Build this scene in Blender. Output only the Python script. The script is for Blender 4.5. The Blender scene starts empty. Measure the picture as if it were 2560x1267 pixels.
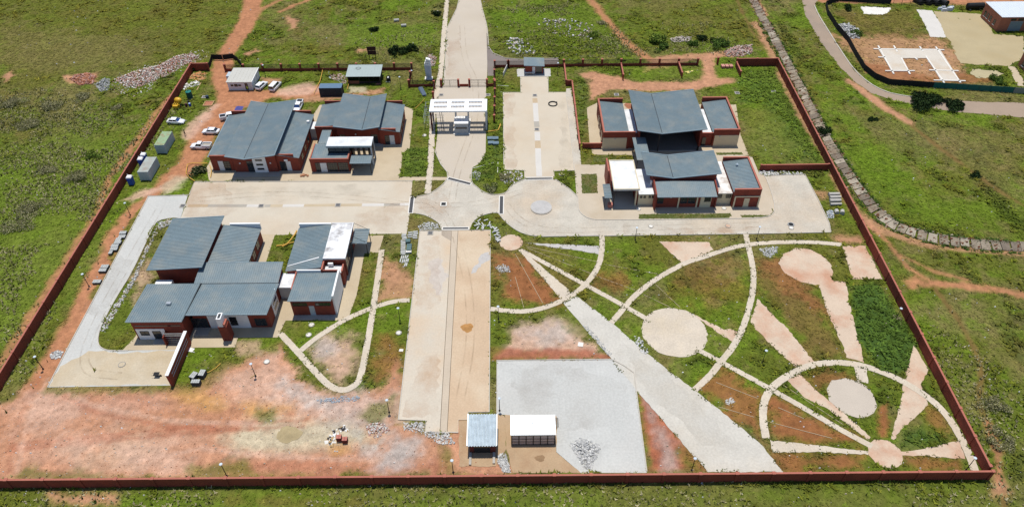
import bpy, math, random
import numpy as np
from mathutils import Vector, Matrix
from mathutils.geometry import tessellate_polygon

random.seed(7); rng = np.random.default_rng(7)
SC = bpy.context.scene
COL = SC.collection

# ------------------------------------------------------------------ camera, sky, sun, exposure
CAM_H, FPX, PITCH, ROLL = 105.0, 1840.0, math.radians(42.9), math.radians(0.5)
_f = Vector((0, math.cos(PITCH), -math.sin(PITCH))); _u0 = Vector((0, math.sin(PITCH), math.cos(PITCH))); _r0 = Vector((1, 0, 0))
_r = _r0*math.cos(ROLL) - _u0*math.sin(ROLL); _u = _r0*math.sin(ROLL) + _u0*math.cos(ROLL)
cd = bpy.data.cameras.new('camera'); cam = bpy.data.objects.new('camera', cd); COL.objects.link(cam)
cd.sensor_width = 36.0; cd.lens = 36.0*FPX/2560.0; cd.clip_start = 1.0; cd.clip_end = 20000.0
m3 = Matrix((_r, _u, -_f)).transposed()
cam.matrix_world = Matrix.Translation((0, 0, CAM_H)) @ m3.to_4x4()
SC.camera = cam

SUN_EL, SUN_AZ = math.radians(78.0), math.radians(-9.0)      # high, from the north and a touch west
w = bpy.data.worlds.new('World'); SC.world = w; w.use_nodes = True
nt = w.node_tree; bg = nt.nodes['Background']
sk = nt.nodes.new('ShaderNodeTexSky'); sk.sky_type = 'NISHITA'; sk.sun_disc = False
sk.sun_elevation = SUN_EL; sk.sun_rotation = SUN_AZ; sk.air_density = 1.0; sk.dust_density = 0.8; sk.altitude = 1500
nt.links.new(sk.outputs[0], bg.inputs[0]); bg.inputs[1].default_value = 0.13
sl = bpy.data.lights.new('sun', 'SUN'); sl.energy = 4.3; sl.angle = math.radians(0.53); sl.color = (1.0, 0.96, 0.89)
so = bpy.data.objects.new('sun', sl); COL.objects.link(so); so.location = (0, 100, 200)
sd_ = Vector((math.sin(SUN_AZ)*math.cos(SUN_EL), math.cos(SUN_AZ)*math.cos(SUN_EL), math.sin(SUN_EL)))
so.rotation_euler = sd_.to_track_quat('Z', 'Y').to_euler()
vs = SC.view_settings; vs.view_transform = 'Standard'; vs.look = 'None'; vs.exposure = 0.0; vs.gamma = 1.0; vs.use_curve_mapping = False
SC.cycles.max_bounces = 5; SC.cycles.diffuse_bounces = 3; SC.cycles.transparent_max_bounces = 6

# ------------------------------------------------------------------ survey: a point of the photo on the level z
def G(px, py, z=0.0):
    d = _f*FPX + _r*(px-1280.0) + _u*(633.5-py)
    t = (z-CAM_H)/d.z
    return Vector((d.x*t, d.y*t, z))
def GP(pts, z=0.0): return [G(a, b, z).xy for a, b in pts]
def ZP(ox, oy, s, pts): return [(ox+a/s, oy+b/s) for a, b in pts]

# ------------------------------------------------------------------ colours and materials
def lin(c):
    c /= 255.0
    return c/12.92 if c <= .04045 else ((c+.055)/1.055)**2.4
LIT = 1.55
def A(r, g, b, k=LIT): return tuple(min(.86, lin(v)/k) for v in (r, g, b))
MATS = {}
def M(name, col, rough=.85, var=.12, s1=.35, s2=4.0, spec=.25, metal=0.0, bump=0.0, tint=None, tscale=.12, tamt=.5):
    if name in MATS: return MATS[name]
    m = bpy.data.materials.new(name); m.use_nodes = True
    n = m.node_tree.nodes; l = m.node_tree.links; b = n['Principled BSDF']
    b.inputs['Roughness'].default_value = rough; b.inputs['Metallic'].default_value = metal
    b.inputs['Specular IOR Level'].default_value = spec
    g = n.new('ShaderNodeNewGeometry')
    def noise(sc, det):
        t = n.new('ShaderNodeTexNoise'); t.inputs['Scale'].default_value = sc; t.inputs['Detail'].default_value = det
        t.inputs['Roughness'].default_value = .62; l.new(g.outputs['Position'], t.inputs['Vector']); return t
    n1 = noise(s1, 5); n2 = noise(s2, 3)
    ad = n.new('ShaderNodeMath'); ad.operation = 'ADD'; l.new(n1.outputs[0], ad.inputs[0]); l.new(n2.outputs[0], ad.inputs[1])
    mr = n.new('ShaderNodeMapRange'); mr.inputs[1].default_value = .7; mr.inputs[2].default_value = 1.3
    mr.inputs[3].default_value = 1-var; mr.inputs[4].default_value = 1+var; l.new(ad.outputs[0], mr.inputs[0])
    base = n.new('ShaderNodeRGB'); base.outputs[0].default_value = (*col, 1)
    src = base.outputs[0]
    if tint:
        n3 = noise(tscale, 6); r3 = n.new('ShaderNodeMapRange'); r3.inputs[1].default_value = .46; r3.inputs[2].default_value = .66
        r3.inputs[4].default_value = tamt; l.new(n3.outputs[0], r3.inputs[0])
        mx = n.new('ShaderNodeMix'); mx.data_type = 'RGBA'; l.new(r3.outputs[0], mx.inputs[0]); l.new(src, mx.inputs[6]); mx.inputs[7].default_value = (*tint, 1)
        src = mx.outputs[2]
    vm = n.new('ShaderNodeVectorMath'); vm.operation = 'SCALE'; l.new(src, vm.inputs[0]); l.new(mr.outputs[0], vm.inputs['Scale'])
    l.new(vm.outputs[0], b.inputs['Base Color'])
    if bump:
        bp = n.new('ShaderNodeBump'); bp.inputs['Strength'].default_value = bump; bp.inputs['Distance'].default_value = .05
        l.new(n2.outputs[0], bp.inputs['Height']); l.new(bp.outputs[0], b.inputs['Normal'])
    MATS[name] = m; return m
def FILM(name, col, amax, sc=.5):
    m = M(name, col, .95, .1); n = m.node_tree.nodes; l = m.node_tree.links; b = n['Principled BSDF']; g = n.new('ShaderNodeNewGeometry'); t = n.new('ShaderNodeTexNoise'); t.inputs['Scale'].default_value = sc; t.inputs['Detail'].default_value = 7; t.inputs['Roughness'].default_value = .7
    l.new(g.outputs['Position'], t.inputs['Vector']); r = n.new('ShaderNodeMapRange'); r.inputs[1].default_value = .42; r.inputs[2].default_value = .68; r.inputs[4].default_value = amax; l.new(t.outputs[0], r.inputs[0]); l.new(r.outputs[0], b.inputs['Alpha']); return m
def MC(name, rough=.95, trans=0.0):
    """colour comes from the mesh's own 'Col' attribute (kind of soil or plant), with fine grain on top"""
    m = bpy.data.materials.new(name); m.use_nodes = True; n = m.node_tree.nodes; l = m.node_tree.links; b = n['Principled BSDF']
    b.inputs['Roughness'].default_value = rough; b.inputs['Specular IOR Level'].default_value = .1
    at = n.new('ShaderNodeAttribute'); at.attribute_name = 'Col'
    g = n.new('ShaderNodeNewGeometry'); out = at.outputs['Color']
    for sc, lo, hi, det in ((.9, .78, 1.22, 6), (5.0, .8, 1.2, 4)):
        t = n.new('ShaderNodeTexNoise'); t.inputs['Scale'].default_value = sc; t.inputs['Detail'].default_value = det; t.inputs['Roughness'].default_value = .65
        l.new(g.outputs['Position'], t.inputs['Vector'])
        mr = n.new('ShaderNodeMapRange'); mr.inputs[1].default_value = .32; mr.inputs[2].default_value = .68; mr.inputs[3].default_value = lo; mr.inputs[4].default_value = hi
        l.new(t.outputs[0], mr.inputs[0])
        vm = n.new('ShaderNodeVectorMath'); vm.operation = 'SCALE'; l.new(out, vm.inputs[0]); l.new(mr.outputs[0], vm.inputs['Scale']); out = vm.outputs[0]
    l.new(out, b.inputs['Base Color'])
    return m

RED = M('red_plaster', (.225, .046, .027), .8, .2, .35, 3, tint=(.16, .04, .028), tscale=.5, tamt=.6); REDTOP = M('coping_red', (.37, .125, .085), .8, .12)
ROOF = M('steel_roof', A(130, 149, 156), .5, .1, .25, 2.5, .4, tint=A(158, 164, 160), tscale=.3, tamt=.7); ROOFL = M('roof_trim', A(165, 186, 195), .45, .06, spec=.4)
ROOFD = M('valley_gutter', (.03, .035, .04), .7, .1)
WHITE = M('white_plaster', (.78, .77, .75), .8, .05); WHITER = M('white_membrane', (.70, .71, .71), .75, .1, .6, 3, tint=(.46, .45, .43), tscale=.35, tamt=.6)
WHITEB = M('patchy_membrane', (.76, .76, .75), .75, .1, .8, 3, tint=(.2, .18, .17), tscale=.3, tamt=.9)
CREAM = M('cream_plaster', (.62, .53, .36), .85, .06); GREYP = M('grey_plaster', (.42, .44, .45), .85, .06)
DOORM = M('door_paint', (.58, .60, .61), .5, .05, spec=.4); FRAME = M('dark_frame', (.03, .032, .035), .5, .05, spec=.4)
GLASS = M('dark_glass', (.018, .022, .027), .12, .1, spec=.8); STEEL = M('galvanised', (.42, .45, .47), .35, .2, 1, 6, .6, .4)
ZINC = M('zinc_sheet', (.40, .47, .51), .55, .22, 1.2, 6, .35, .0); ZINCB = M('bright_sheet', (.64, .68, .70), .4, .04, .8, 3, .5, .1)
BLACK = M('black_plastic', (.012, .012, .013), .6, .1); DKMET = M('dark_steel', (.035, .03, .03), .55, .1)
CONC = M('concrete', (.42, .39, .34), .9, .14, .6, 5, tint=(.25, .22, .18), tscale=.3); CONCW = M('white_concrete', (.66, .63, .57), .9, .1, .4, 3)
SLABC = M('bank_slab', (.27, .225, .165), .92, .32, .45, 3, tint=(.17, .12, .08), tscale=.5, tamt=.8)
TIMB = M('timber', (.42, .28, .13), .85, .2, 1, 8); ORNET = M('yellow_barrier_net', (.62, .36, .07), .7, .12)
KERB = M('kerb_concrete', (.46, .42, .36), .9, .14, .5, 5); STONE = M('grey_stone', (.36, .36, .35), .9, .25, 1, 7); STONEL = M('pale_stone', (.55, .54, .51), .9, .22, 1, 7)
BRICKR = M('brick_stack', (.42, .16, .12), .85, .2, 1, 8); BRICKW = M('face_brick', (.30, .115, .07), .9, .16, .8, 6)

# ------------------------------------------------------------------ mesh helpers
class MB:
    def __init__(s): s.v = []; s.f = []
    def add(s, vs_, fs):
        o = len(s.v); s.v += [tuple(p) for p in vs_]; s.f += [tuple(i+o for i in q) for q in fs]; return s
    def box(s, x0, x1, y0, y1, z0, z1):
        return s.add([(x0,y0,z0),(x1,y0,z0),(x1,y1,z0),(x0,y1,z0),(x0,y0,z1),(x1,y0,z1),(x1,y1,z1),(x0,y1,z1)],
                     [(0,3,2,1),(4,5,6,7),(0,1,5,4),(1,2,6,5),(2,3,7,6),(3,0,4,7)])
    def hexa(s, b, t):
        return s.add(list(b)+list(t), [(0,3,2,1),(4,5,6,7),(0,1,5,4),(1,2,6,5),(2,3,7,6),(3,0,4,7)])
    def prism(s, poly, z0, z1):
        n = len(poly); area = sum(poly[i][0]*poly[(i+1)%n][1]-poly[(i+1)%n][0]*poly[i][1] for i in range(n))
        if area < 0: poly = poly[::-1]
        tri = tessellate_polygon([[Vector((p[0], p[1], 0)) for p in poly]])
        vs_ = [(p[0],p[1],z0) for p in poly]+[(p[0],p[1],z1) for p in poly]; fs = []
        for a, b, c in tri:
            cr = (poly[b][0]-poly[a][0])*(poly[c][1]-poly[a][1])-(poly[b][1]-poly[a][1])*(poly[c][0]-poly[a][0])
            if cr < 0: b, c = c, b
            fs += [(a+n, b+n, c+n), (a, c, b)]
        fs += [(i, (i+1)%n, n+(i+1)%n, n+i) for i in range(n)]
        return s.add(vs_, fs)
    def sheet(s, poly, z):
        tri = tessellate_polygon([[Vector((p[0], p[1], 0)) for p in poly]]); fs = []
        for a, b, c in tri:
            cr = (poly[b][0]-poly[a][0])*(poly[c][1]-poly[a][1])-(poly[b][1]-poly[a][1])*(poly[c][0]-poly[a][0])
            fs.append((a, b, c) if cr > 0 else (a, c, b))
        return s.add([(p[0], p[1], z) for p in poly], fs)
    def cyl(s, c, r, z0, z1, n=12, r1=None):
        r1 = r if r1 is None else r1; cs = [(math.cos(2*math.pi*i/n), math.sin(2*math.pi*i/n)) for i in range(n)]
        return s.add([(c[0]+r*a, c[1]+r*b, z0) for a, b in cs]+[(c[0]+r1*a, c[1]+r1*b, z1) for a, b in cs],
                     [tuple(range(n))[::-1], tuple(range(n, 2*n))]+[(i, (i+1)%n, n+(i+1)%n, n+i) for i in range(n)])
    def tube(s, pts, r, n=6, closed=False):
        pts = [Vector(p) for p in pts]; k = len(pts); rings = []
        for i, p in enumerate(pts):
            a = pts[(i-1)%k] if (i > 0 or closed) else p; b = pts[(i+1)%k] if (i < k-1 or closed) else p
            d = (b-a).normalized(); up = Vector((0,0,1)) if abs(d.z) < .9 else Vector((1,0,0))
            e1 = d.cross(up).normalized(); e2 = e1.cross(d); rr = r[i] if isinstance(r, (list, tuple)) else r
            rings.append([p+(e1*math.cos(2*math.pi*j/n)+e2*math.sin(2*math.pi*j/n))*rr for j in range(n)])
        fs = []
        for i in range(k if closed else k-1):
            q = (i+1)%k
            fs += [(i*n+j, i*n+(j+1)%n, q*n+(j+1)%n, q*n+j) for j in range(n)]
        if not closed: fs += [tuple(range(n))[::-1], tuple(range((k-1)*n, k*n))]
        return s.add([v for r_ in rings for v in r_], fs)
    def build(s, name, mat, parent=None, smooth=False):
        org = Vector(parent['_o']) if parent is not None and '_o' in parent else Vector((0,0,0))
        if parent is not None and parent.parent is not None: org = Vector(parent['_o'])
        me = bpy.data.meshes.new(name); v = s.v
        if org.length: v = [(a-org.x, b-org.y, c-org.z) for a, b, c in v]
        me.from_pydata(v, [], s.f); me.materials.append(mat)
        if smooth: me.polygons.foreach_set('use_smooth', [True]*len(me.polygons))
        o = bpy.data.objects.new(name, me); COL.objects.link(o)
        if parent is not None: o.parent = parent; o['_o'] = tuple(org)
        return o
def tag(o, label=None, cat=None, group=None, kind=None):
    for k, v in (('label', label), ('category', cat), ('group', group), ('kind', kind)):
        if v: o[k] = v
    return o
def thing(name, label, cat, loc=(0,0,0), group=None):
    o = bpy.data.objects.new(name, None); COL.objects.link(o); o.empty_display_size = .5
    o.location = (loc[0], loc[1], loc[2] if len(loc) > 2 else 0); o['_o'] = tuple(o.location)
    return tag(o, label, cat, group)
def at0(o): o['_o'] = (0.0, 0.0, 0.0); return o      # parts given in the thing's own axes
def box(par, name, mat, x0, x1, y0, y1, z0, z1): return MB().box(x0, x1, y0, y1, z0, z1).build(name, mat, par)
def copy_tree(o, parent=None):
    c = o.copy(); COL.objects.link(c); c.parent = parent
    for ch in list(o.children): copy_tree(ch, c)
    return c
def place(o, x, y, rz=0.0, z=0.0):
    o.location = (x, y, z); o.rotation_euler = (0, 0, rz); return o

# ------------------------------------------------------------------ paved sheets (each 4 mm above the one below)
PAVED = []; EDGES = []; BBS = []; _lay = [0]
def jag(poly, amp, step=.6):
    out = []; n = len(poly)
    for i in range(n):
        a = Vector(poly[i]); b = Vector(poly[(i+1)%n]); L = (b-a).length; k = max(1, int(L/step))
        nrm = Vector((-(b-a).y, (b-a).x)).normalized() if L > 1e-6 else Vector((0,0))
        for j in range(k): out.append(a.lerp(b, j/k)+nrm*(random.uniform(-amp, amp) if j or amp else 0))
    return out
def sheet(name, mat, poly, amp=0.0, step=.6, kerb=False, kmat=None, soft=False):
    bb = (min(p[0] for p in poly), max(p[0] for p in poly), min(p[1] for p in poly), max(p[1] for p in poly))
    z = .012
    for q, zq in BBS:
        if q[0] < bb[1] and bb[0] < q[1] and q[2] < bb[3] and bb[2] < q[3]: z = max(z, zq+.004)
    BBS.append((bb, z)); _lay[0] = z
    if not soft: PAVED.append([tuple(p) for p in poly])
    if amp and not soft and name.split('_')[0] in ('garden', 'pink', 'gravel', 'grey', 'footpath'): EDGES.append(([tuple(p) for p in poly], z))
    pl = jag(poly, amp, step) if amp else [Vector(p) for p in poly]
    o = MB().sheet(pl, z).build(name, mat); o['kind'] = 'structure'
    return o
def ribbon_poly(pts, wid):
    P = [Vector(p) for p in pts]; L = []; R = []
    for i, p in enumerate(P):
        a = P[max(0, i-1)]; b = P[min(len(P)-1, i+1)]; d = (b-a).normalized(); nrm = Vector((-d.y, d.x))
        ww = wid[i] if isinstance(wid, (list, tuple)) else wid
        L.append(p+nrm*ww/2); R.append(p-nrm*ww/2)
    return L+R[::-1]
def smooth_line(pts, it=2):
    P = [Vector(p) for p in pts]
    for _ in range(it):
        Q = [P[0]]
        for a, b in zip(P, P[1:]): Q += [a.lerp(b, .25), a.lerp(b, .75)]
        P = Q+[P[-1]]
    return P
def circle_poly(c, r, n=40, ry=None): return [Vector((c[0]+r*math.cos(2*math.pi*i/n), c[1]+(ry or r)*math.sin(2*math.pi*i/n))) for i in range(n)]
def kerb(pts, wid=.16, h=.13, closed=False):
    b = MB(); P = [Vector(p) for p in pts]
    if closed: P = P+[P[0]]
    n = len(P); L = []; R = []
    for i, p in enumerate(P):
        a = P[max(0, i-1)]; c = P[min(n-1, i+1)]; d = (c-a)
        if closed and i in (0, n-1): d = P[1]-P[n-2]
        d = d.normalized(); nr = Vector((-d.y, d.x))*wid/2; L.append(p+nr); R.append(p-nr)
    for i in range(n-1):
        b.hexa([(*R[i],0),(*R[i+1],0),(*L[i+1],0),(*L[i],0)], [(*R[i],h),(*R[i+1],h),(*L[i+1],h),(*L[i],h)])
    o = b.build('kerb', KERB); o['kind'] = 'structure'; return o

# ================================================================== SETTING: pavings
TANP = M('tan_paving', A(231, 219, 198), .9, .07, .15, 3.5, tint=A(222, 198, 168), tscale=.06, tamt=.5)
GREYPV = M('grey_block_paving', A(222, 213, 196), .9, .16, .25, 2.6, tint=A(220, 198, 170), tscale=.06, tamt=.7)
WHITEPV = M('pale_grey_paving', A(223, 222, 215), .9, .13, .2, 2.6, tint=A(204, 200, 192), tscale=.1, tamt=.6)
STRIPA = M('parade_paving', A(234, 221, 200), .9, .1, .12, 2.8, tint=A(222, 186, 145), tscale=.06, tamt=.6)
STRIPB = M('stained_paving', A(228, 198, 164), .9, .11, .12, 2.8, tint=A(232, 214, 186), tscale=.06, tamt=.7)
PATHM = M('path_pavers', A(235, 220, 198), .92, .17, .4, 3, tint=A(212, 194, 165), tscale=.2)
PINKP = M('sandy_pink_screed', A(234, 210, 184), .92, .1, .3, 3, tint=A(218, 160, 126), tscale=.12, tamt=.8)
APRON = M('apron_concrete', A(222, 203, 172), .9, .07, .25, 4, tint=A(206, 184, 150), tscale=.15)
ASPH = M('worn_asphalt', A(186, 164, 142), .9, .08, .2, 4, tint=A(160, 146, 134), tscale=.08)
DRYSL = M('earth_slab', A(206, 176, 140), .92, .12, .3, 4, tint=A(190, 148, 112), tscale=.2)
SAND = M('sand_dusting', A(226, 210, 182), .95, .1, .25, 3, tint=A(214, 192, 156), tscale=.12, tamt=.8)
COOLC = M('grey_channel', A(224, 206, 182), .9, .1, .2, 4)

ENTR = [(1148,-6),(1142,22),(1123,60),(1118,71),(1111,180),(1108,214),(1092,215),(1086,250),(1092,300),(1094,333),(1088,380),(1102,411),(1118,431),(1119,446),(1178,460),(1177,441),(1181,419),(1195,411),(1211,392),(1214,380),(1215,333),(1215,216),(1217,214),(1218,180),(1219,77),(1216,60),(1207,27),(1200,-6)]
sheet('entrance_road', M('entrance_paving', A(224,210,190), .9, .07, .2, 5, tint=A(206,190,166), tscale=.1), GP(ENTR))
JUNC = [(1118,445.6),(1111,458),(1092,474),(1072,485.7),(1049,491),(1038,492),(1028,492),(1023.6,534),(1039,534),(1059.5,537),(1078,545),(1092,554),(1100.5,562.6),(1104.6,575),(1174,575),(1180.5,558.5),(1189,548),(1205,539),(1226,533),(1246,532),(1249,538),(1262.6,554),(1279,568),(1297.5,580),(1320,588),(1345,591),(1500,589),(1860,584),(2077,580),(2073,558),(2045,499),(2012,436),(1911,440),(1919,455),(1935,503),(1937,528.5),(1927,540),(1899.5,545.5),(1860,546.5),(1500,551),(1472,547),(1455.5,537),(1447,526),(1445,511),(1445,493),(1441,489),(1423,472),(1402,458),(1388,448),(1381,446),(1312,448),(1306,451),(1283,460),(1275,468),(1267,480.5),(1258.5,484.6),(1242,487.7),(1221.6,485.7),(1203,477.5),(1189,465),(1180.5,459),(1177.5,456)]
sheet('junction_paving', GREYPV, GP(JUNC))
LOTW = [(486,455),(1031,453),(1028,492),(1024,534),(1017,584),(640,588),(560,566),(440,556),(452,545),(474,487)]
sheet('parking_lot', TANP, GP(LOTW))
ROADW = [(371.5,491),(470,487.5),(451.6,546),(431,544),(394,552),(382,569),(369.5,597.6),(328.4,684),(287,749.5),(254.5,811),(245.5,840),(245.5,860),(254.5,870.6),(273,876.7),(321,876),(443,872),(427,963),(119,967.6),(152,900),(175,860),(365,503)]
sheet('service_road', WHITEPV, GP(ROADW))
sheet('sand_film', SAND, GP([(150,915),(163,908),(212,884),(222,876),(262,876),(300,882),(443,876),(421,940),(426,961),(124,965)]), .25, 1.0, soft=True)
STRIP = [(1050,577),(1226,575),(1223,1030),(1170,1030),(1170,1049),(1146,1049),(1146,1080),(1063,1079),(1065,1051),(996,1049)]
sheet('parade_strip', STRIPA, GP(STRIP))
sheet('parade_strip_east', STRIPB, GP([(1146,577.5),(1225,577),(1222,1028),(1170,1029),(1169,1048),(1145,1048),(1145,1078),(1118,1078)]), soft=True)
sheet('drain_channel', COOLC, GP([(1129,577.5),(1145,577.5),(1118,1078.5),(1100,1078.5)]), soft=True)
JNT = M('joint_dark', A(120,104,86))
for a, b in (((1129,577.5),(1100,1078)), ((1145,577.5),(1118,1078)), ((1415,232),(1436,426))): sheet('paving_joint', JNT, ribbon_poly(GP([a, b]), .09), soft=True)
sheet('stone_channel', M('channel_stone', A(186,170,148), .92, .2, .6, 3), ribbon_poly(GP([(1532,899),(1562,916),(1590,940),(1606,962),(1604,985)]), 1.0), .08, .4, soft=True)
sheet('patch_paving', M('patch_grey', A(196,180,160)), GP([(1104,577.5),(1129,577.5),(1127,602),(1104,588)]), soft=True)
sheet('gravel_spill', M('spilt_gravel', A(216,210,203), .95, .16, 1, 7), GP([(1175,684),(1180,670),(1193,660),(1196,645),(1212,632),(1224,630),(1223,648),(1205,662),(1190,683)]), .3, .5, soft=True)
sheet('grit_film', M('grit', A(226,214,200), .95, .12, 1, 6), GP([(1070,650),(1100,640),(1118,690),(1100,740),(1080,720)]), .5, .6, soft=True)
LOTE = [(1258,232),(1302,231.6),(1301,192.4),(1370.5,192.4),(1370.5,231),(1414.5,231),(1436,427),(1384.7,428),(1386,446),(1311,446),(1311,427),(1259.7,425)]
sheet('east_parking_lot', M('cream_paving', A(231,217,194), .9, .05, .15, 5, tint=A(224,200,168), tscale=.06), GP(LOTE))
sheet('kiosk_apron', WHITEPV, GP([(1292,172.5),(1376,171.5),(1377,191.5),(1293,192)]))
sheet('side_walk', GREYPV, GP([(1415,231),(1416,222),(1428,221),(1450,376),(1453,412),(1436.5,430)]))
FPL = [(1445,493),(1445,511),(1447,526),(1455,537),(1472,547),(1500,551),(1860,546.5),(1900,545),(1927,540),(1937,528),(1935,503),(1919,455),(1911,440),(1897,432),(1880,392),(1750,374),(1590,396),(1565,412),(1437,412),(1437,430),(1441,489)]
sheet('station_apron', M('station_apron_concrete', A(224,208,184), .9, .08, .3, 5, tint=A(206,184,152), tscale=.12), GP(FPL))
EPL = [(1467,270),(1492,258),(1840,262),(1851,337),(1872,389),(1750,386),(1612,388),(1590,404),(1580,388),(1481,387),(1478,372),(1474,359)]
sheet('hall_apron', APRON, GP(EPL))
sheet('admin_apron', APRON, GP([(523,453),(516,420),(528,396),(590,290),(780,292),(800,262),(1000,262),(1033,274),(1024,372),(1007,383),(1000,442.5),(1117,443),(1117,450.5),(1032,452)]))
sheet('footpath', PATHM, ribbon_poly(GP([(1118,-4),(1111,71),(1102,180),(1095,216),(1083,262),(1080,335),(1078,380),(1075,430),(1069,484)]), 1.5), .06, .5)
sheet('earth_strip', DRYSL, GP([(776,352),(792,352),(781,374),(769,374)]))
sheet('house_apron', APRON, [(-72,87.7),(-60,87.7),(-60,88.2),(-51.4,88.2),(-51.4,90.5),(-44,90.5),(-43.4,94.8),(-43.4,104.2),(-46,104.4),(-51,106),(-51.2,119.7),(-60,119.9),(-62,112),(-71,112),(-71.5,101),(-70.8,91)])
sheet('annex_apron', APRON, [(-44.3,94.7),(-32.7,94.6),(-31.4,96),(-30.8,101.6),(-31,113.4),(-28,113.6),(-27.6,119),(-45,119),(-44.6,104)])
sheet('south_yard', WHITEPV, GP([(1242,901),(1530,898),(1562,915),(1585,932),(1603,1072),(1617,1181),(1452,1181),(1391,1129),(1390,1040),(1275,1038),(1242,1034)]))
sheet('shed_slab', DRYSL, GP([(1262,1036),(1392,1040),(1391,1129),(1452,1181),(1282,1181),(1266,1120)]), .08)
sheet('pump_yard_slab', DRYSL, GP([(1147,1051),(1170,1050),(1245,1034),(1262,1040),(1266,1120),(1240,1165),(1148,1165)]), .12)
# garden
def Z3(p): return ZP(1220,560,3.519,p)
def Z4(p): return ZP(1540,560,3.727,p)
def Z5(p): return ZP(1860,580,3.335,p)
def Z6(p): return ZP(1700,860,2.977,p)
sheet('grey_garden_road', M('garden_road_paving', A(226,220,207), .9, .14, .2, 2.6, tint=A(218,206,186), tscale=.08, tamt=.7), GP([(1408,757),(1441,740),(1527,804),(1600,868),(1663,920),(1750,984),(1901,1108),(1958,1179),(1770,1179),(1700,1100),(1600,985),(1515,881),(1453,810)]), .1, .8)
sheet('garden_wedge', PATHM, GP([(1296,625),(1303,622),(1429,731),(1402,747)]), .1)
sheet('gravel_wedge', M('pale_gravel', A(216,210,203), .95, .18, 1, 8), GP(Z3([(330,165),(800,185),(975,195),(975,268),(800,235),(560,205)])), .12)
sheet('pink_wedge', PINKP, GP(Z4([(400,165),(860,165),(905,240),(820,290),(610,360)])), .15)
sheet('pink_wedge', PINKP, GP(Z4([(700,820),(810,885),(900,930),(1005,980),(1060,975),(1140,1000),(1090,1095),(980,1030),(870,950),(760,880)])), .15)
sheet('pink_wedge', PINKP, GP([(1894,746.5),(1935,788),(1974.7,828),(2031,900),(2042,908),(1989,915),(1969,900),(1923.7,858),(1889,823),(1875,799)]), .2)
sheet('garden_circle', PINKP, GP(Z5([(285,260),(330,180),(430,135),(530,135),(640,190),(720,260),(745,340),(730,400),(850,420),(865,500),(880,600),(920,760),(960,900),(1000,1085),(860,1045),(820,940),(780,850),(720,720),(690,640),(650,520),(620,440),(540,435),(430,400),(340,340)])), .16)
sheet('garden_square', PINKP, GP(Z5([(815,120),(1010,115),(1160,395),(900,390),(865,260)])), .16)
sheet('garden_wedge', PINKP, GP(Z6([(800,270),(890,215),(1000,330),(1110,420),(1240,530),(1420,690),(1405,715),(1240,590),(1100,480),(930,400)])), .1)
sheet('garden_circle', M('pale_screed', A(222,208,190), .92, .06), GP(Z6([(1090,330),(1130,270),(1230,250),(1330,275),(1410,330),(1450,400),(1465,460),(1440,510),(1390,545),(1320,550),(1230,520),(1110,420)])), .1)
sheet('garden_walk', PATHM, GP(Z6([(1290,150),(1385,150),(1400,290),(1320,270)])), .12)
sheet('garden_wedge', PINKP, GP(Z6([(1735,0),(1850,190),(1790,300),(1845,455),(1740,550),(1640,640),(1590,712),(1565,700),(1600,580),(1640,440),(1660,310),(1690,170),(1710,80)])), .14)
sheet('garden_wedge', PINKP, GP(Z6([(1640,800),(1760,785),(1920,750),(2080,715),(2120,850),(1980,845),(1800,830),(1640,828)])), .12)
sheet('garden_wedge', PATHM, GP(Z6([(670,715),(1000,750),(1400,795),(1400,820),(1000,800),(690,805)])), .12)
c = G(1278,606); sheet('garden_circle', PINKP, circle_poly(c, 2.5), .06)
c = G(1686,829); sheet('garden_circle', PATHM, circle_poly(c, 6.1, 48), .12)
c = G(2213,1133); sheet('garden_circle', PINKP, circle_poly(c, 2.65), .1)
PW = 1.25
for nm, pts, wd in (
  ('garden_path', [(1504,589),(1505.6,611),(1504,631),(1500,654),(1487,682),(1467,708),(1441.6,730.5),(1413,747.6),(1379,763),(1342,774.5),(1305,779),(1268,777),(1226,772)], PW),
  ('garden_path', [(1300,624),(1461.5,710.6),(1561,764.6),(1615,796),(1640,808)], 1.15),
  ('garden_path', [(1745,874),(1804,905),(1928,972.5),(2019,1024.6),(2103,1075),(2180,1115)], 1.15),
  ('garden_path', [(1528,807),(1564,764.6),(1586.6,739),(1618,713.5),(1646,693.6),(1686,671),(1720,654),(1754.6,644.5),(1795,630),(1835,617.7),(1872.7,611),(1915.6,607),(1969,605),(2040,605.5),(2105,612)], 1.25),
  ('garden_path', [(1864.6,585),(1868.7,608),(1876.7,640.5),(1883,672.7),(1884,705),(1880.8,737),(1872.7,769),(1862,807),(1848.6,839),(1829.8,871),(1808,897),(1797,910),(1777,937),(1737,974)], 1.25),
  ('garden_path', [(1915,1095),(1906.6,1048),(1908,1008),(1921.7,977.6),(1942,957),(1969,939),(2002,920.5),(2039,910),(2086,905),(2137,909),(2180,920.5),(2224,937),(2264,957),(2298,977.6),(2331.5,1001),(2365,1034.7),(2392,1075),(2415,1118.6),(2429,1152),(2437,1176)], 1.4),
  ('garden_path', [(955,624),(934,765),(922,840),(906,925),(896,955),(877,970),(858,976),(832,970),(805,948),(752,888),(700,832)], 1.3),
  ('garden_path', [(1024,750),(985,753),(945,764),(905,779),(860,800),(820,825),(785,848),(752,876)], 1.2)):
    sheet(nm, PATHM, ribbon_poly(smooth_line(GP(pts), 2), wd*.92), .035, .3)
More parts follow.
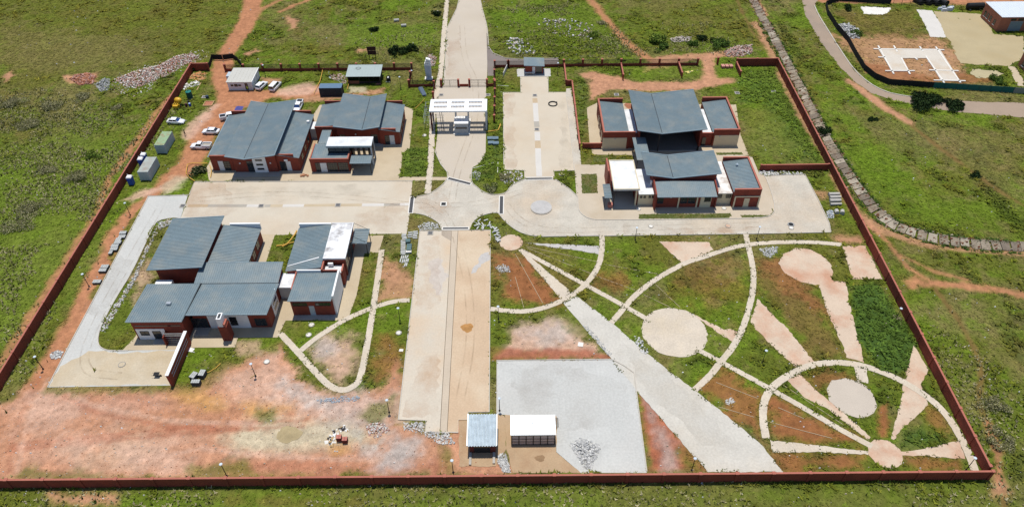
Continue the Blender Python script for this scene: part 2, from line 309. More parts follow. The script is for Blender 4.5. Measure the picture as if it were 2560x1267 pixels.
# thin setting-out strips of edging in the lawns
for a, b in (((1316,616),(1496,655)),((1318,620),(1478,684)),((1508,660),(1645,685)),((1490,690),(1590,726)),((1608,736),(1680,770)),((1640,712),(1700,768)),((1288,634),(1358,760)),((1288,692),(1310,770)),((1790,955),(1895,996)),((1795,1016),(1885,1042)),((1915,1052),(2080,1095)),((1945,1018),(2010,1046)),((1955,960),(2110,1062))):
    o = MB().prism(ribbon_poly(GP([a, b]), .09), 0, .04).build('edging_strip', M('edging_tan', A(206,186,154))); o['kind'] = 'structure'
# white slabs over the drain lines of the parking lots
def slabs(pts, wid, mats, name='drain_slab'):
    P = GP(pts)
    for i, (a, b) in enumerate(zip(P, P[1:])): sheet(name, mats[i % len(mats)], ribbon_poly([a, b], wid), soft=True)
WS = M('white_slab', A(238,232,222), .9, .05); GS = M('grey_slab', A(196,188,174), .9, .08); TS = M('tan_slab', A(216,192,158), .9, .12)
slabs([(1337,246),(1338,258),(1340,290),(1341,304),(1342.5,318)], 1.35, [TS, WS, WS, GS]); slabs([(1343,330),(1344,352),(1345,371),(1346,408),(1347.5,425),(1348,441)], 1.4, [WS, TS, WS, WS, WS])
slabs([(470,514.5),(520,514.5),(617,514.5),(648,514.6)], .95, [TS, GS, WS]); slabs([(662,515),(676,514.7),(707,514.3),(760,514),(838,513)], .95, [GS, APRON, WS, APRON]); slabs([(852,513),(905,512.5),(960,512),(1000,511.5),(1022,511)], .95, [APRON, WS, GS, WS])
TYR = FILM('tyre_dust', A(176,150,120), .26, .35); STAIN = FILM('red_dust_film', A(214,166,126), .22, .12); GRIM = FILM('grime_film', A(150,138,120), .13, .2)
def tyres(pts, wid=.28, gauge=1.5, mat=None):
    P = smooth_line(GP(pts), 2); L = ribbon_poly(P, gauge); n = len(P)
    for side in (L[:n], L[n:]): sheet('tyre_mark', mat or TYR, ribbon_poly(side, wid), soft=True)
tyres([(1035,500),(1080,505),(1112,535),(1130,570)]); tyres([(1265,510),(1290,545),(1340,572),(1420,578),(1600,570),(1900,562)]); tyres([(1155,60),(1160,150),(1190,200),(1190,300),(1160,380),(1140,440),(1130,500)]); tyres([(1140,590),(1170,700),(1180,850),(1150,1000)]); tyres([(490,500),(700,480),(950,500),(1040,515),(1200,512),(1300,480)]); tyres([(400,520),(330,640),(230,820),(200,930),(300,940)])
for P in ([(470,460),(560,458),(600,520),(540,555),(460,540)], [(880,540),(1010,500),(1020,580),(900,580)], [(1260,235),(1285,234),(1290,420),(1262,423)], [(1060,600),(1100,590),(1100,760),(1050,780),(1030,720)], [(1050,900),(1100,880),(1090,1040),(1005,1040)], [(1560,560),(1760,575),(1900,565),(1960,578),(1560,586)], [(1120,90),(1150,80),(1150,200),(1115,205)], [(1030,495),(1100,480),(1150,530),(1120,570),(1060,535)]): sheet('dust_film', STAIN, GP(P), .5, 1.0, soft=True)
for P in ([(520,470),(900,460),(960,480),(700,505),(540,500)], [(1300,560),(1420,540),(1440,575),(1330,586)], [(1270,920),(1420,910),(1560,960),(1580,1060),(1420,1080),(1300,1020)], [(1560,860),(1700,970),(1800,1060),(1850,1120),(1760,1110),(1600,960)], [(200,780),(300,640),(330,650),(250,800)], [(1400,250),(1412,250),(1430,420),(1400,420)]): sheet('grime_film', GRIM, GP(P), .6, 1.2, soft=True)
# north-east compound
sheet('tar_road', ASPH, GP([(2004,-6),(2014,38),(2043,93),(2096,164),(2134,202),(2177,232),(2238,252.5),(2313,268),(2389,280),(2600,297),(2600,259),(2420,254),(2298,244),(2263,241),(2212,230),(2170,207),(2134,174),(2101,126),(2071,78),(2046,38),(2036,15),(2050,-6)]), .2, 1.5)
def Z7(p): return ZP(1960,0,3.96,p)
sheet('compound_gravel', M('yellow_gravel', A(206,188,148), .95, .1, .3, 4, tint=A(190,170,128), tscale=.15), GP(Z7([(1480,110),(2020,150),(2000,190),(2080,340),(2376,360),(2376,560),(2230,660),(1760,630),(1700,540),(1640,400),(1600,370)])), .4, 1.2)
sheet('strip_slab', WS, GP(Z7([(1312,97),(1470,108),(1545,230),(1603,375),(1450,368),(1380,220)])), .15, .8)
sheet('pale_slab', CONCW, GP(Z7([(760,68),(1060,80),(1050,115),(970,148),(790,140)])), .25, .8)
sheet('house_path', APRON, GP(Z7([(2215,655),(2290,665),(2376,800),(2376,860),(2310,850)])), .1)
sheet('gravel_patch', M('pale_gravel2', A(206,192,152), .95, .12), GP(Z7([(1830,720),(1900,685),(2100,700),(2190,735),(2100,770),(1900,770)])), .5, .8)
sheet('link_road', M('old_tar', A(150,138,130), .9, .1), GP([(1216,78),(1222,118),(1232,133),(1262,146),(1310,150),(1396,146),(1398,163),(1236,165),(1235,190),(1219,190)]))
# kerbs
def kerbpx(pts, sm=0, **k): kerb(smooth_line(GP(pts), sm) if sm else GP(pts), **k)
kerbpx(JUNC[0:7], 1); kerbpx(JUNC[8:14], 1); kerbpx(JUNC[15:27], 1); kerbpx([(1911,440),(1919,455),(1935,503),(1937,528.5),(1927,540),(1899.5,545.5),(1860,546.5),(1500,551),(1472,547),(1455.5,537),(1447,526),(1445,511),(1445,493),(1441,489),(1423,472),(1402,458),(1388,448)], 1)
kerbpx([(1312,448),(1306,451),(1283,460),(1275,468),(1267,480.5),(1258.5,484.6),(1242,487.7),(1221.6,485.7),(1203,477.5),(1189,465),(1180.5,459),(1177.5,441),(1181,419)], 1)
kerbpx([(2077,580),(2073,558),(2045,499),(2012,436),(1911,440)]); kerbpx([(1500,590),(1345,592)]); kerbpx([(1510,590),(1858,585)]); kerbpx([(1870,585),(2077,581)])
kerbpx([(371,491),(470,488),(474,487),(486,455),(1031,453)]); kerbpx([(371,491),(365,503),(175,860),(119,968)]); kerbpx([(451,546),(431,544),(394,552),(382,569),(369.5,597.6),(328.4,684),(287,749.5),(254.5,811),(245.5,840),(245.5,860),(254.5,870.6),(273,876.7),(321,876)], 1)
kerbpx(STRIP[:3]+[(1171,1030)]); kerbpx([STRIP[0],(996,1049),(1065,1051),(1063,1079),(1146,1081)]); kerbpx(LOTE, closed=False, wid=.14, h=.1); kerbpx([(1258,232),(1259.7,425)])
kerbpx([(1242,1032),(1242,901),(1530,898),(1562,915),(1585,932),(1603,1072),(1617,1178)]); kerbpx([(1148,-4),(1142,22),(1123,60),(1118,71),(1111,180),(1108,213)]); kerbpx([(1200,-4),(1207,27),(1216,60),(1219,77),(1222,118),(1232,133),(1262,146),(1310,150),(1396,146)])
kerbpx([(2036,15),(2046,38),(2071,78),(2101,126),(2134,174),(2170,207),(2212,230),(2263,241),(2298,244)], 1, wid=.3); kerbpx([(1119,446),(1118,431),(1102,411),(1088,380)])

# ================================================================== SETTING: ground sheet with its soils and grass
_T = rng.random((256, 256))
def vnoise(X, Y, s, seed=0):
    x = X*s+seed*17.3; y = Y*s+seed*31.7; xi = np.floor(x).astype(int); yi = np.floor(y).astype(int); fx = x-xi; fy = y-yi
    fx = fx*fx*(3-2*fx); fy = fy*fy*(3-2*fy); g = lambda a, b: _T[a & 255, b & 255]
    return (g(xi,yi)*(1-fx)+g(xi+1,yi)*fx)*(1-fy)+(g(xi,yi+1)*(1-fx)+g(xi+1,yi+1)*fx)*fy
def fbm(X, Y, s, seed=0, o=4):
    t = 0; a = .5; n = 0
    for i in range(o): t = t+a*vnoise(X, Y, s*2**i, seed+i); n += a; a *= .55
    return t/n
STEP = .45
xs = np.concatenate([-np.geomspace(4000, 186, 16), np.arange(-185, 185.01, STEP), np.geomspace(186, 4000, 16)])
ys = np.concatenate([-np.geomspace(3000, 4, 10), np.arange(0, 47, 6.0), np.arange(50, 252, STEP), np.geomspace(253, 5000, 16)])
NX, NY = len(xs), len(ys)
X, Y = np.meshgrid(xs, ys); X = X.ravel(); Y = Y.ravel()
def seg_dist(x, y, P, closed):
    d = np.full(x.shape, 1e9); n = len(P)
    for i in range(n if closed else n-1):
        ax, ay = P[i]; bx, by = P[(i+1) % n]; vx, vy = bx-ax, by-ay; L2 = vx*vx+vy*vy+1e-9
        t = np.clip(((x-ax)*vx+(y-ay)*vy)/L2, 0, 1); d = np.minimum(d, (x-ax-t*vx)**2+(y-ay-t*vy)**2)
    return np.sqrt(d)
def inside(x, y, P):
    r = np.zeros(x.shape, bool); n = len(P)
    for i in range(n):
        ax, ay = P[i]; bx, by = P[(i+1) % n]
        c_ = ((ay > y) != (by > y)) & (x < (bx-ax)*(y-ay)/((by-ay) if by != ay else 1e-9)+ax); r ^= c_
    return r
def region(P, pad):
    a = np.array([tuple(p) for p in P]); return np.nonzero((X > a[:,0].min()-pad) & (X < a[:,0].max()+pad) & (Y > a[:,1].min()-pad) & (Y < a[:,1].max()+pad))[0]
K = {k: np.array(A(*v)) for k, v in dict(bright=(114,138,38), mid=(107,119,42), olive=(116,114,48), dry=(142,128,82), dark=(62,78,34), lush=(80,106,46),
     red=(212,156,122), deep=(184,110,82), pink=(228,186,160), cream=(216,200,168), orange=(222,168,104), grey=(200,194,186), brown=(136,110,64), track=(200,140,102), rust=(168,108,70)).items()}
n1 = fbm(X, Y, .022, 1); n2 = fbm(X, Y, .07, 2); n3 = fbm(X, Y, .25, 3); n4 = fbm(X, Y, .9, 4, 2)
def sm(a, lo, hi): t = np.clip((a-lo)/(hi-lo), 0, 1); return t*t*(3-2*t)
Cg = K['mid'][None, :]*np.ones((len(X), 1))
def mix(wt, k): 
    global Cg
    Cg = Cg*(1-wt[:, None])+K[k][None, :]*wt[:, None]
mix(sm(n1, .42, .62)*.8, 'olive'); mix(sm(n2, .5, .68)*.75, 'bright'); mix(sm(fbm(X, Y, .05, 9), .52, .7)*.7, 'dry'); mix(sm(n3, .54, .74)*.6, 'dark'); mix(sm(fbm(X, Y, .35, 15), .56, .72)*.5, 'dry'); mix(sm(fbm(X, Y, .5, 16), .58, .74)*.55, 'bright'); mix(sm(fbm(X, Y, .16, 12), .62, .76)*.3, 'brown')
GR = np.ones(len(X)); WD = np.zeros(len(X)); ZH = np.zeros(len(X))
def paint(k, pts, soft=1.2, amp=1.5, op=1.0, line=None, grass=0.0, weed=None, sc=.35, px=True):
    P = [tuple(p) for p in (GP(pts) if px else pts)]
    if line: wmax = max(line) if isinstance(line, tuple) else line
    ix = region(P, soft+amp+(wmax if line else 0)+2); x = X[ix]; y = Y[ix]
    if line:
        d = seg_dist(x, y, P, False)-wmax/2
    else:
        d = seg_dist(x, y, P, True); d = np.where(inside(x, y, P), -d, d)
    d = d+(fbm(x, y, sc, 21)-.5)*2*amp+(fbm(x, y, sc*4, 22)-.5)*amp*.8
    wt = (1-sm(d, -soft, soft))*op
    if k: Cg[ix] = Cg[ix]*(1-wt[:, None])+K[k][None, :]*wt[:, None]
    if grass is not None: GR[ix] = GR[ix]*(1-wt)+grass*wt
    if weed is not None: WD[ix] = WD[ix]*(1-wt)+weed*wt
# outer fields
paint('bright', [(-60,560),(120,420),(300,330),(440,260),(240,640),(0,980),(-60,980)], 5, 5, .55, grass=1)
paint('bright', [(-60,430),(180,330),(330,330),(430,260),(440,330),(200,740),(0,900),(-60,900)], 6, 6, .6, grass=1)
paint('olive', [(0,-10),(600,-10),(560,130),(420,150),(250,190),(0,230)], 6, 6, .6, grass=1); paint('dry', [(0,60),(260,90),(420,120),(300,170),(0,190)], 6, 8, .5, grass=1)
paint('bright', [(870,60),(1100,60),(1090,110),(960,120),(860,105)], 2, 3, .7, grass=1); paint('bright', [(1240,20),(1500,10),(1560,120),(1260,140)], 3, 4, .45, grass=1)
paint('olive', [(1560,0),(1860,0),(1880,90),(1700,110)], 4, 5, .5, grass=1); paint('dry', [(2090,270),(2180,330),(2280,400),(2420,420),(2540,520),(2560,340),(2300,300)], 5, 7, .45, grass=1)
paint('bright', [(2120,430),(2200,500),(2300,555),(2560,570),(2560,520),(2380,500),(2260,440),(2140,350)], 3, 4, .55, grass=1); paint('mid', [(-40,1215),(2560,1205),(2560,1290),(-40,1290)], 2, 2, .6, grass=1); paint('bright', [(300,1235),(1000,1240),(1500,1245),(1500,1290),(300,1290)], 2, 3, .5, grass=1); paint('dark', [(-40,1212),(2500,1202),(2500,1212),(-40,1224)], .6, 1, .5, grass=1)  # last strip: south wall's shadow painted dark into the turf at its foot
for q in ([(2480,470),(2520,540),(2560,560)],[(1950,60),(2010,160),(2080,190)]): paint('dark', q, 1.5, 1.5, .7, line=3, grass=1)
# dense weed zones (grey-green flowering)
for q in ([(-20,230),(90,225),(210,260),(300,290),(330,370),(260,450),(180,560),(60,640),(-20,620)],[(-20,660),(140,560),(240,450),(420,260),(440,262),(300,470),(150,760),(-20,1000)]): paint('dry', q, 5, 8, .12, grass=None); paint(None, q, 5, 8, .8, weed=.9, grass=None)
paint(None, [(-20,1212),(2480,1200),(2560,1260),(2560,1290),(-20,1290)], 2, 2, .9, weed=.35, grass=None); paint(None, [(2290,760),(2400,800),(2540,1000),(2560,1267),(2500,1267),(2430,1080),(2330,880)], 2, 4, .8, weed=.5, grass=None)
paint(None, [(1225,20),(1420,10),(1560,80),(1610,145),(1225,148)], 2, 3, .9, weed=.9, grass=None); paint('dark', [(1240,90),(1420,80),(1560,130),(1250,145)], 2, 4, .35, grass=None); paint(None, [(1640,60),(1800,60),(1870,130),(1660,135)], 2, 3, .8, weed=.5, grass=None)
paint(None, [(880,105),(1090,70),(1090,150),(900,160)], 2, 3, .7, weed=.35, grass=None)
# tracks and paths outside
paint('track', [(640,-20),(625,30),(606,75),(588,100),(568,130),(556,152),(557,190),(560,215)], .8, 1.0, 1, line=5.6); paint('track', [(700,0),(650,25),(618,80)], .8, .8, .8, line=2.0); paint('track', [(790,-6),(740,12),(700,30)], .7, .8, .8, line=1.6)
paint('track', [(430,240),(395,275),(345,350),(275,440),(245,530),(190,610),(125,720),(70,800),(20,880),(-20,930)], .7, .9, .85, line=1.7); paint('track', [(1470,-10),(1500,30),(1535,70),(1570,110),(1610,140),(1630,150)], .9, 1.0, .9, line=2.6)
paint('brown', [(1842,0),(1860,40),(1880,80),(1930,130)], .5, .5, .8, line=1.0); paint('brown', [(2180,250),(2260,300),(2330,355),(2410,415),(2500,480),(2570,520)], .6, .6, .9, line=1.1)
paint('red', [(2120,200),(2160,230),(2200,260),(2270,305)], .8, .9, .9, line=2.6); paint('track', [(2150,540),(2215,600),(2270,670),(2330,705),(2400,715)], .6, .6, .9, line=.9); paint('track', [(2255,640),(2340,680),(2420,700)], .5, .5, .7, line=.8)
paint('track', [(2268,705),(2285,690),(2330,703),(2400,705),(2470,712),(2570,735),(2570,748),(2440,722),(2340,714),(2280,718)], .8, 1.2, .9); paint('brown', [(2335,718),(2390,790),(2420,840),(2450,905),(2455,950),(2445,1000),(2470,1070),(2490,1130),(2510,1267)], .5, .5, .9, line=1.0)
paint('red', [(2480,1190),(2500,1180),(2530,1230),(2480,1240)], 1, 1, .8); paint('track', [(2470,1060),(2495,1130),(2500,1200)], .5, .6, .8, line=1.5); paint('red', [(120,1230),(290,1232),(290,1260),(140,1262)], 1, 1.2, .9, grass=.2); paint('brown', [(560,1250),(960,1248),(1000,1262),(600,1264)], 1, 2, .5, grass=.6)
for q in ([(610,135),(640,120),(655,128),(620,140)],[(160,190),(240,185),(238,205),(170,210)],[(715,40),(745,50),(745,70),(725,75)],[(10,190),(30,175),(35,190),(15,205)],[(890,122),(925,120),(925,130),(895,132)],[(1610,180),(1640,140),(1780,130),(1870,120),(1860,140),(1740,150)],[(2040,-10),(2600,-10),(2600,2),(2300,4),(2050,8)]): paint('red', q, .9, 1.4, .85)
# inside the fence: yards
paint('track', [(524,172),(575,172),(585,215),(640,225),(720,228),(800,212),(812,235),(760,246),(680,246),(640,262),(600,275),(570,300),(520,380),(505,420),(470,440),(430,470),(385,488),(372,480),(410,440),(455,390),(470,350),(480,320),(535,260),(545,220)], 1.0, 1.2, 1)
paint('pink', [(480,300),(540,255),(545,262),(520,300),(480,345),(462,352),(455,330)], 1, 1.2, .8); paint('pink', [(690,222),(780,206),(800,225),(770,238),(690,240)], 1, 1, .8); paint('cream', [(400,470),(440,440),(470,445),(450,470),(410,485)], 1, 1.2, .7)
paint('red', [(655,195),(705,195),(700,215),(655,212)], .8, .8, .8); paint('red', [(760,245),(920,226),(960,222),(960,234),(880,244),(760,255)], .8, 1.2, .8, grass=.3); paint('cream', [(870,215),(915,218),(915,232),(872,234)], .6, .8, .8)
paint('track', [(380,490),(320,545),(285,600),(250,680),(205,770),(160,850),(110,940),(60,1010),(20,1060)], .9, 1.1, 1, line=4.0); paint('mid', [(362,505),(335,545),(300,600),(275,640)], .4, .6, .95, line=1.0, grass=.9); paint('mid', [(345,545),(310,610),(280,670),(235,740)], .5, 1.0, .8, line=1.2, grass=.8); paint('pink', [(300,500),(365,472),(400,470),(380,486),(330,505)], .8, 1, .8)
paint('red', [(-60,1040),(60,985),(120,972),(440,970),(470,975),(560,920),(640,885),(700,858),(750,940),(830,985),(900,985),(960,960),(990,900),(1005,960),(1000,1050),(1065,1085),(1170,1085),(1250,1165),(1250,1180),(0,1200),(-60,1200)], 1.0, 1.5, 1, grass=.02)
paint('pink', [(60,1040),(300,1030),(500,1090),(420,1170),(120,1150)], 6, 6, .5, grass=None); paint('deep', [(120,985),(420,990),(410,1030),(160,1040)], 3, 3, .35, grass=None); paint('track', [(20,1080),(250,1060),(560,1040),(740,1045)], 2, 2, .5, line=6, grass=None)
paint('orange', [(420,985),(470,970),(560,985),(550,1020),(460,1025)], 1.5, 2, .8, grass=None); paint('orange', [(610,1005),(750,1000),(740,1030),(620,1040)], 1.2, 1.5, .8, grass=None); paint('pink', [(560,940),(680,890),(760,965),(780,1010),(700,1000),(560,980)], 2.5, 3, .8, grass=.08)
paint('cream', [(555,1090),(610,1052),(720,1040),(870,1050),(960,1075),(950,1110),(830,1128),(700,1142),(590,1138)], 2.2, 2.5, .97, grass=0); paint('pink', [(80,1000),(400,995),(420,1020),(120,1050)], 3, 4, .4, grass=None); paint('cream', [(180,1120),(330,1100),(420,1130),(300,1165),(200,1160)], 4, 4, .35, grass=None); paint('grey', [(760,1010),(900,990),(1000,1000),(1000,1060),(900,1075),(790,1050)], 3, 4, .65, grass=0); paint('orange', [(820,1110),(880,1105),(880,1130),(830,1145)], 1, 1.5, .8, grass=None)
paint('deep', [(560,1140),(780,1130),(1000,1160),(1180,1150),(1240,1175),(560,1190)], 2, 2.5, .45, grass=None); paint('grey', [(880,1110),(1000,1100),(1030,1170),(930,1175)], 2, 3, .6, grass=.05)
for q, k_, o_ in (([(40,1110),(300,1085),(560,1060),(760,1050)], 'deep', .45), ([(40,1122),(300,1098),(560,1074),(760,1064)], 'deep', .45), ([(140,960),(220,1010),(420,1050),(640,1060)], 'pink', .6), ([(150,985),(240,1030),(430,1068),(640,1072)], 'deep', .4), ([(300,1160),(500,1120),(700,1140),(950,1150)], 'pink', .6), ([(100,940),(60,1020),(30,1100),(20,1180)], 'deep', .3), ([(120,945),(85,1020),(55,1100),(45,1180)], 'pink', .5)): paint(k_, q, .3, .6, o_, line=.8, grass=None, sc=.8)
for q in ([(40,1010),(130,990),(190,1040),(120,1090),(30,1080)], [(300,1130),(420,1110),(470,1150),(380,1175)], [(690,1000),(800,985),(840,1030),(740,1050)], [(880,1000),(990,1010),(1000,1045),(900,1040)], [(160,1100),(240,1090),(260,1120),(180,1140)]): paint('pink', q, 3, 3.5, .75, grass=None)
for q in ([(700,960),(780,960),(830,1010),(720,1000)], [(930,1085),(1040,1090),(1050,1140),(960,1150)]): paint('grey', q, 2, 3, .6, grass=None)
for q in ([(120,972),(420,970),(420,978),(200,982)],[(640,1030),(690,1025),(680,1050),(640,1050)],[(1100,1090),(1150,1165),(1170,1185),(1120,1180)],[(480,1165),(620,1150),(640,1185),(480,1190)],[(60,1170),(200,1180),(260,1192),(40,1192)],[(900,1030),(985,990),(990,1040),(930,1060)]): paint('mid', q, 1.0, 1.8, .7, grass=.8)
# lawns around the house blocks
paint('olive', [(445,962),(600,875),(700,850),(690,860),(600,905),(520,965),(480,985),(440,975)], 1.5, 2.5, .6, grass=.8); paint('bright', [(600,850),(690,845),(690,870),(620,885)], 1, 1.5, .6, grass=1); paint('pink', [(590,860),(640,855),(650,880),(600,885)], .8, 1.5, .6, grass=.2)
paint('pink', [(770,870),(830,835),(890,845),(880,930),(850,965),(810,940)], 2, 2.5, .85, grass=.15); paint('grey', [(780,860),(840,845),(860,880),(800,900)], 1.5, 2, .6, grass=None); paint('red', [(950,650),(1000,640),(1035,690),(1020,740),(950,745)], 1.5, 2.5, .8, grass=.25); paint('rust', [(940,830),(1000,840),(1000,920),(940,960)], 2, 3, .6, grass=.5)
paint('brown', [(890,650),(930,660),(920,740),(880,770)], 1.5, 2, .5, grass=.7); paint('mid', [(390,560),(430,560),(340,760),(330,850),(250,850),(270,790)], 2, 1, .4, grass=.85); paint('pink', [(330,690),(370,650),(380,690),(340,760)], 1, 1.8, .6, grass=.3)
# garden lawns
paint('brown', [(1230,600),(1420,600),(1420,760),(1230,760)], 3, 4, .5, grass=.7); paint('rust', [(1240,650),(1330,640),(1390,760),(1280,765)], 1.5, 3, .9, grass=.3); paint('rust', [(1690,660),(1830,640),(1860,740),(1760,790),(1700,720)], 4, 6, .3, grass=.8)
paint('brown', [(1890,640),(1960,640),(2060,760),(2120,890),(2040,905),(1970,800),(1900,730)], 2, 3, .8, grass=.7); paint('rust', [(1890,650),(1950,650),(2050,750),(2090,830),(2040,790),(1960,720)], 1.5, 3, .6, grass=.4); paint('rust', [(1490,670),(1570,690),(1560,740),(1490,720)], 1.5, 3, .5, grass=.6)
paint('lush', [(2122,712),(2200,706),(2235,770),(2290,850),(2270,930),(2200,930),(2160,890),(2135,800)], 1, 1.5, 1, grass=1, weed=0); paint('lush', [(2250,1085),(2300,1055),(2345,1090),(2320,1110),(2250,1120)], 1, 1.2, .9, grass=1)
paint('rust', [(1790,920),(1900,985),(1900,1100),(1780,1000),(1750,970)], 1.5, 3, .8, grass=.35); paint('rust', [(1925,990),(2060,1060),(2150,1105),(1930,1090)], 1.5, 2.5, .9, grass=.25); paint('rust', [(1940,1135),(2160,1138),(2140,1170),(1970,1175)], 1.5, 2, .8, grass=.4); paint('rust', [(2010,940),(2110,925),(2130,945),(2040,985)], 1.2, 2, .6, grass=.5); paint('rust', [(2195,1010),(2225,1000),(2220,1090),(2205,1090)], .6, 1, .9, grass=.3); paint('rust', [(2270,1145),(2400,1150),(2400,1172),(2280,1172)], 1, 1.5, .7, grass=.4); paint('rust', [(2320,1010),(2380,1060),(2390,1100),(2320,1060)], 1.2, 2, .6, grass=.5)
paint('mid', [(1990,1120),(2160,1098),(2170,1110),(2010,1128)], .4, .5, .6, grass=1)
paint('pink', [(1270,830),(1330,810),(1420,790),(1510,890),(1420,895),(1260,885)], 1.5, 2.2, .9, grass=.06); paint('grey', [(1300,830),(1400,800),(1440,850),(1360,875)], 2, 2.5, .6, grass=None); paint('deep', [(1235,872),(1420,868),(1528,885),(1528,897),(1235,898)], .8, 1.2, .85, grass=.02); paint('mid', [(1232,800),(1262,800),(1258,870),(1232,885)], .8, 1, .7, grass=.8); paint('mid', [(1380,770),(1420,765),(1470,830),(1440,850)], 1, 2, .6, grass=.6)
paint('deep', [(1585,940),(1610,960),(1700,1090),(1770,1178),(1625,1178),(1605,1070)], .8, 1.0, .95, grass=.03); paint('grey', [(1590,960),(1620,1000),(1640,1060),(1690,1100),(1700,1178),(1660,1178)], 1.5, 2, .5, grass=None); paint('mid', [(1680,1110),(1720,1120),(1760,1178),(1710,1178)], 1, 1.5, .8, grass=.7)
paint('red', [(1140,1050),(1172,1050),(1172,1165),(1280,1165),(1285,1182),(1130,1182)], .6, .8, .9, grass=.02)
# north-east grounds
paint('red', [(1450,185),(1480,178),(1530,190),(1600,205),(1700,205),(1755,200),(1760,140),(1785,135),(1790,195),(1838,198),(1835,208),(1790,215),(1740,225),(1620,228),(1540,222),(1500,235),(1478,250),(1470,215)], .8, 1.2, .95, grass=.05)
paint('dry', [(1860,270),(1920,268),(1990,330),(2000,375),(1900,385)], 3, 4, .45, grass=.85); paint('brown', [(1850,270),(1900,265),(1920,300),(1880,330)], 2, 3, .5, grass=.5); paint('bright', [(1855,172),(1940,168),(2060,400),(1900,405),(1850,300)], 3, 4, .5, grass=1); paint('lush', [(1850,175),(1940,170),(1975,240),(2040,360),(2065,405),(1990,400),(1960,300),(1900,255),(1850,255)], 2, 2.5, .7, grass=1); paint('lush', [(1440,190),(1475,200),(1460,330),(1445,360)], 1, 1.5, .6, grass=1); paint('lush', [(1240,175),(1256,175),(1258,430),(1190,460),(1180,445),(1240,350)], 1, 1.5, .6, grass=1); paint('bright', [(1560,170),(1700,165),(1750,180),(1740,198),(1600,196)], 1.5, 2, .6, grass=1)
paint('lush', [(1005,370),(1070,370),(1065,440),(1003,440)], 1, 1, .7, grass=1); paint('red', [(2075,590),(2150,590),(2165,610),(2090,605)], 1, 1.2, .9, grass=.1); paint('red', [(2040,480),(2065,480),(2065,500),(2045,500)], 1, 1.5, .7, grass=.3)
paint('red', [(2080,90),(2330,90),(2400,130),(2420,190),(2330,205),(2220,205),(2160,165)], 2, 4, .7, grass=.3); paint('brown', [(2090,30),(2290,25),(2320,95),(2140,90)], 2, 4, .5, grass=.7); paint('rust', [(2140,150),(2200,200),(2330,212),(2480,205),(2440,180),(2330,190)], 1, 2, .7, grass=.2); paint('track', [(2050,-8),(2300,-6),(2600,6)], 1.2, 1, .9, line=9)
paint('red', [(1890,60),(1920,110),(1975,225),(2030,330),(2075,400),(2100,460),(2140,530),(2200,575),(2300,605),(2420,622),(2570,632)], .8, 1.0, .75, line=2.6, grass=.25); paint('red', [(1880,10),(1900,0),(1920,40),(1905,45)], .5, .8, .9)
# drainage channel beside the slab bank
BANK = [tuple(p) for p in GP([(1880,-8),(1893,15),(1925,75),(1962,140),(2000,215),(2035,285),(2075,358),(2110,415),(2150,475),(2190,525),(2235,560),(2285,580),(2340,594),(2400,603),(2470,610),(2580,616)])]
ix = region(BANK, 8); bx_, by_ = X[ix], Y[ix]; best = np.full(len(ix), 1e9); sgn = np.zeros(len(ix))
for (ax, ay), (cx, cy) in zip(BANK, BANK[1:]):
    vx, vy = cx-ax, cy-ay; L = math.hypot(vx, vy); t = np.clip(((bx_-ax)*vx+(by_-ay)*vy)/L**2, 0, 1); dx = bx_-ax-t*vx; dy = by_-ay-t*vy; d = np.hypot(dx, dy)
    s_ = dx*(vy/L)+dy*(-vx/L); up = d < best; best = np.where(up, d, best); sgn = np.where(up, np.sign(s_), sgn)
sgd = best*sgn; dep = sm(sgd, -1.3, 1.1)*(1-sm(sgd, 1.7, 3.0)); ZH[ix] -= .62*dep; GR[ix] *= np.where((sgd > -1.4) & (sgd < 1.3), 0, 1)
# ruts and grain
Cg *= (.72+.34*n4+.22*fbm(X, Y, .35, 77, 3))[:, None]
PM = np.zeros(len(X), bool); PE = np.zeros(len(X), bool)
for P in PAVED:
    ix = region(P, 1); ins = inside(X[ix], Y[ix], P); PM[ix] |= ins
GR[PM] = 0; WD[PM] = 0
ZH += (fbm(X, Y, .3, 31, 3)-.5)*.05*(~PM)-.03
far = sm(np.hypot(X, Y-120), 230, 600); ZH += far*(fbm(X, Y, .004, 40, 3)-.45)*30
lm = [tuple(p) for p in GP([(2122,712),(2200,706),(2235,770),(2290,850),(2270,930),(2200,930),(2160,890),(2135,800)])]
ix = region(lm, 2); dd = seg_dist(X[ix], Y[ix], lm, True); ZH[ix] += np.where(inside(X[ix], Y[ix], lm), np.clip(dd*.28, 0, .8)*(.6+.8*fbm(X[ix], Y[ix], .4, 50)), 0)
me = bpy.data.meshes.new('ground'); me.vertices.add(NX*NY); me.vertices.foreach_set('co', np.stack([X, Y, ZH], 1).astype(np.float32).ravel())
i0 = (np.arange(NY-1)[:, None]*NX+np.arange(NX-1)[None, :]).ravel(); quads = np.stack([i0, i0+1, i0+1+NX, i0+NX], 1).astype(np.int32)
def fill(me, loops, npf):
    nf = len(loops)//npf; me.loops.add(len(loops)); me.loops.foreach_set('vertex_index', loops); me.polygons.add(nf)
    me.polygons.foreach_set('loop_start', np.arange(0, nf*npf, npf, dtype=np.int32)); me.update(calc_edges=True)
def colattr(me, cols):
    a = me.color_attributes.new('Col', 'FLOAT_COLOR', 'POINT'); a.data.foreach_set('color', np.concatenate([cols, np.ones((len(cols), 1))], 1).astype(np.float32).ravel())
fill(me, quads.ravel(), 4); me.polygons.foreach_set('use_smooth', np.ones(len(quads), bool)); colattr(me, Cg)
GROUNDM = MC('earth_and_turf'); me.materials.append(GROUNDM)
ground = bpy.data.objects.new('ground', me); COL.objects.link(ground); tag(ground, kind='structure')

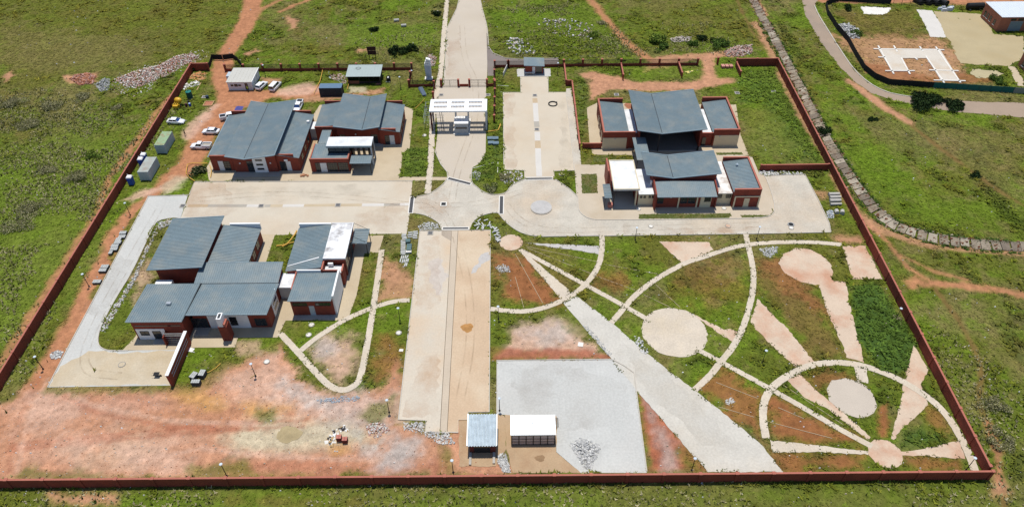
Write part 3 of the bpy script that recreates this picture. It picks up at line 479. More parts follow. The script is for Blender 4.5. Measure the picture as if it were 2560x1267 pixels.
def gidx(x, y):
    i = np.clip(np.searchsorted(xs, x), 1, NX-1); i -= (x-xs[i-1]) < (xs[i]-x); j = np.clip(np.searchsorted(ys, y), 1, NY-1); j -= (y-ys[j-1]) < (ys[j]-y); return j*NX+i
# grass: real blades; density and colour follow the turf
def scatter(n, wfun):
    x = rng.uniform(-180, 180, n); y = rng.uniform(50, 248, n)
    # keep what lies near the view
    dep_ = y*math.cos(PITCH)+CAM_H*math.sin(PITCH); k = np.abs(x) < dep_*1280/FPX+8
    x, y = x[k], y[k]; g = gidx(x, y); p = wfun(g, x, y); k = rng.random(len(x)) < p
    return x[k], y[k], g[k]
def blades(name, x, y, g, size, hgt, cols, nb, label, cat):
    n = len(x); V = np.empty((n, nb, 3, 3), np.float32); a0 = rng.uniform(0, 6.28, n)
    for b in range(nb):
        a = a0+b*6.283/nb+rng.uniform(-.5, .5, n); ca, sa = np.cos(a), np.sin(a); L = size*rng.uniform(.6, 1.2, n); wd = L*.42; z = ZH[g]-.01; h = hgt*rng.uniform(.5, 1.2, n)
        V[:, b, 0] = np.stack([x-sa*wd-ca*L*.25, y+ca*wd-sa*L*.25, z], 1); V[:, b, 1] = np.stack([x+sa*wd-ca*L*.25, y-ca*wd-sa*L*.25, z], 1); V[:, b, 2] = np.stack([x+ca*L, y+sa*L, z+h], 1)
    me = bpy.data.meshes.new(name); me.vertices.add(n*nb*3); me.vertices.foreach_set('co', V.ravel()); fill(me, np.arange(n*nb*3, dtype=np.int32), 3)
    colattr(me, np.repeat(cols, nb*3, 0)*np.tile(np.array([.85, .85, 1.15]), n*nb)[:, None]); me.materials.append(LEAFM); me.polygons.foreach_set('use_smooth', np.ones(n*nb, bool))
    o = bpy.data.objects.new(name, me); COL.objects.link(o); return tag(o, label, cat, kind='stuff')
LEAFM = MC('living_leaf')
x, y, g = scatter(620000, lambda g, x, y: sm(GR[g]+(fbm(x, y, .6, 60)-.5)*1.1, .35, .75)*np.clip(1.25-(y-50)/260, .4, 1)*.52)
cg = Cg[g]*rng.uniform(.72, 1.5, (len(x), 1))*np.array([1.02, 1.06, .95]); sz = (.2+.2*rng.random(len(x)))*(1+.004*(y-60)); lushm = (np.abs(Cg[g]-K['lush']).sum(1) < .06)
cg = cg*np.where(lushm, .65+1.1*fbm(x, y, .35, 66), 1)[:, None]*np.where(lushm[:, None], np.array([1.15, 1.02, .9]), 1)
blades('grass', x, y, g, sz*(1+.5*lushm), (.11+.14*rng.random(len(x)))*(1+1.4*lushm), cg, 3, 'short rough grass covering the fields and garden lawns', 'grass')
# flowering weeds: taller clumps with pale heads
x, y, g = scatter(620000, lambda g, x, y: WD[g]*sm(fbm(x, y, .11, 61)+(fbm(x, y, .5, 62)-.5)*.5, .40, .56)*.75)
pal = np.array([A(182,175,124), A(152,150,92), A(202,192,150), A(106,116,52), A(80,92,42)]); cw = pal[rng.choice(5, len(x), p=[.27, .25, .2, .14, .14])]*rng.uniform(.75, 1.25, (len(x), 1))
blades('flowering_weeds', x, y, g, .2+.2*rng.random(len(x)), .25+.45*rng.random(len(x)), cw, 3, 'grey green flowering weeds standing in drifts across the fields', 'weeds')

ex = []; ey = []; ez = []
for P, z in EDGES:
    n = len(P)
    for i in range(n):
        (ax, ay), (bx, by) = P[i], P[(i+1) % n]; L = math.hypot(bx-ax, by-ay); k = int(L/.22)
        for j in range(k):
            x = ax+(bx-ax)*j/k; y = ay+(by-ay)*j/k
            if vnoise(np.array([x]), np.array([y]), .7, 91)[0]+random.uniform(-.2, .2) < .72: continue
            for q in range(random.randint(1, 3)): ex.append(x+random.gauss(0, .22)); ey.append(y+random.gauss(0, .22)); ez.append(z)
ex = np.array(ex); ey = np.array(ey); g = gidx(ex, ey); sv = ZH.copy(); ZH[g] = np.array(ez)
blades('edge_grass', ex, ey, g, .18, .14, np.array([K['mid'], K['dark'], K['olive']])[rng.choice(3, len(ex))]*rng.uniform(.7, 1.3, (len(ex), 1)), 3, 'ragged grass and weeds creeping over the garden path edges', 'grass'); ZH[:] = sv

# lawn beds let into the aprons
LAWNM = M('lawn_bed', A(104,112,60), .95, .3, .8, 5, tint=A(140,120,80), tscale=.3, tamt=.7)
for P in ([(1597,535.5),(1825,534),(1829,539),(1821,546.5),(1597,547)], [(1850,537.5),(1925,538),(1932,530),(1929,520),(1936,530),(1920,542),(1855,544.5)], [(1453,436),(1492,435),(1494,483),(1455,484)], [(1790,382.5),(1855,381),(1858,387),(1792,388)], [(1484,390),(1562,389),(1563,405),(1484,406)]):
    P = GP(P); sheet('lawn_bed', LAWNM, P, .12, .4, soft=True); z = _lay[0]
    a = np.array([tuple(p) for p in P]); nn = int((a[:,0].max()-a[:,0].min())*(a[:,1].max()-a[:,1].min())*9); x = rng.uniform(a[:,0].min(), a[:,0].max(), nn); y = rng.uniform(a[:,1].min(), a[:,1].max(), nn)
    k = inside(x, y, [tuple(p) for p in P]); x, y = x[k], y[k]; g = gidx(x, y); sv = ZH[g].copy(); ZH[g] = z
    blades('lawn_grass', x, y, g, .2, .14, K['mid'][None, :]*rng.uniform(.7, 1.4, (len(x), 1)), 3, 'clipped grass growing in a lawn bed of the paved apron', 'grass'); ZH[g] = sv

# ================================================================== walls and fences
def wall_run(p, q, h, pitch, label, th=.22, name='boundary_wall', pier=.42, cap=True, group=None):
    p = Vector(p); q = Vector(q); t = thing(name, label, 'wall', (p.x, p.y, 0), group); d = q-p; L = d.length; d.normalize(); nr = Vector((-d.y, d.x)); n = max(1, round(L/pitch))
    def obox(nm, mat, s0, s1, w_, z0, z1):
        a = p+d*s0; b = p+d*s1; e = nr*w_/2
        MB().hexa([(*(a-e), z0), (*(b-e), z0), (*(b+e), z0), (*(a+e), z0)], [(*(a-e), z1), (*(b-e), z1), (*(b+e), z1), (*(a+e), z1)]).build(nm, mat, t)
    for i in range(n):
        s0, s1 = L*i/n+pier/2, L*(i+1)/n-pier/2
        obox('wall_panel', RED, s0, s1, th, 0, h+random.uniform(-.015, .015))
        if cap: obox('coping', REDTOP, s0, s1, th+.1, h+.02, h+.1)
    for i in range(n+1):
        obox('pier', RED, L*i/n-pier/2, L*i/n+pier/2, pier, 0, h+.1); obox('pier_cap', REDTOP, L*i/n-pier/2-.05, L*i/n+pier/2+.05, pier+.1, h+.105, h+.2)
    return t
wall_run((-90, 60.1), (74.2, 60.1), 2.25, 5.6, 'long red plastered south boundary wall with pink coping along the bottom edge')
wall_run((-89.9, 61), (-91.2, 190.4), 2.3, 6.2, 'long red west boundary wall beside the field of weeds')
wall_run((74.2, 61), (76.4, 190.4), 2.3, 5.3, 'long red east boundary wall beside the drainage channel')
wall_run((64.8, 191.2), (76.3, 191.2), 2.3, 5.6, 'short red boundary wall at the north east corner by the lawn'); wall_run((-91.1, 191.2), (-86.6, 191.2), 2.3, 4.4, 'short red boundary wall at the north west corner by the dirt track')
wall_run((59, 141), (75, 141.1), 1.7, 16, 'red cross wall between the grey yard and the north east lawn', pier=.3); wall_run((17.7, 150.8), (22.2, 150.8), 1.5, 4.6, 'short red screen wall joined to the west end of the hall', pier=.25)
for (a, b, lb) in (((15.4,190.3),(15.4,181.3),'low red yard wall running south from the fence beside the kiosk'), ((17,180.6),(16.9,150.6),'long low red wall between the east parking lot and the hall lawn'), ((31.6,190.2),(31.5,184),'low red stub wall behind the red dirt turning circle'), ((48.1,190.6),(48.1,184.8),'low red stub wall beside the yellow bags on the lawn'), ((64.6,190.4),(64.6,185.2),'low red stub wall at the corner of the short north east wall')):
    wall_run(a, b, 1.6, 6.2, lb, th=.25, pier=.34)
wall_run((15.6,181.1),(16.7,181.1), 1.6, 1.2, 'tiny red return wall at the corner of the east parking lot', th=.25, pier=.2)

def mesh_panel(par, a, b, z0, z1, mat, pitch=.13, wd=.045, name='mesh_panel', rails=3, frame=True):
    a = Vector(a); b = Vector(b); L = (b-a).length; d = (b-a)/L; nr = Vector((-d.y, d.x))*.012; m = MB(); n = int(L/pitch)
    def bar(s0, s1, q0, q1, k=1):
        A_ = a+d*s0; B_ = a+d*s1; e = nr*k
        m.hexa([(*(A_-e), q0), (*(B_-e), q0), (*(B_+e), q0), (*(A_+e), q0)], [(*(A_-e), q1), (*(B_-e), q1), (*(B_+e), q1), (*(A_+e), q1)])
    for i in range(1, n): bar(L*i/n-wd/2, L*i/n+wd/2, z0+.06, z1-.06)
    for i in range(rails): z = z0+(z1-z0)*(i+.5)/rails; bar(.03, L-.03, z-.015, z+.015, .6)
    if frame: bar(0, L, z0, z0+.06, 2); bar(0, L, z1-.06, z1, 2); bar(0, .06, z0, z1, 1.9); bar(L-.06, L, z0, z1, 1.9)
    return m.build(name, mat, par)
def pier_fence(pts, label, plinth=.75, h=2.0, skip=(), wood=None):
    t = thing('mesh_fence', label, 'fence', (pts[0][0], pts[0][1], 0)); P = [Vector(p) for p in pts]
    for p in P:
        box(t, 'pier', RED, p.x-.24, p.x+.24, p.y-.24, p.y+.24, 0, h+.1); box(t, 'pier_cap', REDTOP, p.x-.3, p.x+.3, p.y-.3, p.y+.3, h+.105, h+.2)
    for i, (a, b) in enumerate(zip(P, P[1:])):
        if i in skip: continue
        d = (b-a).normalized(); a = a+d*.26; b = b-d*.26; nr = Vector((-d.y, d.x))*.1
        MB().hexa([(*(a-nr),0),(*(b-nr),0),(*(b+nr),0),(*(a+nr),0)], [(*(a-nr),plinth),(*(b-nr),plinth),(*(b+nr),plinth),(*(a+nr),plinth)]).build('plinth', RED, t)
        mesh_panel(t, a, b, plinth+.03, h-.05, DKMET)
    return t
def lin_pts(x0, x1, y, n): return [(x0+(x1-x0)*i/n, y) for i in range(n+1)]
pier_fence([(-81.6,190.7)]+lin_pts(-76.2,-33.2,190.6,8)+[(-28.2,190.5),(-28.15,185.8),(-28.1,181.1),(-21.2,181.1)], 'north west mesh fence with red piers behind the site office and shed', h=2.1)
pier_fence([(-4.5,181.2),(-4.5,186.4),(-4.5,191.5),(-.7,191.5)], 'mesh fence with red piers round the corner east of the gate', h=2.1); pier_fence([(-.5,191.5),(4.2,191.5)], 'single fence bay just left of the blue roofed kiosk', h=2.1)
pier_fence([(9.3,191.6),(15.3,191.7)]+lin_pts(20.8,53.8,191.8,6), 'north east mesh fence with red piers behind the red dirt turning circle', h=2.1)
pier_fence([(-4.3,180.6),(-4.3,176.3),(-4.3,172),(-4.3,167.6),(-4.3,163.1)], 'mesh fence with red piers running south beside the east lot and gatehouse', h=2.0)
pier_fence([(-21.1,180.6),(-20.95,174.8)], 'short fence bay with red piers left of the gatehouse', h=2.0)
t = thing('gate_post', 'lone red brick gate post left standing in the dirt opening', 'post', (59.7,192.4)); box(t, 'shaft', RED, 59.45, 59.95, 192.15, 192.65, 0, 2.1); box(t, 'cap', REDTOP, 59.4, 60, 192.1, 192.7, 2.1, 2.2)
# main gate
t = thing('entrance_gate', 'dark mesh entrance gates between red piers across the drive', 'gate', (-12.8, 181.1))
for x in (-21.2, -19.2, -14.4, -11.4, -6.5): box(t, 'pier', RED, x-.25, x+.25, 180.85, 181.35, 0, 2.2); box(t, 'pier_cap', REDTOP, x-.3, x+.3, 180.8, 181.4, 2.205, 2.3)
for a, b in ((-20.93,-19.47),(-18.93,-16.82),(-16.78,-14.67),(-11.13,-8.97),(-8.93,-6.77)): mesh_panel(t, (a,181.1), (b,181.1), .1, 2.1, DKMET, .17, .025, 'gate_leaf')
box(t, 'low_wall', RED, -14.1, -11.7, 181, 181.2, 0, .75); box(t, 'low_wall', RED, -6.2, -4.8, 181, 181.2, 0, .8)

# ================================================================== buildings
def roofslab(par, name, x0, x1, y0, y1, z00, z10, z11, z01, ribs='x', pitch=.42, th=.1, mat=None, rib=.05):
    """sheet roof; corner heights SW, SE, NE, NW; standing ribs along one axis"""
    mat = mat or ROOF; m = MB(); zf = lambda u, v: (z00*(1-u)+z10*u)*(1-v)+(z01*(1-u)+z11*u)*v
    m.hexa([(x0,y0,z00-th),(x1,y0,z10-th),(x1,y1,z11-th),(x0,y1,z01-th)], [(x0,y0,z00),(x1,y0,z10),(x1,y1,z11),(x0,y1,z01)])
    if ribs:
        L = (y1-y0) if ribs == 'x' else (x1-x0); n = int(L/pitch)
        for i in range(n):
            s = (i+.5)/n; w_ = .055/L
            uv = [(0,s-w_),(1,s-w_),(1,s+w_),(0,s+w_)] if ribs == 'x' else [(s-w_,0),(s+w_,0),(s+w_,1),(s-w_,1)]
            q = [(x0+(x1-x0)*u, y0+(y1-y0)*v, zf(u, v)) for u, v in uv]
            m.hexa([(a, b, c+.002) for a, b, c in q], [(a, b, c+rib) for a, b, c in q])
    return m.build(name, mat, par)
def corrugated(par, name, x0, x1, y0, y1, zs, zn, pitch, dep):
    m = MB(); n = int((x1-x0)/pitch)
    for i in range(n):
        a = x0+(x1-x0)*i/n; w_ = (x1-x0)/n; pr = [(a,0),(a+w_*.35,0),(a+w_*.5,-dep),(a+w_*.8,-dep),(a+w_,0)]
        for (xa, za), (xb, zb) in zip(pr, pr[1:]): m.add([(xa,y0,zs+za),(xb,y0,zs+zb),(xb,y1,zn+zb),(xa,y1,zn+za)], [(0,1,2,3)])
    return m.build(name, ZINC, par)
def trim(par, pts, w_=.16, h=.14, mat=None, name='fascia'):
    m = MB()
    for a, b in zip(pts, pts[1:]):
        a = Vector(a); b = Vector(b); d = (b-a); d.z = 0; d.normalize(); e = Vector((-d.y, d.x, 0))*w_/2; u = Vector((0,0,h))
        m.hexa([a-e-u, b-e-u, b+e-u, a+e-u], [a-e+u*.5, b-e+u*.5, b+e+u*.5, a+e+u*.5])
    return m.build(name, mat or ROOFL, par)
def window(par, x0, x1, z0, z1, y, cols=2, rows=2, axis='y', name='window', fm=None, side=-1):
    """dark framed window set in a wall face; axis x: the face looks along x"""
    m = MB(); fr = .07; dp = side*.05
    def bx(u0, u1, q0, q1, d0, d1, mm):
        d0, d1 = sorted((d0, d1))
        if axis == 'y': mm.box(u0, u1, y+d0, y+d1, q0, q1)
        else: mm.box(y+d0, y+d1, u0, u1, q0, q1)
    bx(x0-fr, x0, z0-fr, z1+fr, 0, dp*1.4, m); bx(x1, x1+fr, z0-fr, z1+fr, 0, dp*1.4, m); bx(x0, x1, z1, z1+fr, 0, dp*1.4, m); bx(x0, x1, z0-fr, z0, 0, dp*1.7, m)
    for i in range(1, cols): u = x0+(x1-x0)*i/cols; bx(u-.025, u+.025, z0, z1, 0, dp*1.2, m)
    for i in range(1, rows): u = z0+(z1-z0)*i/rows; bx(x0, x1, u-.025, u+.025, 0, dp*1.15, m)
    o = m.build(name, fm or FRAME, par); g = MB(); bx(x0, x1, z0, z1, 0, dp*.6, g); g.build('pane', GLASS, o); return o
def door(par, x0, x1, h, y, mat=None, axis='y', side=-1):
    m = MB()
    def bx(u0, u1, q0, q1, d, mm):
        d0, d1 = sorted((0, side*d))
        mm.box(u0, u1, y+d0, y+d1, q0, q1) if axis == 'y' else mm.box(y+d0, y+d1, u0, u1, q0, q1)
    bx(x0, x1, .06, h, .05, m); o = m.build('door', mat or DOORM, par); hm = MB(); bx(x1-.16, x1-.06, 1.0, 1.12, .1, hm); hm.build('handle', FRAME, o); return o
def walls(par, x0, x1, y0, y1, h, mat=None, name='wall', tops=None):
    """closed wall block; tops gives the heights SW SE NE NW where the roof slopes"""
    t_ = tops or (h,)*4
    return MB().hexa([(x0,y0,-.05),(x1,y0,-.05),(x1,y1,-.05),(x0,y1,-.05)], [(x0,y0,t_[0]),(x1,y0,t_[1]),(x1,y1,t_[2]),(x0,y1,t_[3])]).build(name, mat or RED, par)
def parapet(par, x0, x1, y0, y1, z0, z1, mat=None, cap=True):
    o = box(par, 'parapet', mat or RED, x0, x1, y0, y1, z0, z1)
    if cap: MB().box(x0-.03, x1+.03, y0-.03, y1+.03, z1+.002, z1+.06).build('coping', REDTOP if mat is None else mat, o)
    return o

def valley_walls(t, x0, x1, y0, y1, roof):
    (xa, za), (xv, zv), (xb, zb) = roof; z = lambda x: (za+(zv-za)*(x-xa)/(xv-xa) if x < xv else zv+(zb-zv)*(x-xv)/(xb-xv))-.14
    walls(t, x0, x1, y0, y1, zv-.35)
    for xs_, xe in ((x0, x0+.3), (x1-.3, x1)): MB().hexa([(xs_,y0+.31,zv-.35),(xe,y0+.31,zv-.35),(xe,y1-.31,zv-.35),(xs_,y1-.31,zv-.35)], [(xs_,y0+.31,z(xs_)),(xe,y0+.31,z(xe)),(xe,y1-.31,z(xe)),(xs_,y1-.31,z(xs_))]).build('upper_wall', RED, t)
    for ya, yb in ((y0, y0+.3), (y1-.3, y1)):
        m = MB()
        for u, v in ((x0, xv), (xv, x1)): m.hexa([(u,ya,zv-.35),(v,ya,zv-.35),(v,yb,zv-.35),(u,yb,zv-.35)], [(u,ya,z(u)),(v,ya,z(v)),(v,yb,z(v)),(u,yb,z(u))])
        m.build('gable', RED, t)
# --- A: large administration block, north west
t = thing('administration_block', 'largest red office block with blue grey valley roof, left of the gate', 'building', (-61, 152))
walls(t, -71.2, -66, 143, 161.3, 4, tops=(3.75,4.5,4.5,3.75)); valley_walls(t, -65.6, -55.5, 142.2, 162, ((-66.2,6.2),(-61.9,5.4),(-54.7,6.4))); walls(t, -55.45, -50.3, 142.7, 161.3, 4.6, tops=(4.6,3.8,3.8,4.6))
roofslab(t, 'wing_roof', -71.6, -65.7, 143.2, 161.2, 3.85, 4.75, 4.75, 3.85, 'x', .5); roofslab(t, 'wing_roof', -55.35, -49.9, 142.3, 161.1, 4.9, 3.95, 3.95, 4.9, 'x', .5)
r = roofslab(t, 'roof', -66.2, -61.95, 140.0, 164.1, 6.2, 5.4, 5.4, 6.2, 'x'); roofslab(t, 'roof', -61.85, -54.7, 140.0, 164.0, 5.4, 6.4, 6.4, 5.4, 'x'); box(t, 'valley_gutter', ROOFD, -61.97, -61.83, 140.05, 164, 5.33, 5.42)
trim(t, [(-66.2,140,6.2),(-61.9,139.97,5.4),(-54.7,140,6.4)]); trim(t, [(-66.2,164.1,6.2),(-61.9,164.1,5.4),(-54.7,164.1,6.4)]); trim(t, [(-54.62,140,6.4),(-54.62,164,6.4)], .1)
parapet(t, -71.15, -66.1, 142.85, 143.1, 3.7, 4.35); parapet(t, -54.9, -51.2, 142.45, 142.65, 3.7, 4.85); parapet(t, -70.8, -66.1, 161.3, 161.6, 3.5, 5.0); parapet(t, -55.2, -50.6, 161.3, 161.6, 3.5, 4.9)
box(t, 'gutter', ROOFL, -71.75, -71.6, 143.2, 161.2, 3.7, 3.86)
p = box(t, 'entrance_panel', WHITE, -60.9, -57.8, 141.95, 142.19, 0, 4.6)
for z in (.9, 2.15, 3.4): MB().box(-60.2, -58.6, 141.9, 141.95, z, z+.5).build('slot_window', GLASS, p)
window(t, -62.4, -61.05, .1, 3.2, 142.2, 2, 4); door(t, -69.6, -68.4, 2.75, 143); window(t, -68.25, -66.9, .15, 2.6, 143, 2, 4); window(t, -54.8, -53.55, .15, 2.6, 142.7, 2, 4); door(t, -53.4, -52.3, 2.75, 142.7); box(t, 'wall_light', WHITE, -64.2, -63.9, 142, 142.2, 2.6, 2.85); box(t, 'wall_light', WHITE, -57, -56.7, 142, 142.2, 2.6, 2.85)
box(t, 'air_conditioner', WHITE, -53.6, -52.8, 142.35, 142.65, 3.0, 3.45); box(t, 'step', CONC, -66, -54.9, 140.3, 142.2, .05, .12)
for y in (145.5, 149, 152.5, 156): window(t, y, y+1.4, 1.0, 2.4, -50.3, 2, 2, 'x', side=1)
box(t, 'chimney', WHITE, -50.9, -50.3, 156.9, 157.5, 2.5, 4.6)
# --- B: reception block
t = thing('reception_block', 'red reception block with white raised portal slab and valley roof beside the drive', 'building', (-38, 152))
walls(t, -48.5, -43.4, 154.9, 165.9, 4.5, tops=(3.75,4.6,4.6,3.75)); valley_walls(t, -43.0, -32.6, 153.8, 166, ((-43.15,6.4),(-36.25,5.4),(-31.9,6.2))); walls(t, -32.5, -27.6, 153.3, 165.5, 4.5, tops=(4.6,3.8,3.8,4.6))
roofslab(t, 'wing_roof', -48.75, -43.4, 155, 165.9, 3.9, 4.75, 4.75, 3.9, 'x', .5); roofslab(t, 'wing_roof', -32.45, -27.3, 152.8, 165.5, 4.8, 3.95, 3.95, 4.8, 'x', .5)
roofslab(t, 'roof', -43.15, -36.3, 151.8, 167, 6.4, 5.4, 5.4, 6.4, 'x'); roofslab(t, 'roof', -36.2, -31.9, 151.8, 167, 5.4, 6.2, 6.2, 5.4, 'x'); box(t, 'valley_gutter', ROOFD, -36.32, -36.18, 151.85, 166.95, 5.33, 5.42)
trim(t, [(-43.15,151.8,6.4),(-36.25,151.77,5.4),(-31.9,151.8,6.2)]); trim(t, [(-43.15,167,6.4),(-36.25,167,5.4),(-31.9,167,6.2)])
parapet(t, -48.5, -43.5, 154.7, 154.88, 3.6, 4.4); parapet(t, -32.1, -28.3, 153.0, 153.25, 3.7, 4.8); parapet(t, -48, -43.6, 165.95, 166.2, 3.5, 4.9); parapet(t, -32.2, -27.9, 165.6, 165.85, 3.5, 4.9)
walls(t, -47.5, -38.35, 142.1, 148.9, 3.2); walls(t, -46.8, -44.3, 148.9, 154.6, 3.2); roofslab(t, 'low_roof', -47.3, -38.6, 142.35, 148.8, 3.3, 3.3, 3.45, 3.45, 'y', .5); roofslab(t, 'low_roof', -46.7, -44.4, 148.85, 154.6, 3.45, 3.45, 3.6, 3.6, 'y', .5)
parapet(t, -47.55, -38.3, 142.05, 142.3, 3.0, 3.75); parapet(t, -38.6, -38.35, 142.33, 145.5, 3.2, 3.75); parapet(t, -47.55, -47.35, 142.33, 148.8, 3.0, 3.5)
s = box(t, 'portal_slab', WHITER, -43.7, -33, 144.6, 148.5, 5.25, 5.6); MB().box(-43.75, -32.95, 144.5, 144.6, 5.2, 5.68).build('edge_band', ROOFL, s)
box(t, 'clerestory', GLASS, -43.4, -38.3, 144.9, 148.3, 3.46, 5.2)
for x in (-43.45, -41.8, -40.1, -38.4): box(t, 'mullion', FRAME, x, x+.1, 144.8, 144.9, 3.5, 5.24)
for x in (-38.2, -36.9, -35.6, -34.3): box(t, 'portal_fin', DKMET, x, x+.22, 146.2, 148.2, 0, 5.22)
box(t, 'portal_leg', GREYP, -33.35, -33.05, 147.9, 148.4, 0, 5.25); box(t, 'portal_leg', GREYP, -33.35, -33.05, 144.7, 145.1, 0, 5.25); box(t, 'side_screen', DKMET, -33.25, -33.15, 145.1, 147.9, 1.2, 5.2)
roofslab(t, 'canopy', -37.95, -33, 141.2, 144.4, 3.1, 3.1, 3.3, 3.3, 'y', .5); trim(t, [(-37.95,141.2,3.1),(-33,141.2,3.1)], .12); 
for x in (-37.7, -33.3): box(t, 'canopy_post', DKMET, x, x+.14, 141.35, 141.5, 0, 3.05)
window(t, -46.3, -45.3, .2, 2.6, 142.1, 2, 4); door(t, -45.2, -43.7, 2.6, 142.1); window(t, -43.5, -41.2, .2, 2.6, 142.1, 4, 4); window(t, -40.9, -38.7, .2, 2.6, 142.1, 4, 4); window(t, -31.2, -30.2, .2, 2.6, 153.3, 2, 4); door(t, -30.1, -28.9, 2.7, 153.3)
window(t, -42.5, -41.2, .2, 2.6, 153.8, 2, 3); window(t, -34.6, -33.2, .2, 2.6, 153.8, 2, 3); box(t, 'wall_light', WHITE, -38.6, -38.3, 153.6, 153.8, 2.7, 2.95); box(t, 'step', CONC, -34, -31.9, 152.4, 153.7, .05, .12)
for y in (155.5, 158.5, 161.5): window(t, y, y+1.3, 1, 2.4, -27.6, 2, 2, 'x', side=1)
t = thing('link_passage', 'low white roofed passage joining the two north west office blocks', 'building', (-49.5, 157.5)); walls(t, -50.25, -48.55, 156, 159.1, 2.9, GREYP); box(t, 'roof', WHITER, -50.3, -48.5, 155.9, 159.2, 2.92, 3.05)
# --- C: south west house block
t = thing('officers_mess', 'red and white house block with five blue grey roofs in the south west', 'building', (-58, 100))
walls(t, -70.6, -61.2, 105, 118.4, 5, tops=(4.7,5.3,5.3,4.7)); roofslab(t, 'roof', -71.6, -60.5, 103.8, 119.2, 5.0, 5.7, 5.7, 5.0, 'x'); trim(t, [(-71.6,103.75,5),(-60.5,103.75,5.7)], .12); trim(t, [(-71.6,119.2,5),(-60.5,119.2,5.7)], .14)
walls(t, -61.1, -53.2, 105.6, 117.6, 4, tops=(4.5,3.4,3.4,4.5)); roofslab(t, 'roof', -60.4, -52.8, 105.9, 117.6, 4.65, 3.6, 3.6, 4.65, 'x'); parapet(t, -59.2, -52.9, 117.65, 117.95, 3.2, 4.75, WHITE); 
walls(t, -59.8, -45.6, 93.05, 100.5, 4, tops=(4.85,4.85,4.02,4.02)); walls(t, -59.8, -45.6, 100.52, 105, 4, tops=(4.02,4.02,4.6,4.6)); walls(t, -69.9, -60.5, 90.35, 100, 4, tops=(4.95,4.95,4.2,4.2))
roofslab(t, 'roof', -61.6, -45.3, 100.75, 105.8, 4.2, 4.2, 4.85, 4.85, 'y'); roofslab(t, 'roof', -60.0, -45.1, 91.6, 100.55, 5.2, 5.2, 4.2, 4.2, 'y'); roofslab(t, 'roof', -70.5, -60.15, 90.05, 100.5, 5.2, 5.2, 4.4, 4.4, 'y'); box(t, 'valley_gutter', ROOFD, -60, -45.3, 100.55, 100.75, 4.05, 4.16)
trim(t, [(-60,91.55,5.2),(-45.1,91.55,5.2)], .1); trim(t, [(-70.5,90.0,5.2),(-60.2,90.0,5.2)], .1); trim(t, [(-61.6,105.85,4.85),(-45.3,105.85,4.85)], .1); box(t, 'roof_vent', STEEL, -64.5, -63.7, 94.3, 94.9, 4.7, 5.35); trim(t, [(-60.08,90.1,5.25),(-60.08,100.5,4.5)], .1, mat=ROOFD, name='flashing')
p = box(t, 'white_panel', WHITE, -57.1, -49.5, 92.95, 93.04, 0, 4.7); window(t, -53, -51.8, .9, 3.0, 92.95, 1, 1); window(t, -48.4, -46.4, .6, 2.4, 93.05, 3, 2); window(t, -60.3, -57.4, .1, 2.6, 93.05, 4, 3)
p = MB().box(-45.6, -45.5, 95.6, 99, .1, 4.4).build('white_panel', WHITE, t)
for z in (1.2, 2.6): MB().box(-45.5, -45.46, 96.2, 98.4, z, z+.6).build('slot_window', GLASS, p)
box(t, 'white_panel', WHITE, -69.6, -64.3, 90.27, 90.34, 0, 2.9); window(t, -68.9, -67.4, 1.3, 2.3, 90.27, 2, 1); window(t, -66.6, -65.2, .1, 2.3, 90.27, 2, 1, name='glass_door'); box(t, 'strip_window', GLASS, -69.4, -61, 90.31, 90.34, 3.6, 3.85)
for i in range(5): box(t, 'yard_rail', STEEL, -64.1, -60.6, 89.2, 89.3, .5+i*.55, .58+i*.55)
box(t, 'yard_wall', RED, -64.2, -64.0, 88.6, 90.25, 0, 2.4); box(t, 'step', CONC, -66.8, -64.6, 88.9, 90.2, .05, .2); box(t, 'step', CONC, -60.2, -57.2, 91, 93, .05, .16)
m = MB().box(-60.25, -59.75, 79.4, 89.4, 0, 3.1).build('screen_wall', RED, t); MB().box(-60.3, -59.7, 79.3, 89.5, 3.1, 3.22).build('coping', WHITE, m)
for z in (1.5, 2.2): MB().box(-59.75, -59.7, 80.4, 88.5, z, z+.12).build('rail', GREYP, m)
c = box(t, 'braai_stack', RED, -53.9, -52.35, 89.7, 91.4, 0, 3.9); MB().box(-53.75, -52.9, 89.75, 91.35, 3.9, 6.0).build('chimney', WHITE, c); MB().box(-53.55, -53.1, 90, 91.1, 5.995, 6.03).build('flue', ROOFD, c); MB().box(-52.9, -52.5, 89.8, 91.3, 3.9, 4.5).build('shoulder', REDTOP, c)
box(t, 'courtyard_wall', WHITE, -70.4, -67.2, 101.5, 103.6, 0, 2.4); box(t, 'courtyard_beam', WHITE, -61.9, -60.6, 102.4, 102.7, 3.6, 3.9); box(t, 'courtyard_deck', CONC, -67, -61, 100.8, 104.9, .05, .2)
for y in (107.5, 110.5, 113.5): window(t, y, y+1.6, .8, 2.6, -53.2, 2, 2, 'x', side=1)
t = thing('link_passage', 'low white roofed passage joining the south west house to its annexe', 'building', (-44.2, 102.5)); walls(t, -45.45, -42.5, 100.5, 104.2, 3.05, GREYP); box(t, 'roof', WHITER, -45.5, -42.45, 100.4, 104.4, 3.06, 3.2); box(t, 'roof_hatch', WHITE, -44.8, -43.9, 101.2, 103.9, 3.2, 3.28)
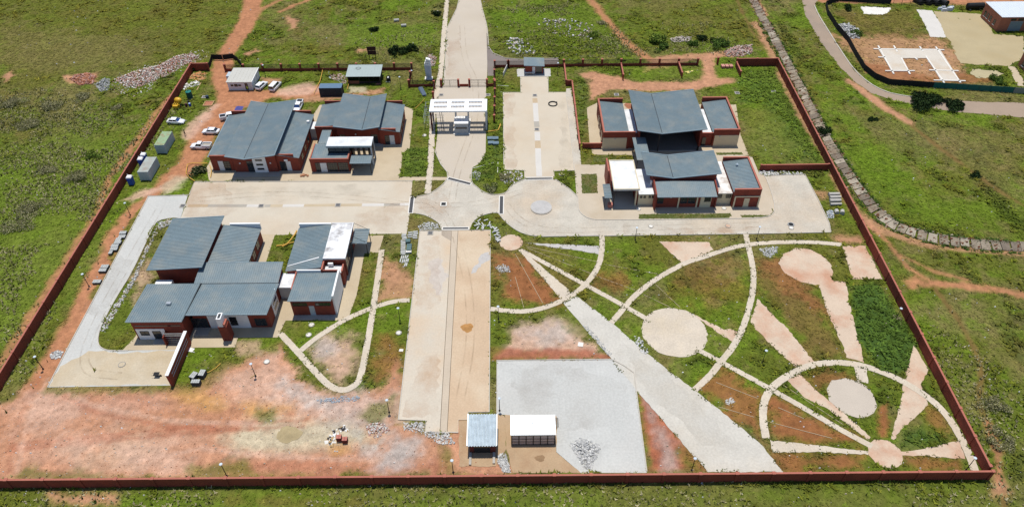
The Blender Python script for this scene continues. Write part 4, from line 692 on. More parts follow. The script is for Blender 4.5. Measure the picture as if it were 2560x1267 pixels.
# --- D: annexe
t = thing('annexe', 'annexe with weathered white flat roof slab and grey canopy, right of the house block', 'building', (-38, 106))
walls(t, -44.5, -37.6, 104.4, 117.4, 4, tops=(3.65,4.6,4.6,3.65)); roofslab(t, 'roof', -44.8, -37.6, 104.3, 117.4, 3.8, 4.8, 4.8, 3.8, 'x'); parapet(t, -44.6, -37.9, 117.45, 117.75, 3.2, 4.75, WHITE); m = MB().hexa([(-44.6,105.6,3.84),(-38.5,107.1,4.7),(-38.5,107.35,4.72),(-44.6,105.75,3.86)], [(-44.6,105.6,3.94),(-38.5,107.1,4.8),(-38.5,107.35,4.8),(-44.6,105.75,3.94)]).build('loose_flashing', WHITE, t)
walls(t, -37.5, -33.35, 106.8, 117, 4.85, RED); s = box(t, 'flat_roof', WHITEB, -37.55, -33.05, 106.4, 117.25, 4.88, 5.15)
for q in ((-37.55,-33.05,117.1,117.25),(-37.55,-33.05,106.4,106.55)): MB().box(*q, 5.15, 5.27).build('upstand', WHITE, s)
MB().box(-33.2, -33.05, 106.55, 117.1, 5.15, 5.27).build('upstand', WHITE, s)
for y in (107.2, 109.6, 112): window(t, y, y+1.9, .3, 4.3, -33.35, 2, 3, 'x', side=1)
walls(t, -37.4, -33.5, 104.1, 106.3, 3.3); box(t, 'low_roof', WHITER, -37.2, -33.7, 104.2, 106.3, 3.31, 3.42); parapet(t, -33.75, -33.5, 104.1, 106.3, 3.31, 3.9); parapet(t, -37.55, -37.3, 103.9, 106.3, 3.31, 4.6); box(t, 'air_conditioner', WHITE, -36.6, -35.6, 105.8, 106.2, 3.6, 4.3)
walls(t, -42.1, -34.1, 96.05, 103.8, 4, tops=(4.4,4.4,3.6,3.6)); roofslab(t, 'roof', -42.3, -34.1, 95.5, 103.95, 4.6, 4.6, 3.8, 3.8, 'y'); trim(t, [(-42.3,95.45,4.6),(-34.1,95.45,4.6)], .1); box(t, 'side_wall', WHITE, -34.1, -33.75, 96.3, 103.4, 0, 5.0); parapet(t, -42.4, -37.7, 103.95, 104.2, 3.2, 4.3, WHITE); parapet(t, -37.6, -34.1, 103.95, 104.08, 3.2, 4.3); box(t, 'west_parapet', REDTOP, -42.55, -42.32, 99, 103.8, 0, 4.2)
window(t, -41.7, -39.1, 2.7, 3.4, 96.05, 4, 1); door(t, -38.8, -37.8, 2.6, 96.05, GREYP); window(t, -37.4, -34.6, 2.7, 3.4, 96.05, 4, 1); box(t, 'step', CONC, -42, -34, 94.95, 96, .05, .1)
roofslab(t, 'canopy', -33.2, -30, 113, 117.6, 3.3, 3.2, 3.2, 3.3, 'x', .5); trim(t, [(-33.2,112.97,3.3),(-30,112.97,3.2)], .1)
for x, y in ((-30.2,113.2),(-30.2,117.3)): box(t, 'canopy_post', DKMET, x-.07, x+.07, y-.07, y+.07, 0, 3.1)
for y in (113.3, 117.3): MB().tube([(-33.1,y,5.1),(-30.3,y,3.3)], .04).build('stay', DKMET, t)
# --- E: open hall
t = thing('open_hall', 'open fronted hall with wide blue grey valley roof between cream and red wings', 'building', (39, 157))
def wing(t, x0, x1, y0, y1, zw, ze, zp, sides, cream=None, pw=.3):
    walls(t, x0, x1, y0, y1, 4, tops=(zw-.15, ze-.15, ze-.15, zw-.15)); o = .06
    roofslab(t, 'wing_roof', x0+(pw if 'W' in sides else -.1), x1-(pw if 'E' in sides else -.1), y0+(pw if 'S' in sides else -.2), y1-(pw if 'N' in sides else -.1), zw, ze, ze, zw, 'x', .5)
    if 'W' in sides: parapet(t, x0-o, x0+pw, y0+pw+.02, y1-pw-.02, 3, zp)
    if 'E' in sides: parapet(t, x1-pw, x1+o, y0+pw+.02, y1-pw-.02, 3, zp)
    if 'N' in sides: parapet(t, x0-o, x1+o, y1-pw, y1+o, 3, zp)
    if 'S' in sides: parapet(t, x0-o, x1+o, y0-o, y0+pw, 3.25, zp)
wing(t, 22.5, 28.9, 150.6, 166.2, 4.3, 3.6, 4.85, 'WNS'); box(t, 'cream_panel', CREAM, 22.4, 28.3, 150.47, 150.59, 0, 3.24); walls(t, 28.95, 31.1, 150.8, 163.4, 3.1); parapet(t, 28.99, 30.2, 150.55, 150.85, 3.25, 4.85); box(t, 'flat_roof', WHITER, 28.95, 31.1, 152.8, 163.5, 3.12, 3.24)
wing(t, 49.6, 55.8, 151.3, 166.4, 3.6, 4.3, 4.85, 'ENS'); box(t, 'cream_panel', CREAM, 49.9, 55.85, 151.17, 151.29, 0, 3.24); walls(t, 46.6, 49.5, 151.7, 163, 3.1); box(t, 'flat_roof', WHITER, 47.2, 49.45, 151.9, 163.2, 3.12, 3.24); parapet(t, 46.7, 49.5, 151.55, 151.85, 2.9, 3.7); box(t, 'doorway', GLASS, 47.1, 48, 151.52, 151.56, 0, 2.4)
box(t, 'hall_wall', RED, 31.15, 31.5, 151, 165.4, 0, 6.3); box(t, 'hall_wall', RED, 46.2, 46.55, 151, 165.4, 0, 6.4); box(t, 'hall_wall', RED, 31.52, 46.18, 165.1, 165.4, 0, 5.8); box(t, 'floor', M('hall_floor', (.16,.15,.14)), 31.52, 46.18, 149.6, 165.05, .06, .16); box(t, 'step', CONC, 33.8, 47.5, 149.2, 149.58, .05, .12)
roofslab(t, 'roof', 30.2, 36.1, 148.1, 166.4, 7.0, 6.0, 6.0, 7.0, 'x'); roofslab(t, 'roof', 36.2, 46.8, 148.1, 166.2, 6.0, 7.2, 7.2, 6.0, 'x'); box(t, 'valley_gutter', ROOFD, 36.08, 36.22, 148.15, 166.2, 5.93, 6.03); trim(t, [(30.2,148.07,7),(36.15,148.05,6),(46.8,148.07,7.2)]); trim(t, [(30.2,166.4,7),(36.15,166.35,6),(46.8,166.3,7.2)])
MB().cyl((35.9,149.3), .12, 0, 5.9).build('column', DKMET, t); MB().cyl((45.8,149.6), .25, 0, 1.0).build('bin', BLACK, t); roofslab(t, 'gable_beam', 31.6, 36.1, 149.2, 149.4, 6.5, 5.85, 5.85, 6.5, None, th=.3, mat=DKMET); roofslab(t, 'gable_beam', 36.2, 46.1, 149.2, 149.4, 5.85, 6.8, 6.8, 5.85, None, th=.3, mat=DKMET)
for y in (153, 156.5, 160): window(t, y, y+1.6, .8, 2.6, 22.5, 2, 2, 'x', fm=CREAM)
box(t, 'wall_light', STEEL, 25.2, 25.5, 150.3, 150.47, 2.9, 3.1); box(t, 'wall_light', STEEL, 51, 51.3, 151, 151.17, 2.9, 3.1)
t = thing('covered_walkway', 'narrow blue grey roofed walkway linking the hall to the station block', 'walkway', (31, 145.5)); roofslab(t, 'roof', 29.5, 32.7, 140.9, 150.1, 3.5, 3.5, 3.6, 3.6, 'y', .45)
for x, y in ((29.8,142),(32.4,144.5),(29.8,149),(32.4,149)): box(t, 'post', DKMET, x-.08, x+.08, y-.08, y+.08, 0, 3.4)
# --- F: station block
t = thing('station_block', 'red and cream station block with white flat entrance roof beside the roundabout', 'building', (39, 132))
valley_walls(t, 31.6, 45.9, 132, 139.6, ((30,6.4),(36.1,5.4),(46.7,6.6))); roofslab(t, 'roof', 30, 36.05, 131.4, 140.1, 6.4, 5.4, 5.4, 6.4, 'x'); roofslab(t, 'roof', 36.15, 46.7, 131.4, 140, 5.4, 6.6, 6.6, 5.4, 'x'); box(t, 'valley_gutter', ROOFD, 36.03, 36.17, 131.45, 140, 5.33, 5.43); trim(t, [(30,131.37,6.4),(36.1,131.35,5.4),(46.7,131.37,6.6)]); trim(t, [(30,140.1,6.4),(36.1,140.1,5.4),(46.7,140.1,6.6)])
s = box(t, 'entrance_roof', WHITER, 22.5, 28.25, 127.95, 138.9, 4.65, 4.95)
for q in ((22.5,22.7,127.95,138.9),(28.05,28.25,128.15,138.7),(22.7,28.25,138.7,138.9),(22.7,28.25,127.95,128.15)): MB().box(*q, 4.951, 5.1).build('upstand', CREAM, s)
box(t, 'wall', RED, 22.3, 22.62, 131.5, 138.8, 0, 4.64); box(t, 'wall', RED, 22.65, 28.1, 138.4, 138.75, 0, 4.64); box(t, 'wall', RED, 27.85, 28.15, 128.6, 138.35, 0, 4.64); box(t, 'pier', CREAM, 27.6, 27.84, 128.2, 129, 0, 4.64); MB().cyl((22.8,128.3), .12, 0, 4.64).build('column', DKMET, t); window(t, 23.2, 27.4, .2, 3.4, 134.5, 5, 3); box(t, 'counter', BRICKR, 21.6, 22.6, 127.6, 128.7, 0, .9); box(t, 'floor', CONC, 22.65, 27.8, 127.4, 138.3, .09, .14); box(t, 'blade_wall', REDTOP, 21.9, 22.25, 134.5, 139.5, 0, 5.2)
roofslab(t, 'canopy', 20.6, 22.25, 127.5, 132.4, 3, 3, 3.1, 3.1, 'x', .5); box(t, 'canopy_post', DKMET, 20.7, 20.84, 127.7, 127.84, 0, 2.95)
walls(t, 28.3, 31.9, 128.6, 138, 3.05, CREAM); box(t, 'flat_roof', WHITER, 28.26, 31.85, 128.45, 137.8, 3.06, 3.22); box(t, 'roof_hatch', WHITE, 28.9, 29.9, 129.4, 131.8, 3.22, 3.3); box(t, 'chimney', WHITE, 31.2, 31.6, 131.6, 132, 3.22, 4.4)
for x in (28.7, 29.5, 30.6, 31.35): window(t, x, x+.4, 2.1, 2.6, 128.6, 1, 1)
walls(t, 32.05, 45.4, 127.7, 131.9, 4, tops=(3.85,3.85,4.5,4.5)); roofslab(t, 'roof', 32.0, 45.15, 126.4, 131.2, 4.0, 4.0, 4.75, 4.75, 'y', .4); trim(t, [(32,126.37,4),(45.15,126.37,4)], .1); MB().hexa([(31.65,126.7,0),(31.95,126.7,0),(31.95,131.5,0),(31.65,131.5,0)], [(31.65,126.7,4.5),(31.95,126.7,4.5),(31.95,131.5,5.2),(31.65,131.5,5.2)]).build('blade_wall', RED, t); MB().hexa([(45.25,127.4,0),(45.55,127.4,0),(45.55,131.5,0),(45.25,131.5,0)], [(45.25,127.4,4.5),(45.55,127.4,4.5),(45.55,131.5,5.2),(45.25,131.5,5.2)]).build('blade_wall', RED, t)
window(t, 32.5, 33.7, 1.2, 2.6, 127.7, 2, 2); m = MB().box(37.0, 37.3, 127.45, 127.69, 0, 3.5).box(41.1, 41.4, 127.45, 127.69, 0, 3.5).box(37.3, 41.1, 127.45, 127.69, 3.25, 3.5).build('cream_frame', CREAM, t); window(t, 37.6, 39, 1.2, 3.0, 127.7, 3, 2); window(t, 39.3, 40.8, 1.2, 3.0, 127.7, 3, 2); box(t, 'cream_panel', CREAM, 42.0, 44.4, 127.6, 127.69, 0, 3.2); window(t, 42.9, 44.2, 1.7, 2.9, 127.6, 2, 2); box(t, 'wall_light', WHITE, 35.2, 35.45, 127.5, 127.7, 2.8, 3.0)
walls(t, 45.6, 49.1, 128.7, 140.3, 3.05, CREAM); box(t, 'flat_roof', M('mossy_membrane', (.74,.72,.69), .8, .1, .8, 4, tint=(.3,.22,.15), tscale=.35, tamt=.9), 45.6, 49.15, 128.5, 140.5, 3.06, 3.22); window(t, 45.9, 46.9, 1.9, 2.7, 128.7, 2, 1); window(t, 47.9, 48.9, 1.9, 2.7, 128.7, 2, 1)
wing(t, 49.2, 55.0, 127.6, 139.8, 4.0, 4.7, 5.0, 'ENS'); m = MB().box(49.4, 49.7, 127.35, 127.53, 0, 3.2).box(54.8, 55.1, 127.35, 127.53, 0, 3.2).box(49.7, 54.8, 127.35, 127.53, 2.95, 3.2).build('cream_frame', CREAM, t); door(t, 51.7, 52.9, 2.5, 127.6, CREAM); m = MB().cyl((51.8,137.2), .18, 4.2, 4.75, 10).build('roof_vent', ZINC, t); MB().cyl((51.8,137.2), .3, 4.76, 5.0, 10, .12).build('cowl', ZINC, t)
# --- gatehouse
t = thing('gatehouse', 'white portal gatehouse with slotted roof slab over the entrance drive', 'gatehouse', (-13, 161.5))
m = MB(); X0, X1, Y0, Y1 = -20.4, -6.0, 158.9, 164.5; SLX = [(-19.4,-16.1),(-15.0,-11.7),(-10.6,-7.3)]; SLY = [(160.3,161.4),(162.3,163.4)]
ycuts = [Y0]+[v for q in SLY for v in q]+[Y1]; xcuts = [X0]+[v for q in SLX for v in q]+[X1]
for j in range(0, len(ycuts)-1, 2): m.box(X0, X1, ycuts[j], ycuts[j+1], 5.65, 6.0)
for j in range(1, len(ycuts)-1, 2):
    for i in range(0, len(xcuts)-1, 2): m.box(xcuts[i], xcuts[i+1], ycuts[j]+.001, ycuts[j+1]-.001, 5.651, 5.999)
m.build('roof_slab', M('gate_white', (.83,.83,.82), .7, .02), t)
for a, b in SLX:
    for c, d in SLY:
        for i in range(1, 9): x = a+(b-a)*i/9; box(t, 'louvre', WHITE, x-.04, x+.04, c, d, 5.7, 5.95)
box(t, 'side_wall', GREYP, -6.45, -6.05, 159.2, 164.3, 0, 5.64)
for x, y in ((-20.1,159.4),(-20.1,163.9)): box(t, 'column', M('column_red', (.1,.03,.025)), x-.2, x+.2, y-.2, y+.2, 0, 5.64)
for x in (-17.6, -17.1): MB().tube([(x,159.1,0),(x-.25,159.3,5.6)], .07).build('prop', DKMET, t)
b = box(t, 'booth', M('booth_grey', (.34,.36,.37), .8, .05), -14.2, -10.8, 157.6, 160.8, 0, 3.1); MB().box(-14.3, -10.7, 157.4, 160.9, 3.1, 3.3).build('booth_roof', WHITE, b); MB().box(-13.9, -11.1, 157.53, 157.6, 1.6, 2.1).build('booth_window', GLASS, b); box(t, 'kerb_island', CONCW, -14.6, -10.4, 157.3, 164.6, .04, .16); box(t, 'booth_wall', GREYP, -14.2, -14.0, 160.9, 164, 0, 5.6); box(t, 'booth_wall', GREYP, -11, -10.8, 160.9, 164, 0, 5.6)
t = thing('scaffold', 'grey tube scaffold tower standing left of the white gatehouse', 'scaffold', (-20, 163)); 
for x in (-22.1, -19.6, -17.1):
    for y in (159.9, 163.6, 167.3):
        if x > -20 and y > 160: continue
        MB().tube([(x,y,0),(x,y,3.6)], .035, 5).build('standard', STEEL, t)
for z in (1.8, 3.5):
    for x in (-22.1, -20.8): MB().tube([(x,159.7,z),(x,167.5,z)], .035, 5).build('ledger', STEEL, t)
    for y in (159.9, 161.8, 163.6, 165.4, 167.3): MB().tube([(-22.2,y,z),(-20.7,y,z)], .035, 5).build('transom', STEEL, t)
    for y in (159.9, 161.0): MB().tube([(-22.2,y,z),(-17,y,z)], .035, 5).build('ledger', STEEL, t)
    for x in (-19.6,-18.4,-17.1): MB().tube([(x,159.8,z),(x,161.1,z)], .03, 5).build('transom', STEEL, t)
# --- kiosk, pump house, cage shed
t = thing('kiosk', 'small brick kiosk with tilted blue grey roof in the north fence', 'kiosk', (6.7, 189)); walls(t, 4.2, 9.3, 187.6, 190.6, 2.7, RED); roofslab(t, 'roof', 3.8, 9.6, 187.2, 191.2, 2.95, 2.7, 3.1, 3.35, 'y', .5); trim(t, [(3.8,187.15,2.95),(9.6,187.15,2.7)], .1); box(t, 'ledge', CONCW, 4.1, 6.6, 186.9, 187.55, .6, .7); door(t, 6.2, 7.0, 2.3, 187.6); box(t, 'hatch', GLASS, 7.2, 8.9, 187.55, 187.6, .2, 2.4); box(t, 'skirt', CONC, 4, 9.5, 186.7, 187.55, .04, .12)
t = thing('pump_house', 'small red brick pump house with ribbed zinc roof by the south wall', 'hut', (-5, 67.5)); walls(t, -7.1, -2.95, 65.6, 70.3, 2.6, M('dark_brick', (.15,.04,.03), .85, .15, 1, 6)); corrugated(t, 'roof', -7.45, -2.7, 65.1, 70.8, 2.75, 3.3, .43, .16); trim(t, [(-7.45,65.1,2.8),(-7.45,70.8,3.35)], .16, mat=ZINCB); trim(t, [(-2.7,65.1,2.8),(-2.7,70.8,3.35)], .12, mat=ZINCB); box(t, 'doorway', GLASS, -6.4, -3.8, 65.55, 65.6, .1, 1.9); box(t, 'plinth', CONC, -7.2, -6.8, 63.3, 65.5, 0, .3); box(t, 'plinth', CONC, -3.4, -3.0, 63.5, 65.5, 0, .3)
t = thing('cage_shed', 'wire caged shed with bright white metal roof beside the pump house', 'shed', (3.2, 68.5)); roofslab(t, 'roof', -.5, 6.85, 67.15, 70.7, 2.6, 2.6, 3.0, 3.0, 'y', .4, .06, ZINCB, .03); MB().cyl((3.1,69.2), .06, 2.8, 3.1).build('vent', STEEL, t)
for i in range(7): x = -.3+7*i/6; box(t, 'post', DKMET, x-.06, x+.06, 67.0, 67.12, 0, 2.55)
for i in range(7): x = -.3+7*i/6; box(t, 'post', DKMET, x-.06, x+.06, 70.4, 70.52, 0, 2.9)
DNET = M('dusty_net', (.50,.43,.37), .9, .15, 1.2, 6)
for i in range(6):
    a = -.3+7*i/6
    for k in range(3): box(t, 'net_panel', DNET, a+.08, a+1.08, 67.04, 67.06, .12+k*.8, .86+k*.8)
for k in range(4): box(t, 'rail', DKMET, -.3, 6.7, 66.98, 67.02, .03+k*.8, .09+k*.8)
box(t, 'back_panel', M('shed_back', (.2,.16,.13)), -.2, 6.6, 70.35, 70.39, 0, 2.8); box(t, 'floor', DRYSL, -.2, 6.6, 67.2, 70.3, .06, .12); mesh_panel(t, (-.32,67.15), (-.32,70.35), .1, 2.5, DKMET, .12, .03); mesh_panel(t, (6.72,67.15), (6.72,70.35), .1, 2.5, DKMET, .12, .03)
# --- site office, canteen
t = thing('site_office', 'white panelled site office cabin with mono pitch roof near the dirt track', 'cabin', (-74.5, 184)); walls(t, -77.8, -71.1, 180.2, 187.6, 2.55, M('cabin_white', (.66,.67,.68), .6, .04)); roofslab(t, 'roof', -78, -70.9, 179.9, 187.9, 2.62, 2.62, 2.62, 2.62, 'y', .9, .08, M('cabin_roof', A(222,219,208), .6, .05), .03); trim(t, [(-70.9,179.9,2.65),(-70.9,187.9,2.65)], .14, mat=WHITE); window(t, -77, -76.2, 1.2, 1.8, 180.2, 1, 1, fm=WHITE); window(t, -75.9, -75.1, 1.2, 1.8, 180.2, 1, 1); window(t, -74.9, -74.1, 1.2, 1.8, 180.2, 1, 1, fm=WHITE); box(t, 'doorway', GLASS, -73.1, -72.3, 180.15, 180.2, .1, 2.1); box(t, 'skid', BLACK, -77.7, -71.2, 180.3, 187.5, 0, .12); o = box(t, 'annexe_box', ZINC, -79.4, -78.1, 184.5, 187, 0, 1.9)
for x in (-71.08,): 
    for y in (182.6, 185): box(t, 'panel_joint', GREYP, x-.0, x+.03, y, y+.05, .1, 2.5)
t = thing('canteen_shed', 'open fronted dark shed with pale green iron roof by the fence', 'shed', (-41, 185.5)); box(t, 'back_wall', DKMET, -45.2, -36.4, 187.9, 188.1, 0, 2.7); box(t, 'side_wall', DKMET, -45.25, -45.1, 183, 187.9, 0, 2.6); box(t, 'side_wall', DKMET, -36.5, -36.35, 183, 187.9, 0, 2.6); roofslab(t, 'roof', -45.6, -36, 182.4, 188.5, 2.6, 2.6, 2.9, 2.9, 'y', .8, .06, M('pale_iron', A(190,204,200), .6, .06, 1, 4), .03); box(t, 'counter_wall', BRICKW, -45, -42.2, 183, 183.2, 0, .9); box(t, 'screen', DKMET, -42.1, -36.6, 183.1, 183.2, 0, .7); MB().tube([(-42.6+.7*math.cos(a*.52), 186.6+.55*math.sin(a*.52), 2.86) for a in range(12)], .05, 5, True).build('ring', DKMET, t)
for x in (-42.1, -39.3): box(t, 'post', DKMET, x-.06, x+.06, 183, 183.12, 0, 2.6)

# ================================================================== containers, toilets, tanks, plant
def container(name, label, x0, x1, y0, y1, h, body, top, frame):
    t = thing(name, label, 'container', ((x0+x1)/2, (y0+y1)/2)); m = MB().box(x0+.04, x1-.04, y0+.04, y1-.04, .12, h-.05)
    n = int((y1-y0)/.3)
    for i in range(n):
        y = y0+.15+(y1-y0-.3)*i/n
        for xx in (x0, x1-.04): m.box(xx, xx+.04, y, y+.14, .15, h-.1)
    n = int((x1-x0)/.3)
    for i in range(n):
        x = x0+.15+(x1-x0-.3)*i/n; m.box(x, x+.14, y0, y0+.04, .15, h-.1)
    m.build('body', body, t); m = MB().box(x0, x1, y0, y1, h-.05, h)
    for i in range(int((y1-y0)/.5)): m.box(x0+.1, x1-.1, y0+.2+i*.5, y0+.42+i*.5, h+.001, h+.03)
    m.build('roof', top, t)
    for x in (x0, x1-.12):
        for y in (y0, y1-.12): box(t, 'corner_post', frame, x-.01, x+.13, y-.01, y+.13, .0, h+.01)
    d = MB()
    for s in (.25, .42, .58, .75): d.box(x0+(x1-x0)*s-.02, x0+(x1-x0)*s+.02, y0-.05, y0-.01, .2, h-.15)
    d.build('lock_rods', frame, t); return t
PB = M('pale_blue_steel', (.42,.48,.50), .6, .08)
container('shipping_container', 'pale green roofed shipping container with rust patches beside the west wall', -87.2, -84.75, 150.1, 156.1, 2.59, PB, M('rusty_green_roof', A(176,205,160), .7, .1, .6, 4, tint=(.28,.13,.07), tscale=.6, tamt=.8), PB)
container('shipping_container', 'weathered pale blue shipping container next to the blue toilets', -87.3, -84.8, 139.2, 145.2, 2.59, PB, M('weathered_roof', A(200,208,200), .7, .1, .6, 4, tint=(.3,.2,.14), tscale=.5, tamt=.5), PB)
container('storage_container', 'dark navy storage container with blue roof behind the reception block', -51.9, -45.8, 176.4, 178.9, 2.59, M('navy_steel', (.03,.04,.06), .5, .1), M('blue_roof', A(120,150,178), .5, .06), M('navy_steel', (.03,.04,.06)))
BLUEP = M('toilet_blue', (.025,.07,.36), .45, .05, spec=.4)
def toilet(x, y, label):
    t = thing('portable_toilet', label, 'toilet', (x, y), 'portable toilets along the west wall'); box(t, 'cabin', BLUEP, x-.55, x+.55, y-.55, y+.55, .08, 2.1); m = MB().hexa([(x-.6,y-.6,2.1),(x+.6,y-.6,2.1),(x+.6,y+.6,2.1),(x-.6,y+.6,2.1)], [(x-.45,y-.45,2.35),(x+.45,y-.45,2.35),(x+.45,y+.45,2.35),(x-.45,y+.45,2.35)]).build('roof', WHITE, t); d = box(t, 'door', M('toilet_door', (.04,.1,.45), .45), x-.4, x+.4, y-.6, y-.55, .15, 2.0); MB().box(x+.25, x+.33, y-.64, y-.6, 1, 1.1).build('latch', FRAME, d); MB().cyl((x-.42,y+.4), .05, 2.1, 2.6, 8).build('vent_pipe', WHITE, t); box(t, 'skid', BLACK, x-.55, x+.55, y-.5, y+.5, 0, .08)
toilet(-88.9, 138.0, 'lone blue toilet south of the pale blue container'); toilet(-88.95, 145.2, 'blue toilet nearest the container in the pair by the wall'); toilet(-88.9, 147, 'blue toilet at the back of the pair by the wall')
GT = M('tank_green', (.01,.07,.06), .4, .06, spec=.4)
t = thing('water_tank', 'tall dark green water tank near the yellow mixer', 'tank', (-87.3, 176.3)); m = MB().cyl((-87.3,176.3), .75, .15, 2.0, 20)
for z in (.5, .95, 1.4): m.cyl((-87.3,176.3), .79, z, z+.12, 20)
m.build('barrel', GT, t, False); MB().cyl((-87.3,176.3), .75, 2.0, 2.3, 20, .35).build('dome', M('tank_lid', (.02,.2,.17), .4), t); MB().cyl((-87.3,176.3), .25, 2.3, 2.42, 12).build('lid', GT, t); MB().cyl((-87.3,176.3), .85, 0, .15, 16).build('base', CONC, t)
YEL = M('plant_yellow', (.62,.36,.02), .45, .08, spec=.4)
t = thing('concrete_mixer', 'yellow towed concrete mixer standing against the west wall', 'mixer', (-89, 172.3)); m = MB().tube([(-89.9,173.4,1.0),(-89.4,173,1.25),(-88.7,172.5,1.55),(-88.1,172.1,1.8)], [.35,.85,.8,.4], 16); m.build('drum', YEL, t, True); box(t, 'chassis', YEL, -90.1, -88.2, 170.9, 171.1, .5, 1.2); box(t, 'engine_cover', YEL, -89.9, -88.6, 170.3, 170.85, .5, 1.1)
for x in (-89.8, -89.3, -88.8): box(t, 'frame_bar', YEL, x-.07, x+.07, 171.1, 172.9, 1.0, 1.25)
for x in (-89.9, -88.2): m = MB().tube([(x-.1,171.6,.35),(x+.1,171.6,.35)], .35, 12).build('wheel', BLACK, t); MB().tube([(x-.12,171.6,.35),(x+.12,171.6,.35)], .15, 8).build('rim', YEL, m)
def drum(x, y, mat, label, r=.3, h=.88, lid=None):
    t = thing('drum', label, 'drum', (x, y), 'drums by the mixer'); m = MB().cyl((x,y), r, .0, h, 14)
    for z in (.28, .58): m.cyl((x,y), r+.02, z, z+.04, 14)
    m.build('shell', mat, t); MB().cyl((x,y), r-.03, h, h+.02, 14).build('lid', lid or mat, t)
drum(-86.9, 171.9, M('maroon_paint', (.07,.015,.025), .5), 'maroon steel drum beside the mixer'); drum(-86.0, 172.1, BLUEP, 'blue plastic drum with pale lid beside the mixer', lid=M('pale_lid', (.4,.5,.7), .5)); drum(-86.7, 173.3, BLACK, 'black drum between mixer and green tank'); drum(-82.6, 176.2, M('navy_drum', (.03,.05,.08), .5), 'dark navy drum alone on the grass near the track', .42, .7)
t = thing('sand_box', 'square timber surround filled with red sand on the grass', 'sand box', (-81.4, 173.2)); 
for q in ((-82.6,-80.2,171.9,172.1),(-82.4,-80,174.2,174.4),(-82.6,-82.4,172.1,174.2),(-80.3,-80.1,172.1,174.2)): box(t, 'board', TIMB, *q, 0, .25)
box(t, 'fill', M('sand_red', A(196,130,100)), -82.4, -80.3, 172.1, 174.2, 0, .12)

# ================================================================== vehicles (length along +x, wheels on the ground)
CARW = M('white_car_paint', (.78,.79,.80), .25, .02, spec=.6); TYRE = M('tyre', (.012,.012,.012), .8); RIM = M('wheel_rim', (.35,.36,.37), .4, spec=.6); LAMPM = M('lamp_glass', (.6,.62,.65), .2, spec=.8); TAIL = M('tail_lamp', (.4,.02,.02), .3); CARD = M('dark_trim', (.02,.02,.022), .5); NAVYP = M('dark_car_paint', (.03,.035,.05), .3, spec=.6); WSC = M('windscreen', (.02,.05,.16), .1, spec=.9)
def loft(st, nseg=10):
    """stations (x, half width, z low, z high, round) joined into one skin"""
    m = MB(); rings = []
    for x, hw, z0, z1, r in st:
        ring = [(x,-hw*.93,z0),(x,-hw,z0+(z1-z0)*.3),(x,-hw,z0+(z1-z0)*.62),(x,-hw*(1-r),z1-.03),(x,-hw*.5*(1-r),z1),(x,hw*.5*(1-r),z1),(x,hw*(1-r),z1-.03),(x,hw,z0+(z1-z0)*.62),(x,hw,z0+(z1-z0)*.3),(x,hw*.93,z0)]
        rings.append(ring)
    n = 10; vs_ = [p for r in rings for p in r]; fs = []
    for i in range(len(rings)-1): fs += [(i*n+j, (i+1)*n+j, (i+1)*n+(j+1)%n, i*n+(j+1)%n) for j in range(n)]
    fs += [tuple(range(n)), tuple(range((len(rings)-1)*n, len(rings)*n))[::-1]]; return m.add(vs_, fs)
